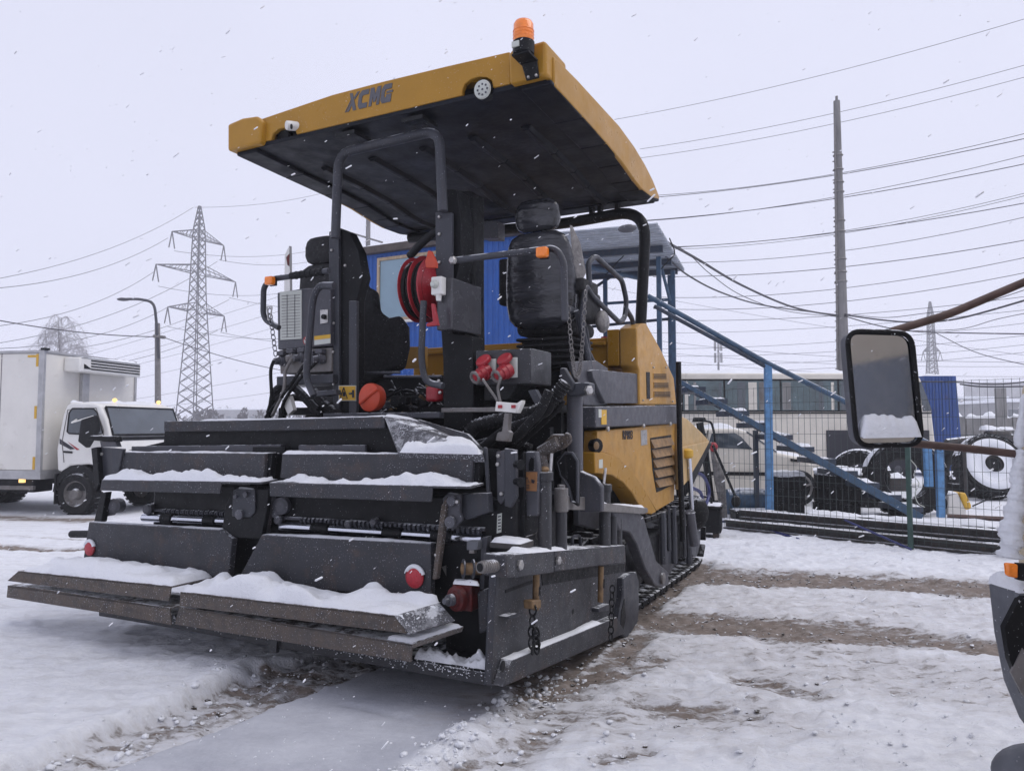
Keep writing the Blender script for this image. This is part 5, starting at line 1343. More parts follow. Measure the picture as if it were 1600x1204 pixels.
# ================================================================== white refrigerated truck on the left
T = Frame(-8.42, 14.63, 100.0)
truck = empty('box_truck', T, 'white refrigerated box truck with grimy cab behind the paver at far left', 'truck')
def tp_(name, mb, m, parent=None, **k): return obj(name, mb, M[m], parent or truck, **k)
TA, TB_ = T.A, T.B
zt, zb = TA(65, 551, 1.05).z, TA(65, 735, 1.05).z
bx = tp_('cargo_box', MB().box(-1.45, 1.05, -5.2, 0, zb, zt), 'whited', bevel=0.02)
for a_ in (1.05, -1.45): tp_('corner_trim', MB().box(a_ - .03, a_ + .03, -.08, .025, zb - .02, zt + .02), 'alu', bx, bevel=0.006)
tp_('roof_trim', MB().box(-1.47, 1.07, -5.2, .02, zt, zt + .05), 'alu', bx, bevel=0.006)
tp_('lower_rail', MB().box(-1.46, 1.065, -5.2, .02, zb - .16, zb), 'alu', bx, bevel=0.006)
tp_('roof_clip', MB().box(.98, 1.08, -.05, .06, zt + .05, zt + .09), 'black', bx)
for k in range(6): tp_('panel_seam', MB().box(1.049, 1.054, -.9 - .8 * k, -.885 - .8 * k, zb, zt), 'lgray', bx)
for z_ in (zt - .12, (zt + zb) / 2, zb + .15):
    tp_('reflective_mark', MB().box(1.05, 1.056, -.16, -.11, z_ - .13, z_ + .1), 'ystick', bx)
tp_('reflective_mark', MB().box(1.05, 1.057, -.34, -.11, zt - .08, zt - .04), 'ystick', bx)
tp_('side_marker', MB().box(1.02, 1.07, -.42, -.32, zb - .22, zb - .16), 'lamp', bx)
fz0, fz1 = TB_(150, 583, 0.3).z, TB_(150, 561, .3).z
fu = tp_('refrigeration_unit', MB().box(-1.15, .58, .0, .36, fz0, fz1), 'white', bevel=0.03)
for k in range(4): tp_('unit_grille', MB().box(-1.1, .30, .355, .37, fz0 + .05 + k * .055, fz0 + .075 + k * .055), 'black', fu)
tp_('unit_grille', MB().prism([(.48, .362, fz0 + .06), (.48, .362, fz0 + .15), (.28, .362, fz0 + .06)], (0, .01, 0)), 'black', fu)
snow_cap([(.55, .38, fz1), (-1.12, .38, fz1), (-1.12, .02, fz1), (.55, .02, fz1)], .06, fu, 6, .05, edge=.06)
tp_('unit_duct', MB().box(-.02, .16, 0, .08, zb + .3, fz0), 'alu', bx, bevel=0.01)
cf = 1.02
side = [(89, 735), (88, 702), (92, 678), (98, 648), (104, 633), (112, 628), (146, 629), (156, 633), (166, 655), (172, 681), (182, 694), (187, 706), (188, 738), (172, 740), (160, 738), (150, 728), (138, 725), (110, 728), (98, 738)]
sp_ = [TA(x, y, .95) for x, y in side]
cab_ = tp_('cab', MB().prism(sp_, (-2.15, 0, 0)), 'white', bevel=0.04, seg=3)
tp_('door_seam', MB().tube([TA(x, y, .953) for x, y in ((100, 722), (97, 690), (106, 640), (150, 637), (162, 672), (160, 712), (152, 724))], .008, 5), 'lgray', cab_)
win = [TA(x, y, .955) for x, y in ((105, 674), (108, 645), (113, 638), (146, 638), (152, 645), (161, 677), (150, 679), (108, 677))]
tp_('side_window', MB().prism(win, (-.02, 0, 0)), 'glass', cab_)
tp_('window_rubber', MB().tube(win + [win[0]], .014, 6), 'black', cab_)
tp_('door_handle', MB().prism([TA(x, y, .97) for x, y in ((99, 704), (112, 705), (112, 708), (99, 707))], (-.03, 0, 0)), 'black', cab_)
for pix, m_ in (([(93, 685), (117, 701), (110, 702), (93, 693)], 'print'), ([(106, 690), (124, 702), (120, 703)], 'red')):
    tp_('stripe', MB().prism([TA(x, y, .956) for x, y in pix], (-.005, 0, 0)), m_, cab_)
s0, s1 = TA(158, 636, .95), TA(172, 680, .95)
nrm = Vector((0, s0.z - s1.z, -(s0.y - s1.y))).normalized() * .03
ws_ = [Vector((.86, s0.y, s0.z)), Vector((-1.1, s0.y, s0.z)), Vector((-1.12, s1.y, s1.z)), Vector((.9, s1.y, s1.z))]
tp_('windscreen', MB().prism([v + nrm for v in ws_], -nrm * 1.5), 'glass', cab_)
tp_('windscreen_rubber', MB().tube([v + nrm for v in ws_ + [ws_[0]]], .02, 6), 'black', cab_)
tp_('wiper_cowl', MB().box(-1.1, .88, s1.y + .01, s1.y + .09, s1.z - .09, s1.z - .03), 'black', cab_)
rz = TA(128, 629, .95)
snow_cap([(.9, rz.y + .25, rz.z), (-1.15, rz.y + .25, rz.z), (-1.15, rz.y - .35, rz.z + .01), (.9, rz.y - .35, rz.z + .01)], .08, cab_, 12, .06, edge=.1)
for a_ in (.35, -.95): tp_('roof_marker', MB().ball((a_, rz.y + .2, rz.z + .07), (.05, .04, .035), 10, 6), 'lamp', cab_)
tp_('mirror', MB().prism([TA(x, y, 1.25) for x, y in ((126, 655), (148, 648), (151, 672), (134, 700), (121, 690))], (-.05, .05, 0)), 'black', cab_, bevel=0.02)
tp_('mirror_arm', MB().tube([TA(146, 650, 1.2), TA(112, 660, 1.2), TA(120, 655, .95)], .015, 6), 'white', cab_)
tp_('bumper', MB().box(-1.2, .95, sp_[11].y - .05, sp_[11].y + .08, .45, .8), 'lgray', cab_, bevel=0.03)
tp_('headlight', MB().box(.55, .9, sp_[11].y + .0, sp_[11].y + .03, .85, 1.05), 'sticker', cab_, bevel=0.02)
tp_('chassis', MB().box(-.9, .7, -5.2, 1.6, .55, zb - .16), 'black', bevel=0.01)
tp_('underrun_bar', MB().box(.92, .98, -4.2, -.2, .45, .52), 'lgray'); tp_('fuel_tank', MB().box(.5, .95, -1.6, -.2, .4, .78), 'black', bevel=0.03)
tp_('mud_flap', MB().box(.5, .98, TA(92, 760, .9).y - .03, TA(92, 760, .9).y, .2, .75), 'black')
def wheel(par, pos, R_, w, ax, rim='lgray', name='wheel', tread=26):
    pos = Vector(pos); ax = Vector(ax).normalized()
    t = obj(name, MB().lathe(pos, ax, [(-w, R_ * .62), (-w, R_ * .9), (-w * .85, R_ * .985), (-w * .5, R_), (-w * .15, R_ * .985), (0, R_ * .9), (.005, R_ * .75), (0, R_ * .6)], 36, caps=False), M['rubber'], par, smooth=40)
    obj('rim', MB().lathe(pos, ax, [(-w * .6, R_ * .6), (-.01, R_ * .62), (.0, R_ * .58), (-.06, R_ * .5), (-.07, R_ * .28), (.0, R_ * .24), (.03, R_ * .2), (.035, 0)], 28), M[rim], t, smooth=40)
    tr = MB(); up = Vector((0, 0, 1)); u = ax.cross(up).normalized(); v_ = ax.cross(u)
    for k in range(tread):
        an = 2 * pi * k / tread; d = u * cos(an) + v_ * sin(an); e = -u * sin(an) + v_ * cos(an)
        c = pos - ax * (w * .5) + d * R_; hw, ht = w * .46, pi * R_ / tread * .62
        tr.add([c + ax * hw - e * ht, c + ax * hw + e * ht, c - ax * hw + e * ht, c - ax * hw - e * ht] + [c + d * R_ * .035 + ax * hw * .92 - e * ht * .8, c + d * R_ * .035 + ax * hw * .92 + e * ht * .8, c + d * R_ * .035 - ax * hw * .92 + e * ht * .8, c + d * R_ * .035 - ax * hw * .92 - e * ht * .8],
               [(4, 5, 6, 7), (0, 1, 5, 4), (1, 2, 6, 5), (2, 3, 7, 6), (3, 0, 4, 7)])
    obj('tread', tr, M['rubber'], t, smooth=0)
    return t
wb = TA(121, 771, .92)
wheel(truck, (.985, wb.y, .39), .39, .24, (1, 0, 0), 'lgray'); wheel(truck, (-1.0, wb.y, .39), .39, .24, (-1, 0, 0), 'worn')
for b_ in (-2.55, -3.6): wheel(truck, (.92, b_, .36), .36, .4, (1, 0, 0), 'worn'); wheel(truck, (-1.1, b_, .36), .36, .4, (-1, 0, 0), 'worn')
tp_('wheel_arch', MB().tube([(.93, wb.y + .47 * cos(t * pi / 10), .42 + .47 * sin(t * pi / 10)) for t in range(11)], .03, 6), 'black', cab_)
tp_('arch_void', MB().prism([(.955, wb.y + .45 * cos(t * pi / 10), .45 + .43 * sin(t * pi / 10)) for t in range(11)], (-.3, 0, 0)), 'black', cab_)

# ================================================================== street lamp, poles, pylons
def lamp_post():
    g = W.B(250, 660, 22); fr = Frame(g.x, g.y, 0)
    e = empty('street_lamp', fr, 'bent-arm street lamp on a wooden pole behind the white truck cab', 'street lamp')
    top_ = fr.B(246, 505, 0); 
    obj('pole', MB().tube([(0, 0, 0), (top_.x, 0, top_.z)], .09, 10, rr=[.10, .075]), M['wood2'], e)
    pts = [fr.B(x, y, -.1) for x, y in ((248, 560), (244, 500), (239, 475), (222, 468), (196, 467))]
    ar = obj('lamp_arm', MB().tube(spline(pts), .042, 8), M['gray'], e, smooth=180)
    obj('lamp_head', MB().ball(fr.B(193, 467.5, -.1), (.2, .1, .055), 12, 8), M['gray'], ar, smooth=180)
    obj('insulator', MB().tube([fr.B(240, 525, -.1), fr.B(258, 527, -.1)], .05, 8), M['lgray'], e)
lamp_post()

def pylon(px, base_px, top_px, d, y_base_w, arms, label, yaw, bar=.10, nseg=13, group=None):
    g = W.B(px, 660, d); fr = Frame(g.x, g.y, yaw)
    e = empty('lattice_pylon', fr, label, 'pylon', group)
    H_ = W.B(px, top_px, d).z; hw = y_base_w / 2
    waist = H_ * .60; ww = hw * .42
    def half(z):
        if z < waist: return hw + (ww - hw) * z / waist
        if z < H_ * .86: return ww + (ww * .75 - ww) * (z - waist) / (H_ * .26)
        return ww * .75 * (1 - (z - H_ * .86) / (H_ * .14)) + .12
    zs = [H_ * (1 - (1 - i / nseg) ** 1.25) for i in range(nseg + 1)]
    mb = MB()
    def bar_(p, q, r=bar): mb.tube([p, q], r * .5, 4, caps=False)
    for i in range(nseg):
        z0, z1 = zs[i], zs[i + 1]; h0, h1 = half(z0), half(z1)
        c0 = [(-h0, -h0, z0), (h0, -h0, z0), (h0, h0, z0), (-h0, h0, z0)]; c1 = [(-h1, -h1, z1), (h1, -h1, z1), (h1, h1, z1), (-h1, h1, z1)]
        for k in range(4):
            k2 = (k + 1) % 4
            bar_(c0[k], c1[k], bar * 1.6)
            zm = (z0 + z1) / 2; hm_ = half(zm); cm = [(-hm_, -hm_, zm), (hm_, -hm_, zm), (hm_, hm_, zm), (-hm_, hm_, zm)]
            bar_(c0[k], cm[k2]); bar_(c0[k2], cm[k]); bar_(cm[k], c1[k2]); bar_(cm[k2], c1[k])
    obj('lattice_mast', mb, M['lattice'], e, smooth=0)
    tips = []
    for (za, L) in arms:
        za *= H_; h = half(za)
        for s_ in (-1, 1):
            mb = MB()
            tip = Vector((s_ * L, 0, za))
            for y_ in (-h, h):
                bar_((s_ * h, y_, za), tip); bar_((s_ * h, y_, za + H_ * .035), tip)
                for k in range(1, 6):
                    t = k / 6; p = Vector((s_ * h, y_, za)).lerp(tip, t); q = Vector((s_ * h, y_, za + H_ * .035)).lerp(tip, t - .1)
                    bar_(p, q, bar * .7); bar_(p, Vector((s_ * h, -y_, za)).lerp(tip, t), bar * .7)
            am = obj('crossarm', mb, M['lattice'], e, smooth=0)
            for dx in (-.35, .35):
                obj('insulator_string', MB().tube([(s_ * L, 0, za), (s_ * L + dx * 1.4, 0, za - H_ * .07)], .09, 5), M['lattice'], am)
    return fr, H_, tips
pyl, pyH, tipsA = pylon(304, 655, 322, 110, 4.0, [(.54, 5.1), (.705, 7.2), (.857, 4.7)], 'tall grey lattice pylon with three crossarms behind the street lamp', -63.5, .13)
pylon(1459, 600, 471, 180, 3.6, [(.62, 1.9)], 'thin faint lattice mast beyond the truck mirror', 10, .16, 16)
def mast(px, top, d, label):
    g = W.B(px, 660, d); fr = Frame(g.x, g.y, 0); e = empty('phone_mast', fr, label, 'mast'); H_ = W.B(px, top, d).z
    obj('pole', MB().tube([(0, 0, 0), (0, 0, H_)], .2, 8, rr=[.3, .18]), M['lattice'], e)
    for z_ in (H_ - 1.2, H_ - 3.6):
        for an in (0.3, 2.4, 4.5): obj('antenna_panel', MB().box(cos(an) * .7 - .2, cos(an) * .7 + .2, sin(an) * .7 - .15, sin(an) * .7 + .15, z_ - 1, z_ + 1), M['farwall'], e)
mast(1124, 531, 150, 'slim phone mast with panel antennas above the bus roof')
def concrete_pole():
    g = W.B(1319, 660, 27); fr = Frame(g.x, g.y, 0); e = empty('utility_pole', fr, 'tall tapering concrete power pole behind the truck mirror', 'pole')
    H_ = W.B(1303, 158, 27).z
    obj('shaft', MB().tube([(0, 0, 0), (.02, 0, H_)], .2, 12, rr=[.26, .115]), M['concrete'], e, smooth=40)
    obj('top_cap', MB().tube([(.02, 0, H_), (.02, 0, H_ + .18)], .05, 8), M['concrete'], e)
    obj('conduit', MB().tube([(-.26, -.1, .5), (-.10, -.1, H_ - 1)], .03, 6), M['lgray'], e)
    for y in (243, 265, 285, 300, 345, 362, 405, 425, 440):
        z_ = fr.B(1310, y, 0).z
        obj('clamp', MB().torus((.02 * z_ / H_, 0, z_), (0, 0, 1), .27 - .13 * z_ / H_, .025, 14, 5), M['lgray'], e)
    for k in range(26):
        z_ = 3 + k * .35
        if z_ < H_ - .5: obj('step_iron', MB().box(-.30 + .14 * z_ / H_, -.2 + .14 * z_ / H_, -.03, .03, z_, z_ + .03), M['lgray'], e)
concrete_pole()
def far_pole():
    g = W.B(572, 660, 45); fr = Frame(g.x, g.y, 0); e = empty('utility_pole', fr, 'thin grey pole with a slanting crossarm showing above the blue cabin roof', 'pole')
    H_ = fr.B(572, 341, 0).z
    obj('shaft', MB().tube([(0, 0, 0), (0, 0, H_)], .14, 8), M['concrete'], e)
    obj('crossarm', MB().tube([fr.B(549, 364, 0), fr.B(598, 379, 0)], .06, 6), M['concrete'], e)
far_pole()

# ---- wires
def wire(p0, p1, sag, r, label, group, name='power_line', m='wire', n=14):
    pts = []
    for i in range(n + 1):
        t = i / n; q = Vector(p0).lerp(Vector(p1), t); q.z -= sag * 4 * t * (1 - t); pts.append(q)
    c = (pts[0] + pts[-1]) * .5
    mb = MB().tube(pts, r, 5, caps=False)
    o = obj(name, mb, M[m], None, smooth=180, label=label, cat='wire', group=group)
    return o
ORD = ['topmost', 'second', 'third', 'fourth', 'fifth', 'sixth', 'seventh', 'eighth', 'ninth', 'tenth', 'eleventh', 'twelfth', 'thirteenth', 'fourteenth', 'fifteenth', 'sixteenth', 'seventeenth', 'eighteenth', 'nineteenth', 'twentieth', 'twenty-first', 'twenty-second', 'twenty-third', 'twenty-fourth', 'twenty-fifth']
GR = 'power lines across the right sky'
RL = [
    (960, 187, 1640, 18, .3, 34, 26, .010), (1000, 233, 1640, 91, .3, 33, 26, .010), (1000, 247, 1640, 110, .3, 33, 26, .010),
    (1015, 306, 1640, 199, .4, 33, 25, .012), (1015, 309, 1640, 208, .3, 33, 25, .016), (1000, 346, 1640, 233, .4, 33, 25, .012), (1000, 345, 1640, 248, .3, 33, 25, .016),
    (1020, 386, 1640, 292, .5, 33, 25, .010), (1020, 390, 1640, 296, .5, 33, 25, .010), (1020, 388, 1640, 310, .3, 33, 25, .016), (1030, 410, 1640, 330, .5, 33, 25, .012),
    (1020, 432, 1640, 368, .4, 33, 25, .015), (1020, 464, 1640, 394, .5, 33, 25, .012), (1020, 482, 1640, 418, .5, 33, 25, .012),
    (1010, 500, 1640, 458, .4, 40, 32, .013), (1010, 520, 1640, 480, .4, 60, 40, .014), (1010, 545, 1640, 500, .6, 80, 60, .02), (1010, 556, 1640, 520, .6, 80, 60, .02),
    (1010, 570, 1640, 534, .8, 100, 80, .025), (1010, 580, 1640, 546, .8, 100, 80, .025), (1010, 530, 1640, 566, .8, 100, 80, .025), (1010, 560, 1640, 588, .8, 110, 90, .025),
    (1010, 548, 1640, 572, .8, 110, 90, .025), (700, 395, 1640, 560, 1.2, 120, 90, .025)]
RL.sort(key=lambda w: w[3])
for k, (x0, y0, x1, y1, sag, d0, d1, r) in enumerate(RL):
    wire(W.B(x0, y0, d0), W.B(x1, y1, d1), sag, r, f'thin dark power line, {ORD[k]} counted from the top along the right edge of the sky', GR)
GL = 'power lines across the left sky'
LLN = [
    (-30, 452, 262, 372, 1.5, 70, 109, .035), (-30, 512, 240, 425, 1.5, 70, 109, .035), (-30, 545, 262, 480, 1.5, 70, 109, .035), (-30, 540, 340, 408, 2, 80, 110, .035), (-30, 556, 358, 468, 2, 80, 110, .035),
    (-30, 580, 340, 516, 2, 80, 110, .035), (-30, 440, 302, 324, 1.5, 70, 110, .03), (304, 324, 620, 262, 2, 110, 140, .03), (272, 392, 560, 372, 2, 109, 140, .035), (342, 406, 560, 384, 2, 110, 140, .035),
    (247, 447, 520, 440, 2, 109, 140, .035), (358, 465, 640, 466, 2, 110, 140, .035), (262, 510, 560, 512, 2, 109, 140, .035), (344, 519, 640, 520, 2, 110, 140, .035),
    (-30, 600, 700, 372, 1, 120, 120, .03), (-30, 615, 700, 400, 1, 125, 125, .03), (-30, 628, 700, 430, 1, 130, 130, .03), (-30, 640, 700, 470, 1, 130, 130, .03), (200, 625, 700, 515, 1, 130, 130, .03), (200, 640, 700, 560, 1, 130, 130, .03),
    (430, 610, 700, 560, 1, 140, 140, .03), (430, 625, 700, 585, 1, 140, 140, .03), (430, 640, 700, 605, 1, 140, 140, .03), (430, 590, 700, 530, 1, 140, 140, .03)]
LFT = sorted([w for w in LLN if w[0] < 0], key=lambda w: w[1])
LOW = sorted([w for w in LLN if w[0] in (200, 430)], key=lambda w: w[3])
ARM = {304: 'grey power line rising right from the peak of the big lattice pylon', 272: 'grey power line running right from the left tip of the pylon top crossarm', 342: 'grey power line running right from the right tip of the pylon top crossarm',
       247: 'grey power line running right from the left tip of the pylon middle crossarm', 358: 'grey power line running right from the right tip of the pylon middle crossarm',
       262: 'grey power line running right from the left tip of the pylon lowest crossarm', 344: 'grey power line running right from the right tip of the pylon lowest crossarm'}
for w in LLN:
    x0, y0, x1, y1, sag, d0, d1, r = w
    if w in LFT: lab = f'grey power line, {ORD[LFT.index(w)]} from the top at the left photo edge'
    elif w in LOW: lab = f'faint low power line, {ORD[LOW.index(w)]} from the top of those beside the electrical cabinet'
    else: lab = ARM[x0]
    wire(W.B(x0, y0, d0), W.B(x1, y1, d1), sag, r, lab, GL)
wire(W.B(-40, 493, 18), W.B(244, 526, 22), .12, .014, 'dark service wire running from the left edge to the street lamp pole', None, 'service_wire')
wire(W.B(256, 527, 22), W.B(560, 590, 30), .3, .012, 'dark service wire running right from the street lamp pole', None, 'service_wire')
# thick cables from the porch roof to the concrete pole and on to the right
cab_sets = [([(1030, 372), (1090, 405), (1160, 446), (1240, 480), (1310, 494)], .03, 'thick black cable bundle sagging from the porch roof corner to the concrete pole'),
            ([(1040, 400), (1075, 430), (1130, 458), (1200, 478), (1310, 492)], .02, 'thinner black cable sagging low from the porch roof to the concrete pole'),
            ([(1060, 385), (1080, 400), (1110, 428), (1160, 462), (1230, 486), (1310, 495)], .010, 'slack twisted wire hanging beside the thick cable at the porch'),
            ([(1320, 492), (1380, 500), (1430, 503), (1500, 497), (1640, 458)], .03, 'thick black cable bundle sagging right from the concrete pole above the mirror'),
            ([(1320, 494), (1370, 508), (1420, 517), (1500, 520), (1640, 522)], .02, 'lower black cable running level from the concrete pole behind the mirror arm'),
            ([(1320, 490), (1380, 496), (1440, 490), (1520, 478), (1640, 440)], .012, 'thin upper wire rising right from the concrete pole'),
            ([(1420, 517), (1500, 514), (1560, 498), (1640, 482)], .011, 'thin wire rising right from under the mirror arm'),
            ([(1464, 521), (1530, 552), (1640, 578)], .012, 'thin wire dropping right past the faint lattice mast')]
for k, (pix, r, lab) in enumerate(cab_sets):
    if k < 3: pts = [W.B(x, y, 14.5 + (26.7 - 14.5) * (x - 1030) / 280) for x, y in pix]
    else: pts = [W.B(x, y, 26.8 - (x - 1320) * .02) for x, y in pix]
    obj('cable', MB().tube(spline(pts, 8), r, 6), M['wire'], None, smooth=180, label=lab, cat='cable', group='cables at the concrete pole')
for (pix, lab) in (([(1440, 596), (1500, 597), (1560, 600), (1640, 592)], 'black cable running level across the fence top at right'), ([(1500, 600), (1540, 604), (1640, 603)], 'lower black cable drooping along the fence top at right')):
    obj('cable', MB().tube(spline([W.B(x, y, 9.6) for x, y in pix], 8), .010, 6), M['wire'], None, smooth=180, label=lab, cat='cable')

# ================================================================== frosted birch behind the truck
def birch():
    g = W.B(92, 660, 34); fr = Frame(g.x, g.y, 0); e = empty('birch_tree', fr, 'bare frosted birch rising behind the truck box', 'tree')
    H_ = fr.B(80, 490, 0).z; rnd = random.Random(8)
    obj('trunk', MB().tube([(0, 0, 0), (.05, 0, H_ * .5), (-.2, 0, H_ * .97)], .1, 8, rr=[.10, .06, .01]), M['wood2'], e)
    mb = MB()
    for i in range(75):
        t = rnd.uniform(.35, .97); an = rnd.uniform(0, 2 * pi); L = (1.2 - t) * rnd.uniform(1.6, 3.2)
        p = Vector((.05 - .25 * max(0, t - .5), 0, H_ * t)); d = Vector((cos(an), sin(an), 0))
        q = p + d * L * .55 + Vector((0, 0, L * .35)); r_ = p + d * L + Vector((0, 0, -L * .05)); s_ = r_ + d * .15 + Vector((0, 0, -L * .5))
        pth = spline([p, q, r_, s_], 3); mb.tube(pth, .02, 4, rr=[.014 - .011 * k / (len(pth) - 1) for k in range(len(pth))])
        for j in range(26):
            c = pth[rnd.randrange(3, len(pth))]; dd = Vector((rnd.gauss(0, .25), rnd.gauss(0, .25), rnd.uniform(-.7, .05)))
            mb.tube([c, c + dd * .5 + Vector((0, 0, .06)), c + dd], .008, 3, rr=[.006, .005, .003], caps=False)
    fr_m = mat('frosted_twigs', (0.36, 0.35, 0.37), 0.9, 0, 0.2, 3, 0, 1)
    obj('crown', mb, fr_m, e, smooth=0)
birch()

# ================================================================== blue two-storey site cabin with porch roof and stairs
CBN = Frame(*(P.world((0, 13, 0)))[:2], PHI)
cabn = empty('site_cabin', CBN, 'two-storey blue ribbed site cabin with a timber window behind the paver', 'cabin')
def cp_(name, mb, m, parent=None, **k): return obj(name, mb, M[m], parent or cabn, **k)
CB = CBN.B
xl, xr = CB(549, 400, 0).x, CB(822, 400, 0).x
ztop = CB(690, 384, 0).z
cp_('wall', MB().box(xl, xr, 0, 3, 0, ztop), 'blue')
ribs = MB(); x = xl + .03
while x < xr - .03:
    ribs.prism([(x, -.0, .05), (x + .022, -.022, .05), (x + .06, -.022, .05), (x + .08, 0, .05)], (0, 0, ztop - .1)); x += .125
cp_('siding_rib', ribs, 'blue', kind='stuff', smooth=0)
rf = cp_('roof', MB().box(xl - .1, xr + .1, -.15, 3.1, ztop, ztop + .16), 'brown', bevel=0.01)
snow_cap([(xl, -.1, ztop + .16), (xr, -.1, ztop + .16), (xr, 3, ztop + .16), (xl, 3, ztop + .16)], .10, rf, 71, .12, edge=.15)
w0, w1 = CB(592, 402, -.03), CB(672, 500, -.03)
fr_w = MB(); t_ = .07
wa, wz, wb_, wt = CB(591, 450, 0).x, CB(600, 503, 0).z, CB(690, 450, 0).x, CB(600, 403, 0).z
fr_w.box(wa, wa + t_, -.06, .02, wz, wt); fr_w.box(wb_ - t_, wb_, -.06, .02, wz, wt); fr_w.box(wa + t_, wb_ - t_, -.06, .02, wz, wz + t_); fr_w.box(wa + t_, wb_ - t_, -.06, .02, wt - t_, wt)
wf = cp_('window', fr_w, 'wood', bevel=0.006)
cp_('pane', MB().box(wa + t_, wb_ - t_, -.03, -.02, wz + t_, wt - t_), 'skyglass', wf)
cp_('sill', MB().box(wa - .05, wb_ + .05, -.12, .0, wz - .05, wz - .002), 'whited', wf)

# porch roof and its frame
PR = Frame(*W.Z(1000, 372, 5.05)[:2], 19.7)
porch = empty('porch_roof', PR, 'corrugated sheet porch roof on thin blue posts beside the cabin', 'roof', loc=(PR.o.x, PR.o.y, 0))
def pp_(name, mb, m, parent=None, **k): return obj(name, mb, M[m], parent or porch, **k)
ZR = 5.05
c_nr, c_fr, c_nl = PR.Z(1026, 351, ZR), PR.Z(1071, 423, ZR), PR.Z(830, 356, ZR)
a0, a1 = c_nl.x, c_nr.x; b0_, b1_ = c_nr.y, c_fr.y
sheet = MB(); n = 46
vs0 = []; n = 22
for i in range(n * 4 + 1):
    b = b0_ + (b1_ - b0_) * (i // 4 + (0, .42, .5, .92)[i % 4]) / n; z_ = ZR + (.0, .0, .05, .05)[i % 4]
    vs0.append((b, z_))
for i in range(len(vs0) - 1):
    (p, z0), (q, z1) = vs0[i], vs0[i + 1]
    sheet.add([(a0, p, z0), (a1, p, z0), (a1, q, z1), (a0, q, z1), (a0, p, z0 + .008), (a1, p, z0 + .008), (a1, q, z1 + .008), (a0, q, z1 + .008)], [(0, 3, 2, 1), (4, 5, 6, 7), (1, 2, 6, 5), (0, 4, 7, 3)])
pp_('corrugated_sheet', sheet, 'zincsheet', smooth=50)
for k, t in enumerate((.36, .66, .9)):
    b = b0_ + (b1_ - b0_) * t; pp_('purlin', MB().box(a0 + .05, a1 - .1, b - .05, b + .05, ZR - .14, ZR - .022), 'blued')
pp_('tie_beam', MB().tube([(a1 - 2.6, b0_ + .3, ZR - .2), (a1 - .9, b1_ - .5, ZR - .2)], .05, 6), 'bluep')
pp_('lamp', MB().ball(PR.Z(980, 357, ZR - .2), (.16, .08, .07), 10, 6), 'gray')
for (px, b, y) in ((1030, 1.0, 0), (1047, b1_ - .3, 0), (946, b1_ - .4, 0), (1052, b1_ - .8, 0)):
    q = PR.B(px, 480, b); pp_('post', MB().box(q.x - .045, q.x + .045, b - .045, b + .045, 0, ZR - .14), 'bluep', bevel=0.006)
for (p, q, b, m_) in (((925, 452), (1000, 402), b1_ - .4, 'blued'), ((930, 475), (1046, 468), b1_ - .35, 'bluep'), ((925, 510), (1046, 498), b1_ - .35, 'blued'), ((1031, 408), (1047, 470), 1.8, 'bluep')):
    pp_('brace', MB().tube([PR.B(*p, b), PR.B(*q, b)], .035, 6), m_)
pp_('landing', MB().box(PR.B(925, 600, b1_ - .3).x, PR.B(1050, 600, b1_ - .3).x, .8, b1_ - .2, 2.3, 2.4), 'blued')
for (px_, b_) in ((968, 1.2), (1046, 1.0)): 
    q = PR.B(px_, 460, b_); pp_('wire_loop', MB().tube(spline([PR.B(px_, 372, b_), PR.B(px_ + 8, 395, b_), PR.B(px_ - 4, 410, b_), PR.B(px_ - 22, 430, b_)]), .012, 5), 'rubber', smooth=180)

# steel stairs
SD = 12.5
ST = Frame(W.B(1250, 700, SD).x, SD, 0)
stair = empty('steel_stairs', ST, 'blue steel stairs with long handrail descending right behind the mesh fence', 'stairs')
def st_(name, mb, m, parent=None, **k): return obj(name, mb, M[m], parent or stair, **k)
SB = ST.B
for b, m_ in ((0, 'bluep'), (.95, 'blued')):
    pix = [(1058, 597), (1066, 594), (1444, 804), (1440, 811), (1430, 811)] if b == 0 else [(1056, 600), (1070, 596), (1420, 790), (1412, 800)]
    st_('stringer', MB().prism([SB(x, y, b) for x, y in pix], (0, .06, 0)), m_, bevel=0.004)
for b in (0, .95):
    st_('handrail', MB().tube([SB(1012, 462, b), SB(1197, 566, b), SB(1330, 632, b), SB(1470, 702, b)], .045, 8), 'bluep' if b == 0 else 'blued')
st_('mid_rail', MB().tube([SB(1022, 478, 0), SB(1195, 572, 0)], .035, 8), 'blued')
for px, y0, y1 in ((1200, 566, 805), (1468, 702, 808), (1449, 694, 760)): 
    q0, q1 = SB(px, y0, 0), SB(px + 3, y1, 0); st_('post', MB().prism([(q0.x - .06, -.03, q0.z), (q0.x + .06, -.03, q0.z), (q1.x + .06, -.03, max(0, q1.z)), (q1.x - .06, -.03, max(0, q1.z))], (0, .08, 0)), 'bluel', bevel=0.006)
st_('post', MB().box(SB(1181, 680, .95).x - .04, SB(1181, 680, .95).x + .04, .93, 1.0, 0, SB(1181, 672, .95).z), 'blued')
for k in range(11):
    t = (k + .4) / 11; px, py = 1066 + t * (1440 - 1066), 599 + t * (806 - 599)
    q = SB(px, py, 0); tr = st_('tread', MB().box(q.x - .06, q.x + .26, .03, .92, q.z - .06, q.z + .03), 'blued')
    snow_cap([(q.x - .05, .04, q.z + .03), (q.x + .25, .04, q.z + .03), (q.x + .25, .9, q.z + .03), (q.x - .05, .9, q.z + .03)], .06, tr, k, .05, edge=.05)

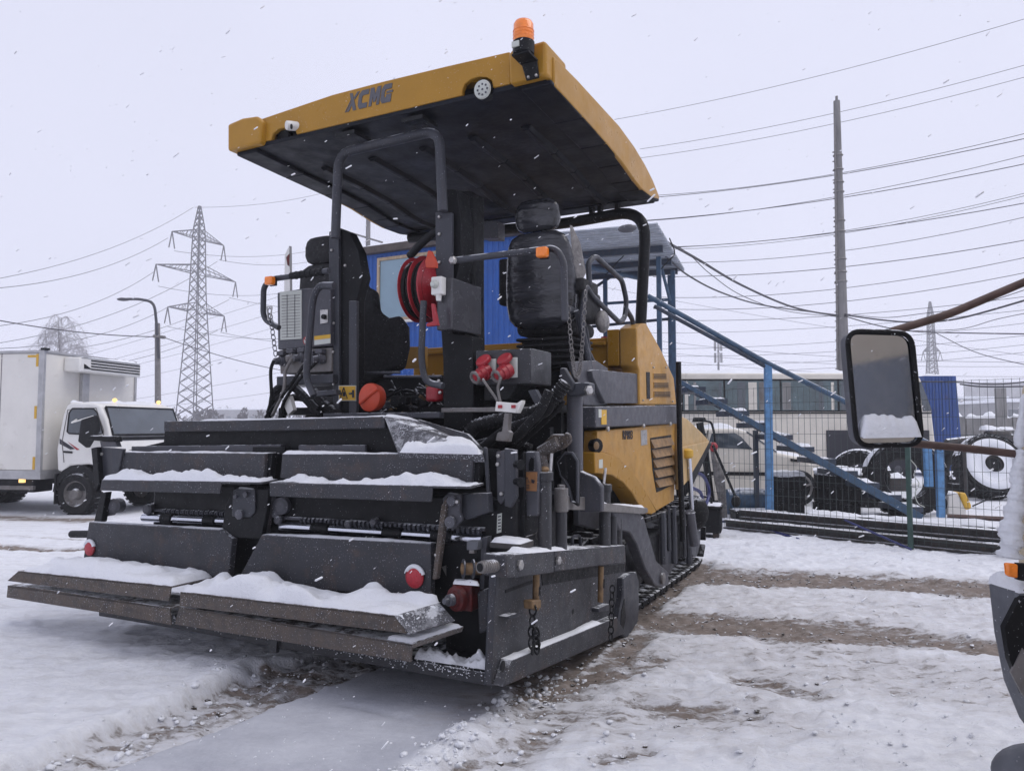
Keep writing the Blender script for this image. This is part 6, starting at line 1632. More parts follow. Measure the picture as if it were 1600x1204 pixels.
# ================================================================== bus, car and clutter behind the fence
BUS = Frame(W.B(1250, 660, 20).x, 20, 0)
bus = empty('bus', BUS, 'long beige coach with curtained windows parked beyond the fence', 'bus')
def bs(name, mb, m, parent=None, **k): return obj(name, mb, M[m], parent or bus, **k)
BB_ = BUS.B
bz = lambda y: BB_(1250, y, 0).z
bxp = lambda x: BB_(x, 640, 0).x
prof = [(bxp(880), .5), (bxp(880), bz(588)), (bxp(900), bz(582)), (bxp(1425), bz(582)), (bxp(1440), bz(590)), (bxp(1456), bz(640)), (bxp(1461), bz(700)), (bxp(1461), .5)]
body = bs('body', MB().prism([(x, 0, z) for x, z in prof], (0, 2.5, 0)), 'beige', bevel=0.06, seg=3)
bs('window_band', MB().prism([(bxp(885), -.012, bz(643)), (bxp(885), -.012, bz(592)), (bxp(1424), -.012, bz(592)), (bxp(1434), -.012, bz(643))], (0, .02, 0)), 'black', body)
xs = [885, 930, 985, 1040, 1066, 1132, 1220, 1310, 1384, 1428]
for i in range(len(xs) - 1):
    pn = bs('window', MB().prism([(bxp(xs[i] + 1.5), -.022, bz(641)), (bxp(xs[i] + 1.5), -.022, bz(595)), (bxp(xs[i + 1] - 1.5), -.022, bz(595)), (bxp(xs[i + 1] - 1.5), -.022, bz(641))], (0, .012, 0)), 'tealglass', body)
    rnd = random.Random(i)
    for k in range(5):
        cx_ = xs[i] + (xs[i + 1] - xs[i]) * (.1 + .2 * k); w_ = rnd.uniform(2, 7) * (xs[i + 1] - xs[i]) / 80
        bs('curtain', MB().prism([(bxp(cx_ - w_), -.026, bz(640)), (bxp(cx_ - w_), -.026, bz(597)), (bxp(cx_ + w_), -.026, bz(597)), (bxp(cx_ + w_), -.026, bz(640))], (0, .003, 0)), ('tealglass', 'cwall', 'glass', 'tealglass', 'beige')[(k * 2 + i) % 5], pn)
bs('trim_line', MB().box(bxp(885), bxp(1455), -.03, .0, bz(646), bz(644)), 'black', body)
bs('windscreen', MB().prism([(bxp(1436), -.02, bz(598)), (bxp(1440), -.02, bz(596)), (bxp(1456), -.02, bz(642)), (bxp(1442), -.02, bz(642))], (0, .03, 0)), 'glass', body)
bs('skirt', MB().box(bxp(1290), bxp(1450), -.03, .3, .5, bz(672)), 'print', body)
snow_cap([(bxp(885), .05, bz(582)), (bxp(1425), .05, bz(582)), (bxp(1425), 2.4, bz(582)), (bxp(885), 2.4, bz(582))], .12, body, 7, .12, edge=.2)
bs('tail_light', MB().box(bxp(1428), bxp(1436), -.03, 0, bz(690), bz(676)), 'whited', body)
for px in (960, 1400): wheel(bus, (bxp(px), 0.0, .48), .48, .3, (0, -1, 0), 'gray')

CAR = Frame(W.B(1180, 700, 15.2).x, 15.2, 0)
car = empty('parked_car', CAR, 'dirty white off-road car parked in front of the coach', 'car')
def cr_(name, mb, m, parent=None, **k): return obj(name, mb, M[m], parent or car, **k)
KB = CAR.B
cpx = [(925, 782), (918, 740), (925, 712), (960, 676), (985, 668), (1150, 668), (1165, 672), (1215, 706), (1255, 714), (1270, 724), (1275, 745), (1275, 770), (1266, 782)]
cb_ = cr_('body', MB().prism([KB(x, y, 0) for x, y in cpx], (0, 1.8, 0)), 'beige', bevel=0.07, seg=3)
cr_('side_window', MB().prism([KB(x, y, -.012) for x, y in ((1112, 677), (1148, 676), (1158, 682), (1176, 702), (1106, 698))], (0, .02, 0)), 'glass', cb_)
cr_('side_window', MB().prism([KB(x, y, -.012) for x, y in ((960, 700), (980, 678), (1104, 677), (1100, 698))], (0, .02, 0)), 'glass', cb_)
cr_('windscreen', MB().prism([KB(x, y, .0) + Vector((.015, 0, .02)) for x, y in ((1166, 675), (1212, 706))] + [KB(x, y, .0) + Vector((.015, 1.7, .02)) for x, y in ((1212, 706), (1166, 675))], (.0, 0, -.03)), 'glass', cb_)
cr_('roof_snow', MB().box(0, .01, .1, .11, 1.0, 1.01), 'snow', cb_) if False else None
q0, q1 = KB(985, 668, 0), KB(1150, 668, 0)
snow_cap([q0 + Vector((0, .08, 0)), q1 + Vector((0, .08, 0)), q1 + Vector((0, 1.7, 0)), q0 + Vector((0, 1.7, 0))], .08, cb_, 31, .08, edge=.15)
q0, q1 = KB(1214, 706, 0), KB(1255, 714, 0)
snow_cap([q0 + Vector((0, .08, 0)), q1 + Vector((0, .08, 0)), q1 + Vector((0, 1.7, 0)), q0 + Vector((0, 1.7, 0))], .07, cb_, 32, .06, edge=.12)
cr_('side_trim', MB().prism([KB(x, y, -.02) for x, y in ((1090, 736), (1230, 738), (1230, 743), (1090, 742))], (0, .03, 0)), 'black', cb_)
cr_('door_handle', MB().prism([KB(x, y, -.03) for x, y in ((1236, 716), (1250, 718), (1248, 722), (1236, 720))], (0, .03, 0)), 'black', cb_)
cr_('door_seam', MB().tube([KB(x, y, -.002) for x, y in ((1106, 672), (1102, 705), (1104, 775))], .01, 5), 'black', cb_)
cr_('door_seam', MB().tube([KB(x, y, -.002) for x, y in ((1178, 704), (1186, 735), (1180, 775))], .01, 5), 'black', cb_)
cw_ = KB(1258, 762, 0); 
for px in (1248, 1010):
    q = KB(px, 755, 0)
    tw = obj('wheel', MB().lathe((q.x, -.02, .37), (0, -1, 0), [(-.22, .2), (-.22, .36), (-.03, .37), (.0, .34), (.0, .26)], 30), M['rubber'], car, smooth=40)
    obj('rim', MB().torus((q.x, -.01, .37), (0, 1, 0), .25, .03, 26, 8), M['lgray'], tw)
    for k in range(5):
        an = 2 * pi * k / 5 + .3; obj('spoke', MB().tube([(q.x, -.02, .37), (q.x + .24 * cos(an), -.015, .37 + .24 * sin(an))], .025, 6), M['lgray'], tw)

def tyre(pos, R_, w, ax, label, group=None, snow_top=False, hub=False, seed=0):
    pos = Vector(pos); ax = Vector(ax).normalized(); fr = Frame(pos.x, pos.y, 0)
    e = empty('tyre', fr, label, 'tyre', group, loc=tuple(pos))
    z0 = Vector((0, 0, 0))
    t = obj('casing', MB().lathe(z0, ax, [(-w / 2, R_ * .56), (-w / 2 - .01, R_ * .75), (-w / 2, R_ * .92), (-w * .38, R_ * .985), (0, R_), (w * .38, R_ * .985), (w / 2, R_ * .92), (w / 2 + .01, R_ * .75), (w / 2, R_ * .56), (w * .3, R_ * .52), (-w * .3, R_ * .52), (-w / 2, R_ * .56)], 40, caps=False), M['rubber'], e, smooth=40)
    tr = MB(); up = Vector((0, 0, 1)) if abs(ax.z) < .9 else Vector((1, 0, 0)); u = ax.cross(up).normalized(); v_ = ax.cross(u); n = 30
    for k in range(n):
        an = 2 * pi * k / n; d = u * cos(an) + v_ * sin(an); f_ = -u * sin(an) + v_ * cos(an)
        for s_ in (-1, 1):
            c = d * R_ + ax * (s_ * w * .24) + f_ * (s_ * .25 * pi * R_ / n); hw, ht = w * .2, pi * R_ / n * .62; h = R_ * .04
            q = [c + ax * i * hw + f_ * j * ht - d * .02 for i, j in ((1, -1), (1, 1), (-1, 1), (-1, -1))]
            tr.add(q + [x + d * h for x in q], [(4, 5, 6, 7), (0, 1, 5, 4), (1, 2, 6, 5), (2, 3, 7, 6), (3, 0, 4, 7)])
    obj('tread', tr, M['rubber'], e, smooth=0)
    if hub:
        obj('rim', MB().lathe(z0, ax, [(-w * .4, R_ * .55), (w * .3, R_ * .57), (w * .42, R_ * .54), (w * .2, R_ * .48), (w * .15, R_ * .32), (w * .3, R_ * .28), (w * .3, R_ * .2), (w * .1, R_ * .19), (w * .05, 0)], 28), M['lgray'], e)
        obj('hub_hole', MB().lathe(ax * (w * .34), ax, [(0, R_ * .22), (w * .05, R_ * .21), (w * .055, 0)], 20), M['black'], e)
    if snow_top:
        sn = MB().torus(ax * .0, ax, R_ * .90, w * .5, 64, 14)
        for v in sn.v:
            if v.length > R_: v *= (R_ * 1.0 + .05 * (v.length / R_ - 1) + .03) / v.length; zc = R_ * .30
        keep = [f for f in sn.f if all(sn.v[i].z > zc and sn.v[i].length > R_ * .90 for i in f)]; sn.f = keep
        rr = random.Random(seed)
        obj('snow_cap', sn, M['snow'], e, smooth=180)
        if hub:
            fs = MB().lathe(ax * (w * .52), ax, [(-.03, R_ * .86), (.015, R_ * .80), (.02, R_ * .6), (-.02, R_ * .55), (-.03, R_ * .34), (.0, R_ * .27)], 40, caps=False)
            obj('snow_crust', fs, M['snow'], e, smooth=180)
    return e
for (px, d, R_, w, n, nm) in ((1226, 13.6, .335, .25, 3, 'left'), (1306, 13.5, .40, .26, 3, 'right')):
    q = W.B(px, 700, d)
    for k in range(n):
        pos_ = ('lowest', 'middle', 'topmost')[k]
        where = 'left tyre stack under the blue stairs' if nm == 'left' else 'wider right tyre stack under the blue stairs'
        e = tyre((q.x + .015 * (k - 1), q.y, w * (k + .5) * .99), R_, w, (0.0, 0, 1), f'black tyre, {pos_} of the three in the {where}', 'tyres stacked behind the fence')
        if k == n - 1:
            sn = MB(); ns = 28
            sn.lathe((0, 0, w / 2), (0, 0, 1), [(-.03, R_ * 1.0), (.03, R_ * .93), (.055, R_ * .75), (.03, R_ * .58), (-.06, R_ * .5)], ns)
            rr = random.Random(k)
            for v in sn.v: v.z += rr.uniform(-.012, .014)
            obj('snow_cap', sn, M['snow'], e, smooth=180)
q = W.B(1413, 757, 13.6)
tyre((q.x, q.y, .66), .68, .42, (-.25, -1, .15), 'huge black tyre with snowy crown leaning behind the green fence post', None, True, False, 3)
q = W.B(1385, 735, 14.6)
tyre((q.x - .25, q.y + .6, .56), .56, .4, (-.6, -1, .1), 'dark snow-capped tyre standing behind the leaning huge tyre', None, True, False, 4)
q = W.B(1546, 730, 16.5)
tyre((q.x, q.y, .72), .70, .5, (-.15, -1, .38), 'snow-plastered wheel with round hub hole leaning at right behind the fence', None, True, True, 5)
q = W.B(1600, 732, 17)
tyre((q.x + .2, q.y, .72), .70, .5, (-.35, -1, .3), 'snow-plastered wheel half cut by the right edge of the photo', None, True, True, 6)
q = W.B(1500, 725, 18)
tyre((q.x, q.y, .62), .62, .45, (-.9, -.6, .3), 'dark tyre standing edge-on just left of the snow-plastered wheels', None, True, False, 7)
q = W.B(1352, 730, 15.2)
for k in range(2):
    tyre((q.x + .03 * k, q.y, .24 * (k + .5)), .42, .24, (0.03, 0, 1), 'lower of two flat-lying tyres between the right stack and the huge tyre' if k == 0 else 'snowy upper one of two flat-lying tyres left of the huge tyre', 'tyres lying flat in the yard', False, False, 9)
sn = MB().lathe((0, 0, .12), (0, 0, 1), [(-.03, .42), (.02, .39), (.05, .32), (.03, .24), (-.06, .21)], 28)
obj('snow_cap', sn, M['snow'], bpy.data.objects[[o.name for o in bpy.data.objects if o.get('label', '').startswith('snowy upper one of two')][0]], smooth=180)
q = W.B(1512, 775, 17.5)
tyre((q.x - .1, q.y, .14), .48, .28, (0.0, .05, 1), 'black tyre lying flat on the snow in front of the plastered wheels', None, False, False, 12)
# axle on top of the wheels
q = W.B(1548, 690, 16.8); AX = Frame(q.x, q.y, 0)
ax_ = empty('old_axle', AX, 'dark old axle with snow lying across the plastered wheels at right', 'axle', loc=(q.x, q.y, q.z))
obj('axle_tube', MB().tube([(-1.0, 0, -.02), (.2, 0, .12), (.9, .2, .05)], .09, 8), M['oldsteel'], ax_)
obj('axle_housing', MB().ball((.15, 0, .16), (.3, .2, .16), 12, 8), M['oldsteel'], ax_)
snow_cap([(-.2, -.12, .27), (.5, -.12, .27), (.5, .14, .27), (-.2, .14, .27)], .1, ax_, 5, .04)
# blue sheet panel
q = W.B(1475, 700, 24); BP = Frame(q.x, q.y, 0)
bpn = empty('blue_container', BP, 'plain blue container end standing behind the coach', 'container', loc=(q.x, q.y, 0))
z_ = BP.B(1475, 587, 0).z; x0, x1 = BP.B(1446, 660, 0).x, BP.B(1496, 660, 0).x
obj('wall', MB().prism([(x0, 0, .2), (x0, 0, z_), (x1, 0, z_), (x1 + .15, 0, .2)], (0, 2.4, 0)), M['bluec'], bpn)
rbm = MB()
for k in range(9): rbm.box(x0 + .05 + k * .105, x0 + .1 + k * .105, -.02, .01, .25, z_ - .05)
obj('wall_rib', rbm, M['bluec'], bpn, smooth=0, kind='stuff')
snow_cap([(x0, 0, z_), (x1, 0, z_), (x1, 2.3, z_), (x0, 2.3, z_)], .1, bpn, 2, .1)
# yellow pump, blue drum, box
q = W.Z(1500, 805, 0); YP = Frame(q.x, q.y, 0)
yp = empty('pump_unit', YP, 'small white and yellow machine casting lying in snow right of the stair foot', 'machine')
obj('base', MB().prism([(-.22, 0, 0), (-.20, 0, .36), (-.02, 0, .40), (.12, 0, .1), (.12, 0, 0)], (0, .3, 0)), M['whited'], yp, bevel=0.02)
obj('casing', MB().prism([(-.02, -.03, .40), (.10, -.03, .42), (.2, -.03, .2), (.2, -.03, .12), (.1, -.03, .1)], (0, .34, 0)), M['ystick'], yp, bevel=0.03)
obj('motor', MB().tube([(-.36, .15, .2), (-.2, .15, .2)], .13, 12), M['black'], yp)
snow_cap([(-.2, .0, .38), (-.02, 0, .41), (-.02, .3, .41), (-.2, .3, .38)], .05, yp, 3, .03)
q = W.Z(1540, 806, 0)
obj('angle_iron', MB().tube([W.Z(1480, 806, .04), W.Z(1600, 812, .04)], .04, 4), M['rustbrown'], None, label='rusty angle iron lying in the snow beside the yellow casting', cat='steel bar')
obj('cable', MB().tube(spline([W.Z(1520, 790, .02), W.Z(1550, 778, .25), W.Z(1580, 776, .25), W.Z(1610, 786, .05)]), .014, 6), M['rubber'], None, label='black cable looping over the snow below the plastered wheels', cat='cable', smooth=180)
q = W.Z(1172, 806, 0); BD = Frame(q.x, q.y, 0)
bdm = empty('blue_drum', BD, 'blue plastic drum lying beside the left tyre stack', 'drum')
obj('drum', MB().lathe((-.38, .2, .24), (1, 0, 0), [(0, .2), (.02, .23), (.2, .24), (.22, .25), (.24, .24), (.5, .24), (.52, .25), (.54, .24), (.7, .23), (.72, .2)], 24), M['bluep'], bdm)
obj('cap', MB().lathe((-.39, .2, .34), (-1, 0, 0), [(0, .05), (.03, .05), (.031, 0)], 12), M['black'], bdm)
obj('snow_cap', MB().ball((.0, .2, .46), (.3, .12, .035), 14, 6), M['snow'], bdm, smooth=180)
q = W.Z(1178, 812, 0); BX = Frame(q.x, q.y, 0)
bxm = empty('black_crate', BX, 'low black crate dusted with snow below the blue drum', 'crate')
obj('shell', MB().box(-.34, .34, -.1, .25, 0, .16), M['black'], bxm, bevel=0.02); obj('rim', MB().box(-.36, .36, -.12, .27, .13, .17), M['rubber'], bxm, bevel=0.01)
snow_cap([(-.33, -.1, .17), (.33, -.1, .17), (.33, .24, .17), (-.33, .24, .17)], .03, bxm, 5, .04)
# generator with dark case in front of hopper
q = W.Z(1096, 840, 0); GN = Frame(q.x, q.y, 18)
gn = empty('black_toolbox', GN, 'snowy black case on the ground at the front of the paver', 'case')
obj('case', MB().box(-.28, .28, -.05, .4, .08, .42), M['black'], gn, bevel=0.02); obj('lid', MB().box(-.30, .30, -.07, .42, .42, .47), M['rubber'], gn, bevel=0.015)
for x in (-.2, .2): obj('foot', MB().box(x - .04, x + .04, 0, .3, 0, .09), M['oldsteel'], gn)
obj('handle', MB().tube(bend([(-.1, .15, .47), (-.1, .15, .58), (.14, .15, .58), (.14, .15, .47)], .04), .018, 8), M['rubber'], gn)
snow_cap([(-.28, -.06, .47), (.28, -.06, .47), (.28, .4, .47), (-.28, .4, .47)], .04, gn, 5, .03)
obj('panel_flap', MB().prism([(-.45, -.25, .02), (-.3, -.3, .02), (-.24, -.3, .3), (-.42, -.25, .36)], (0, .02, 0)), M['black'], gn)
q = W.Z(1124, 822, 0); SP = Frame(q.x, q.y, 0)
svp = empty('burner_stand', SP, 'slanted dark post wrapped in dirty film beside the hopper front', 'post')
obj('post', MB().tube([SP.B(1093, 660, .2), SP.B(1101, 700, .2), SP.B(1112, 790, .2), (0, .2, 0)], .06, 8), M['rubber'], svp)
obj('wrap', MB().tube([SP.B(1110, 690, .1), SP.B(1124, 745, .1), SP.B(1132, 808, .1)], .1, 8, rr=[.02, .09, .05]), M['filmp'], svp, smooth=180)
obj('head_box', MB().prism([SP.B(x, y, .2) for x, y in ((1086, 652), (1102, 652), (1104, 659), (1084, 659))], (0, .12, 0)), M['rubber'], svp)
obj('lever', MB().tube([SP.B(1114, 695, .0), SP.B(1151, 780, .0)], .022, 8), M['rubber'], svp)
obj('lever_foot', MB().ball(SP.B(1150, 783, 0), (.08, .06, .1), 10, 6), M['rubber'], svp)
obj('hose_loop', MB().tube(spline([SP.B(1101, 657, .15), SP.B(1112, 662, .15), SP.B(1117, 690, .15), SP.B(1112, 700, .15)]), .02, 6), M['rubber'], svp, smooth=180)
obj('red_coupling', MB().ball(SP.B(1115, 698, .05), (.07, .05, .08), 10, 8), M['red'], svp)
obj('ground_hose', MB().tube(spline([W.Z(1110, 812, .03), W.Z(1150, 818, .02), W.Z(1200, 828, .03), W.Z(1248, 842, .02)]), .02, 8), M['bluehose'], None, smooth=180, label='blue hose lying on the snow at the left end of the fence', cat='hose')
obj('blue_bar', MB().tube([W.Z(1320, 812, .32), W.Z(1424, 858, .04)], .015, 8), M['bluehose'], None, label='dark blue pipe leaning on the beams by the green fence post', cat='pipe')
rk = MB(); rr = random.Random(3)
sb = W.Z(1098, 815, .55)
obj('sack', MB().ball((sb.x - .02, sb.y + .3, .62), (.17, .15, .2), 12, 8), M['rubber'], None, smooth=180, label='dark rag bundle lying on the black case by the hopper', cat='bundle')

# ================================================================== steel beams in the snow and mesh fence
F0, F1 = W.Z(1118, 826, 0), W.Z(1424, 857, 0)
fd_ = (F1 - F0).normalized(); fdeg = math.degrees(atan2(fd_.x, fd_.y)) - 90
FE = Frame(F0.x, F0.y, fdeg)                       # a runs along the fence, b away from the camera
LEN = (F1 - F0).length
for i, (a0_, a1_, b_, z_, h_, lab) in enumerate([(.1, LEN + 1.7, .16, 0, .15, 'long rusty steel beam on the ground, front one of the pile along the fence'), (.5, LEN + 1.8, .42, 0, .16, 'long rusty steel beam on the ground behind the front beam'),
                                     (.3, LEN + 1.75, .30, .165, .14, 'long steel beam on top of the pile with snow along it'), (1.2, LEN + 1.85, .68, .0, .30, 'deep steel beam at the back of the pile, thick snow on top')]):
    e = empty('steel_beam', FE, lab, 'beam', 'steel beams piled along the fence', loc=FE.world((0, 0, 0)))
    ib = MB().box(a0_, a1_, b_ - .1, b_ + .1, z_ + .01, z_ + .035); ib.box(a0_, a1_, b_ - .1, b_ + .1, z_ + h_ - .025, z_ + h_); ib.box(a0_, a1_, b_ - .015, b_ + .015, z_ + .035, z_ + h_ - .025)
    obj('beam', ib, M['oldsteel'], e, bevel=0.004)
    snow_cap([(a0_, b_ - .095, z_ + h_), (a1_, b_ - .095, z_ + h_), (a1_, b_ + .095, z_ + h_), (a0_, b_ + .095, z_ + h_)], .05 if i > 1 else .02, e, i + 4, .04, edge=.05, gaps=.0 if i > 1 else .4)
ms = MB(); 
c0, c1 = FE.world((0, .9, 0)), FE.world((LEN + 1.9, .9, 0))
fe = empty('mesh_fence', FE, 'dark green welded mesh fence along the yard with beams behind it', 'fence')
HT = 2.2
wm = MB(); x = -1.2
while x < LEN + 2.6:
    wm.box(x - .0022, x + .0022, -.0022, .0022, .05, HT); x += .085
z_ = .12
while z_ < HT:
    wm.box(-1.2, LEN + 2.6, .004, .011, z_ - .0024, z_ + .0024); z_ += .23
obj('wire_mesh', wm, M['fence'], fe, smooth=0, kind='stuff')
wp = MB().box(-1.2, LEN + 2.6, -.02, .03, 2.19, 2.20)
for a_ in (LEN, -1.0, LEN + 2.5):
    ps_ = obj('fence_post', MB().box(a_ - .03, a_ + .03, -.05, .0, 0, HT + .03), M['green'], fe, bevel=0.004)
    obj('post_cap', MB().box(a_ - .034, a_ + .034, -.054, .004, HT + .03, HT + .05), M['black'], ps_)
obj('wire_tangle', MB().tube(spline([FE.B(x, y, -.02) for x, y in ((1423, 718), (1432, 730), (1428, 742), (1436, 755), (1430, 770), (1434, 785), (1445, 792))]), .006, 5), M['sticker'], fe, smooth=180)
# thin stake and far concrete wall
q = W.Z(1511, 790, 0)
obj('steel_stake', MB().tube([(q.x, q.y, 0), (q.x - .02, q.y, 1.25)], .035, 8), M['oldsteel'], None, label='thin dark steel stake standing before the snowy wheels', cat='stake')
CW = Frame(0, 42, 0)
cwl = empty('concrete_wall', CW, 'long grey concrete panel wall topped with snow behind the wheels', 'wall')
for k in range(9):
    x0_ = 20.5 + k * 2.6
    wlp = obj('wall_panel', MB().box(x0_, x0_ + 2.54, 0, .16, 0, 2.1 + .05 * (k % 2)), M['cwall'], cwl, bevel=0.02)
    snow_cap([(x0_, -.02, 2.12 + .05 * (k % 2)), (x0_ + 2.54, -.02, 2.12 + .05 * (k % 2)), (x0_ + 2.54, .5, 2.12), (x0_, .5, 2.12)], .35, wlp, k, .15, edge=.15)
for px, d in ((1560, 40), (1568, 40)):
    q = W.B(px, 640, 39.5 + (px - 1560) * .05)
    obj('concrete_post', MB().box(q.x - .12, q.x + .12, q.y - .1, q.y + .1, 0, W.B(px, 606, q.y).z), M['cwall'], None, label='left of two pale posts standing against the far concrete wall' if px == 1560 else 'right of two pale posts standing against the far concrete wall', cat='post')
# heaps of dark scrap in front of the far wall
for (px, py, d, w_, h_, lab) in ((1530, 650, 41, 2.2, .9, 'snow-topped dark scrap heap against the far concrete wall'), (1310, 690, 17.5, .9, .8, 'snow-topped dark scrap heap behind the stairs under the coach'), (1345, 715, 15.5, .8, .65, 'low scrap heap with snow between the right tyre stack and the huge tyre')):
    q = W.B(px, py, d); rr = random.Random(px); SC = Frame(q.x, q.y, 0)
    e = empty('scrap_heap', SC, lab, 'scrap', loc=(q.x, q.y, 0))
    for k in range(9):
        x, y, s_ = rr.uniform(-w_, w_) * .6, rr.uniform(-.3, .3), rr.uniform(.15, .35) * h_ * 1.3
        zc = rr.uniform(.1, h_ * .75)
        b = obj('scrap_piece', MB().box(x - s_ * 1.6, x + s_ * 1.6, y - s_, y + s_, max(0, zc - s_ * .5), zc + s_ * .5), M['oldsteel'], e, bevel=0.03)
        snow_cap([(x - s_ * 1.5, y - s_, zc + s_ * .5), (x + s_ * 1.5, y - s_, zc + s_ * .5), (x + s_ * 1.5, y + s_, zc + s_ * .5), (x - s_ * 1.5, y + s_, zc + s_ * .5)], .1, b, k, .06, edge=.1)

# ================================================================== vehicle at the right edge: mirror, bumper corner, indicator
VY = 2.25
V = Frame(1.75, VY, 0)
veh = empty('old_truck', V, 'old cream truck corner at the right edge with mirror, snowy grey bumper and amber indicator', 'truck')
def vp(name, mb, m, parent=None, **k): return obj(name, mb, M[m], parent or veh, **k)
VB = V.B
def rounded(pts, r, n=6):
    pts = [Vector(p) for p in pts]; m = len(pts); out = []
    for i in range(m):
        p, q, s_ = pts[i - 1], pts[i], pts[(i + 1) % m]
        a_, b_ = q + (p - q).normalized() * r, q + (s_ - q).normalized() * r
        for j in range(n + 1):
            t = j / n; out.append(a_ * (1 - t) ** 2 + q * (2 * t * (1 - t)) + b_ * t * t)
    return out
mo = rounded([VB(x, y, 0) for x, y in ((1323, 517), (1424, 520), (1441, 694), (1339, 697))], .045)
mi_ = [p for p in mo]
cen = sum(mo, Vector()) / len(mo)
inn = [cen + (p - cen) * .96 for p in mo]
mc_ = vp('mirror', MB().prism([p + Vector((0, .012, 0)) for p in mo], (0, .05, 0)), 'plastic', bevel=0.012, seg=3)
vp('mirror_glass', MB().prism([p + Vector((0, .006, 0)) for p in inn], (0, .004, 0)), 'mirror', mc_, smooth=0)
vp('mirror_frame', MB().tube(mo + [mo[0], mo[1]], .008, 8), 'rubber', mc_, smooth=180)
b0v, b1v = cen + (VB(1340, 690, 0) - cen) * .92, cen + (VB(1439, 688, 0) - cen) * .92
mb = MB(); n = 40; front, back = [], []
for i in range(n + 1):
    t = i / n; p = b0v.lerp(b1v, t); h = .062 * (1 - abs(2 * t - 1) ** 12) * (.75 + .5 * float(fbm(np.array([t * 6.0]), np.array([2.0]), 3, 3)[0])) + .004
    front.append(p); 
    for j, (hh, oo) in enumerate(((0, -.022), (.5, -.020), (.85, -.012), (1.0, .0), (1.0, .006))):
        mb.v.append(p + Vector((0, oo, h * hh - .002)))
for i in range(n):
    for j in range(4): mb.f.append((i * 5 + j, (i + 1) * 5 + j, (i + 1) * 5 + j + 1, i * 5 + j + 1))
vp('snow_cap', mb, 'snow', mc_, smooth=180)
ua = vp('mirror_arm', MB().tube(bend([VB(1392, 518, .03), VB(1480, 492, .02), VB(1600, 441, 0), VB(1720, 392, -.1)], .05), .0125, 12), 'rustbrown')
vp('mirror_arm', MB().tube([VB(1420, 692, .045), VB(1500, 699, .03), VB(1650, 716, 0)], .012, 12), 'rustbrown')
vp('arm_clamp', MB().box(VB(1400, 515, 0).x - .02, VB(1400, 515, 0).x + .02, .02, .06, VB(1400, 515, 0).z - .02, VB(1400, 515, 0).z + .006), 'rubber', ua, bevel=0.004)
fz = [VB(x, y, .0) for x, y in ((1541, 912), (1547, 900), (1640, 905), (1640, 1175), (1612, 1150), (1588, 1118), (1564, 1060), (1549, 985))]
bmp = vp('bumper', MB().prism(fz, (0, -.14, 0)), 'plastic', bevel=0.018, seg=4)
vp('bumper_side', MB().box(-.20 + .02, 1.6, -.02, .2, VB(1600, 1010, 0).z, VB(1600, 915, 0).z), 'plastic', bmp, bevel=0.02) if False else None
vp('bumper_recess', MB().prism([VB(x, y, -.144) for x, y in ((1570 + 26, 930), (1640, 930), (1640, 1120), (1600, 1085), (1578, 1030), (1570, 980))], (0, .02, 0)), 'black', bmp)
vp('bumper_patch', MB().prism([VB(x, y, -.148) for x, y in ((1572 + 26, 1012), (1640, 1080), (1640, 1120), (1598, 1085), (1580, 1050))], (0, .008, 0)), 'lgray', bmp)
s0_, s1_ = VB(1542, 908, .0), VB(1640, 905, 0)
snow_cap([s0_ + Vector((0, -.14, .0)), s1_ + Vector((0, -.14, 0)), s1_ + Vector((0, .0, 0)), s0_ + Vector((.0, .0, 0))], .05, bmp, 8, .006, edge=.05, lump=.8, flow=4)
vp('cab_corner', MB().prism([VB(x, y, .06) for x, y in ((1592, 600), (1720, 590), (1720, 960), (1586, 940), (1588, 760))], (0, -.10, 0)), 'cream', bevel=0.02)
vbody = vp('body', MB().box(.12, 2.0, -3.6, .10, .55, 2.6), 'cream', bevel=0.05)
for k in range(3): vp('side_window', MB().box(.105, .13, -3.4 + 1.15 * k, -2.33 + 1.15 * k, 1.60, 1.94), 'glass', vbody, bevel=0.01)
vp('rain_gutter', MB().box(.08, .12, -3.6, .1, 2.32, 2.37), 'rustbrown', vbody)
ind = vp('indicator', MB().prism([VB(x, y, -.16) for x, y in ((1573, 879), (1592, 881), (1592, 904), (1575, 900))], (0, .018, 0)), 'orange', bevel=0.006)
vp('indicator_base', MB().prism([VB(x, y, -.155) for x, y in ((1592.5, 880), (1630, 882), (1630, 912), (1592.5, 906))], (0, .02, 0)), 'black', ind)
rr = random.Random(2)
vp('pillar_trim', MB().box(VB(1590, 700, .05).x, VB(1590, 700, .05).x + .012, -.045, -.038, VB(1590, 700, .05).z - .25, VB(1590, 640, .05).z), 'rustbrown')
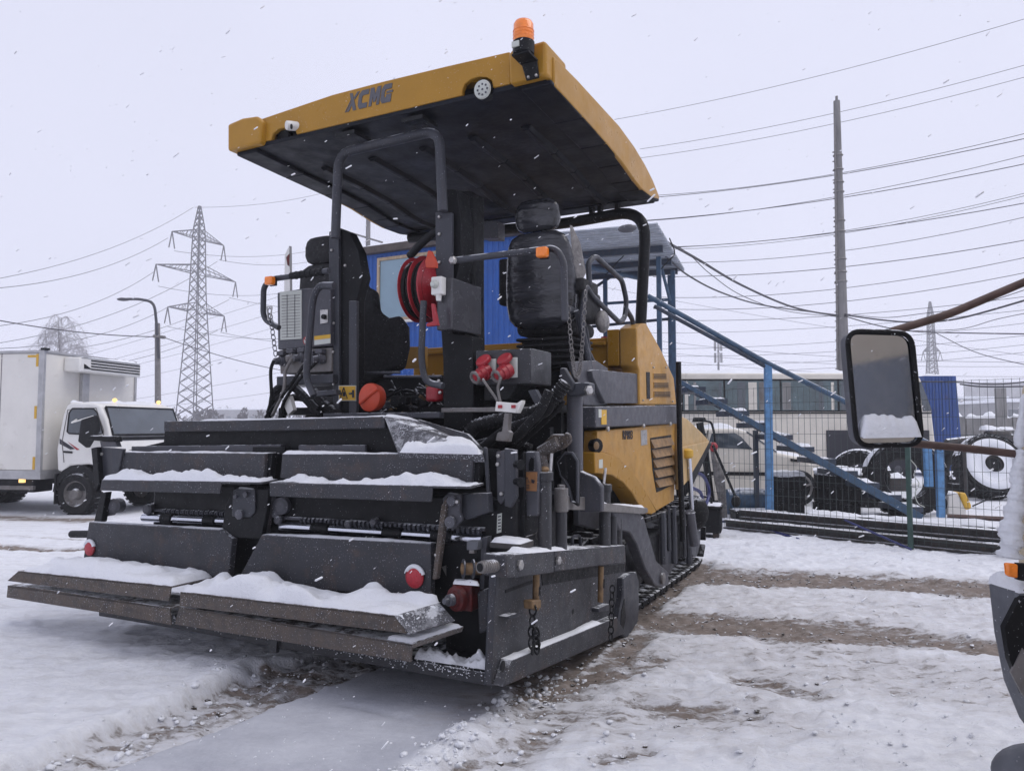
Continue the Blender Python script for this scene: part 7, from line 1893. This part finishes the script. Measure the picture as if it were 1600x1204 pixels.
for (pix, n_, w0, w1) in (([(1594, 615), (1590, 660), (1588, 700)], 14, .008, .014), ([(1589, 700), (1584, 760), (1577, 820), (1571, 872)], 34, .014, .034)):
    pth = spline([VB(x, y, .0) for x, y in pix], n_)
    mb = MB(); m_ = len(pth)
    rad = [(w0 + (w1 - w0) * i / m_) * (.65 + .8 * float(fbm(np.array([i * .13 + w0 * 90]), np.array([1.0]), 9, 4)[0])) * min(1, (i + .6) / 3, (m_ - i) / 2.5) for i in range(m_)]
    mb.tube(pth, .02, 16, rr=rad)
    for i, v in enumerate(mb.v):
        j = i // 16; c = pth[min(j, m_ - 1)]; d = v - c
        v += d * (1.1 * (float(fbm(np.array([j * .13]), np.array([abs((i % 16) - 8) * .35]), 31, 4)[0]) - .5)) + Vector((.010, 0, 0))
    vp('snow_cap', mb, 'snow', smooth=180)
st_p = VB(1600, 1200, -.02)
stp = vp('fog_lamp', MB().ball((st_p.x + .05, st_p.y, st_p.z - .02), (.135, .1, .085), 24, 14), 'plastic', smooth=180)
vp('snow_cap', MB().ball((st_p.x + .05, st_p.y - .035, st_p.z - .015), (.115, .07, .055), 20, 10), 'snow', stp, smooth=180)
vp('lamp_stem', MB().box(st_p.x + .05, st_p.x + .5, st_p.y + .02, st_p.y + .08, st_p.z - .08, st_p.z - .02), 'black', stp)
for b_ in (-.9, -3.0): wheel(veh, (.11, b_, .5), .5, .28, (-1, 0, 0), 'worn')

# ================================================================== falling snow
rnd = random.Random(77); sf = MB()
def flake(p, L, r):
    d = Vector((.78 + rnd.gauss(0, .14), rnd.gauss(0, .2), .55 + rnd.gauss(0, .16))).normalized()
    u = d.cross(Vector((0, 1, 0))).normalized() * r; v_ = d.cross(u).normalized() * r
    a_, b_ = p + d * L, p - d * L
    sf.add([a_ + u, a_ + v_, a_ - u, a_ - v_, b_ + u, b_ + v_, b_ - u, b_ - v_, a_ + d * r, b_ - d * r],
           [(0, 1, 5, 4), (1, 2, 6, 5), (2, 3, 7, 6), (3, 0, 4, 7), (8, 1, 0), (8, 2, 1), (8, 3, 2), (8, 0, 3), (9, 4, 5), (9, 5, 6), (9, 6, 7), (9, 7, 4)])
for i in range(2300):
    d = 1.6 + 12 * rnd.random() ** 1.1
    p = Vector((rnd.uniform(-.85, .85) * d, d, EYE + rnd.uniform(-.55, .70) * d))
    if p.z < .05: continue
    s = rnd.choice((.35, .4, .45, .5, .6, .7, 1.0, 1.5)) * (.002 + .0008 * d)
    flake(p, s * rnd.uniform(.5, 2.3), s * rnd.uniform(.35, .6))
obj('falling_snow', sf, M['flake'], None, kind='stuff', smooth=180)
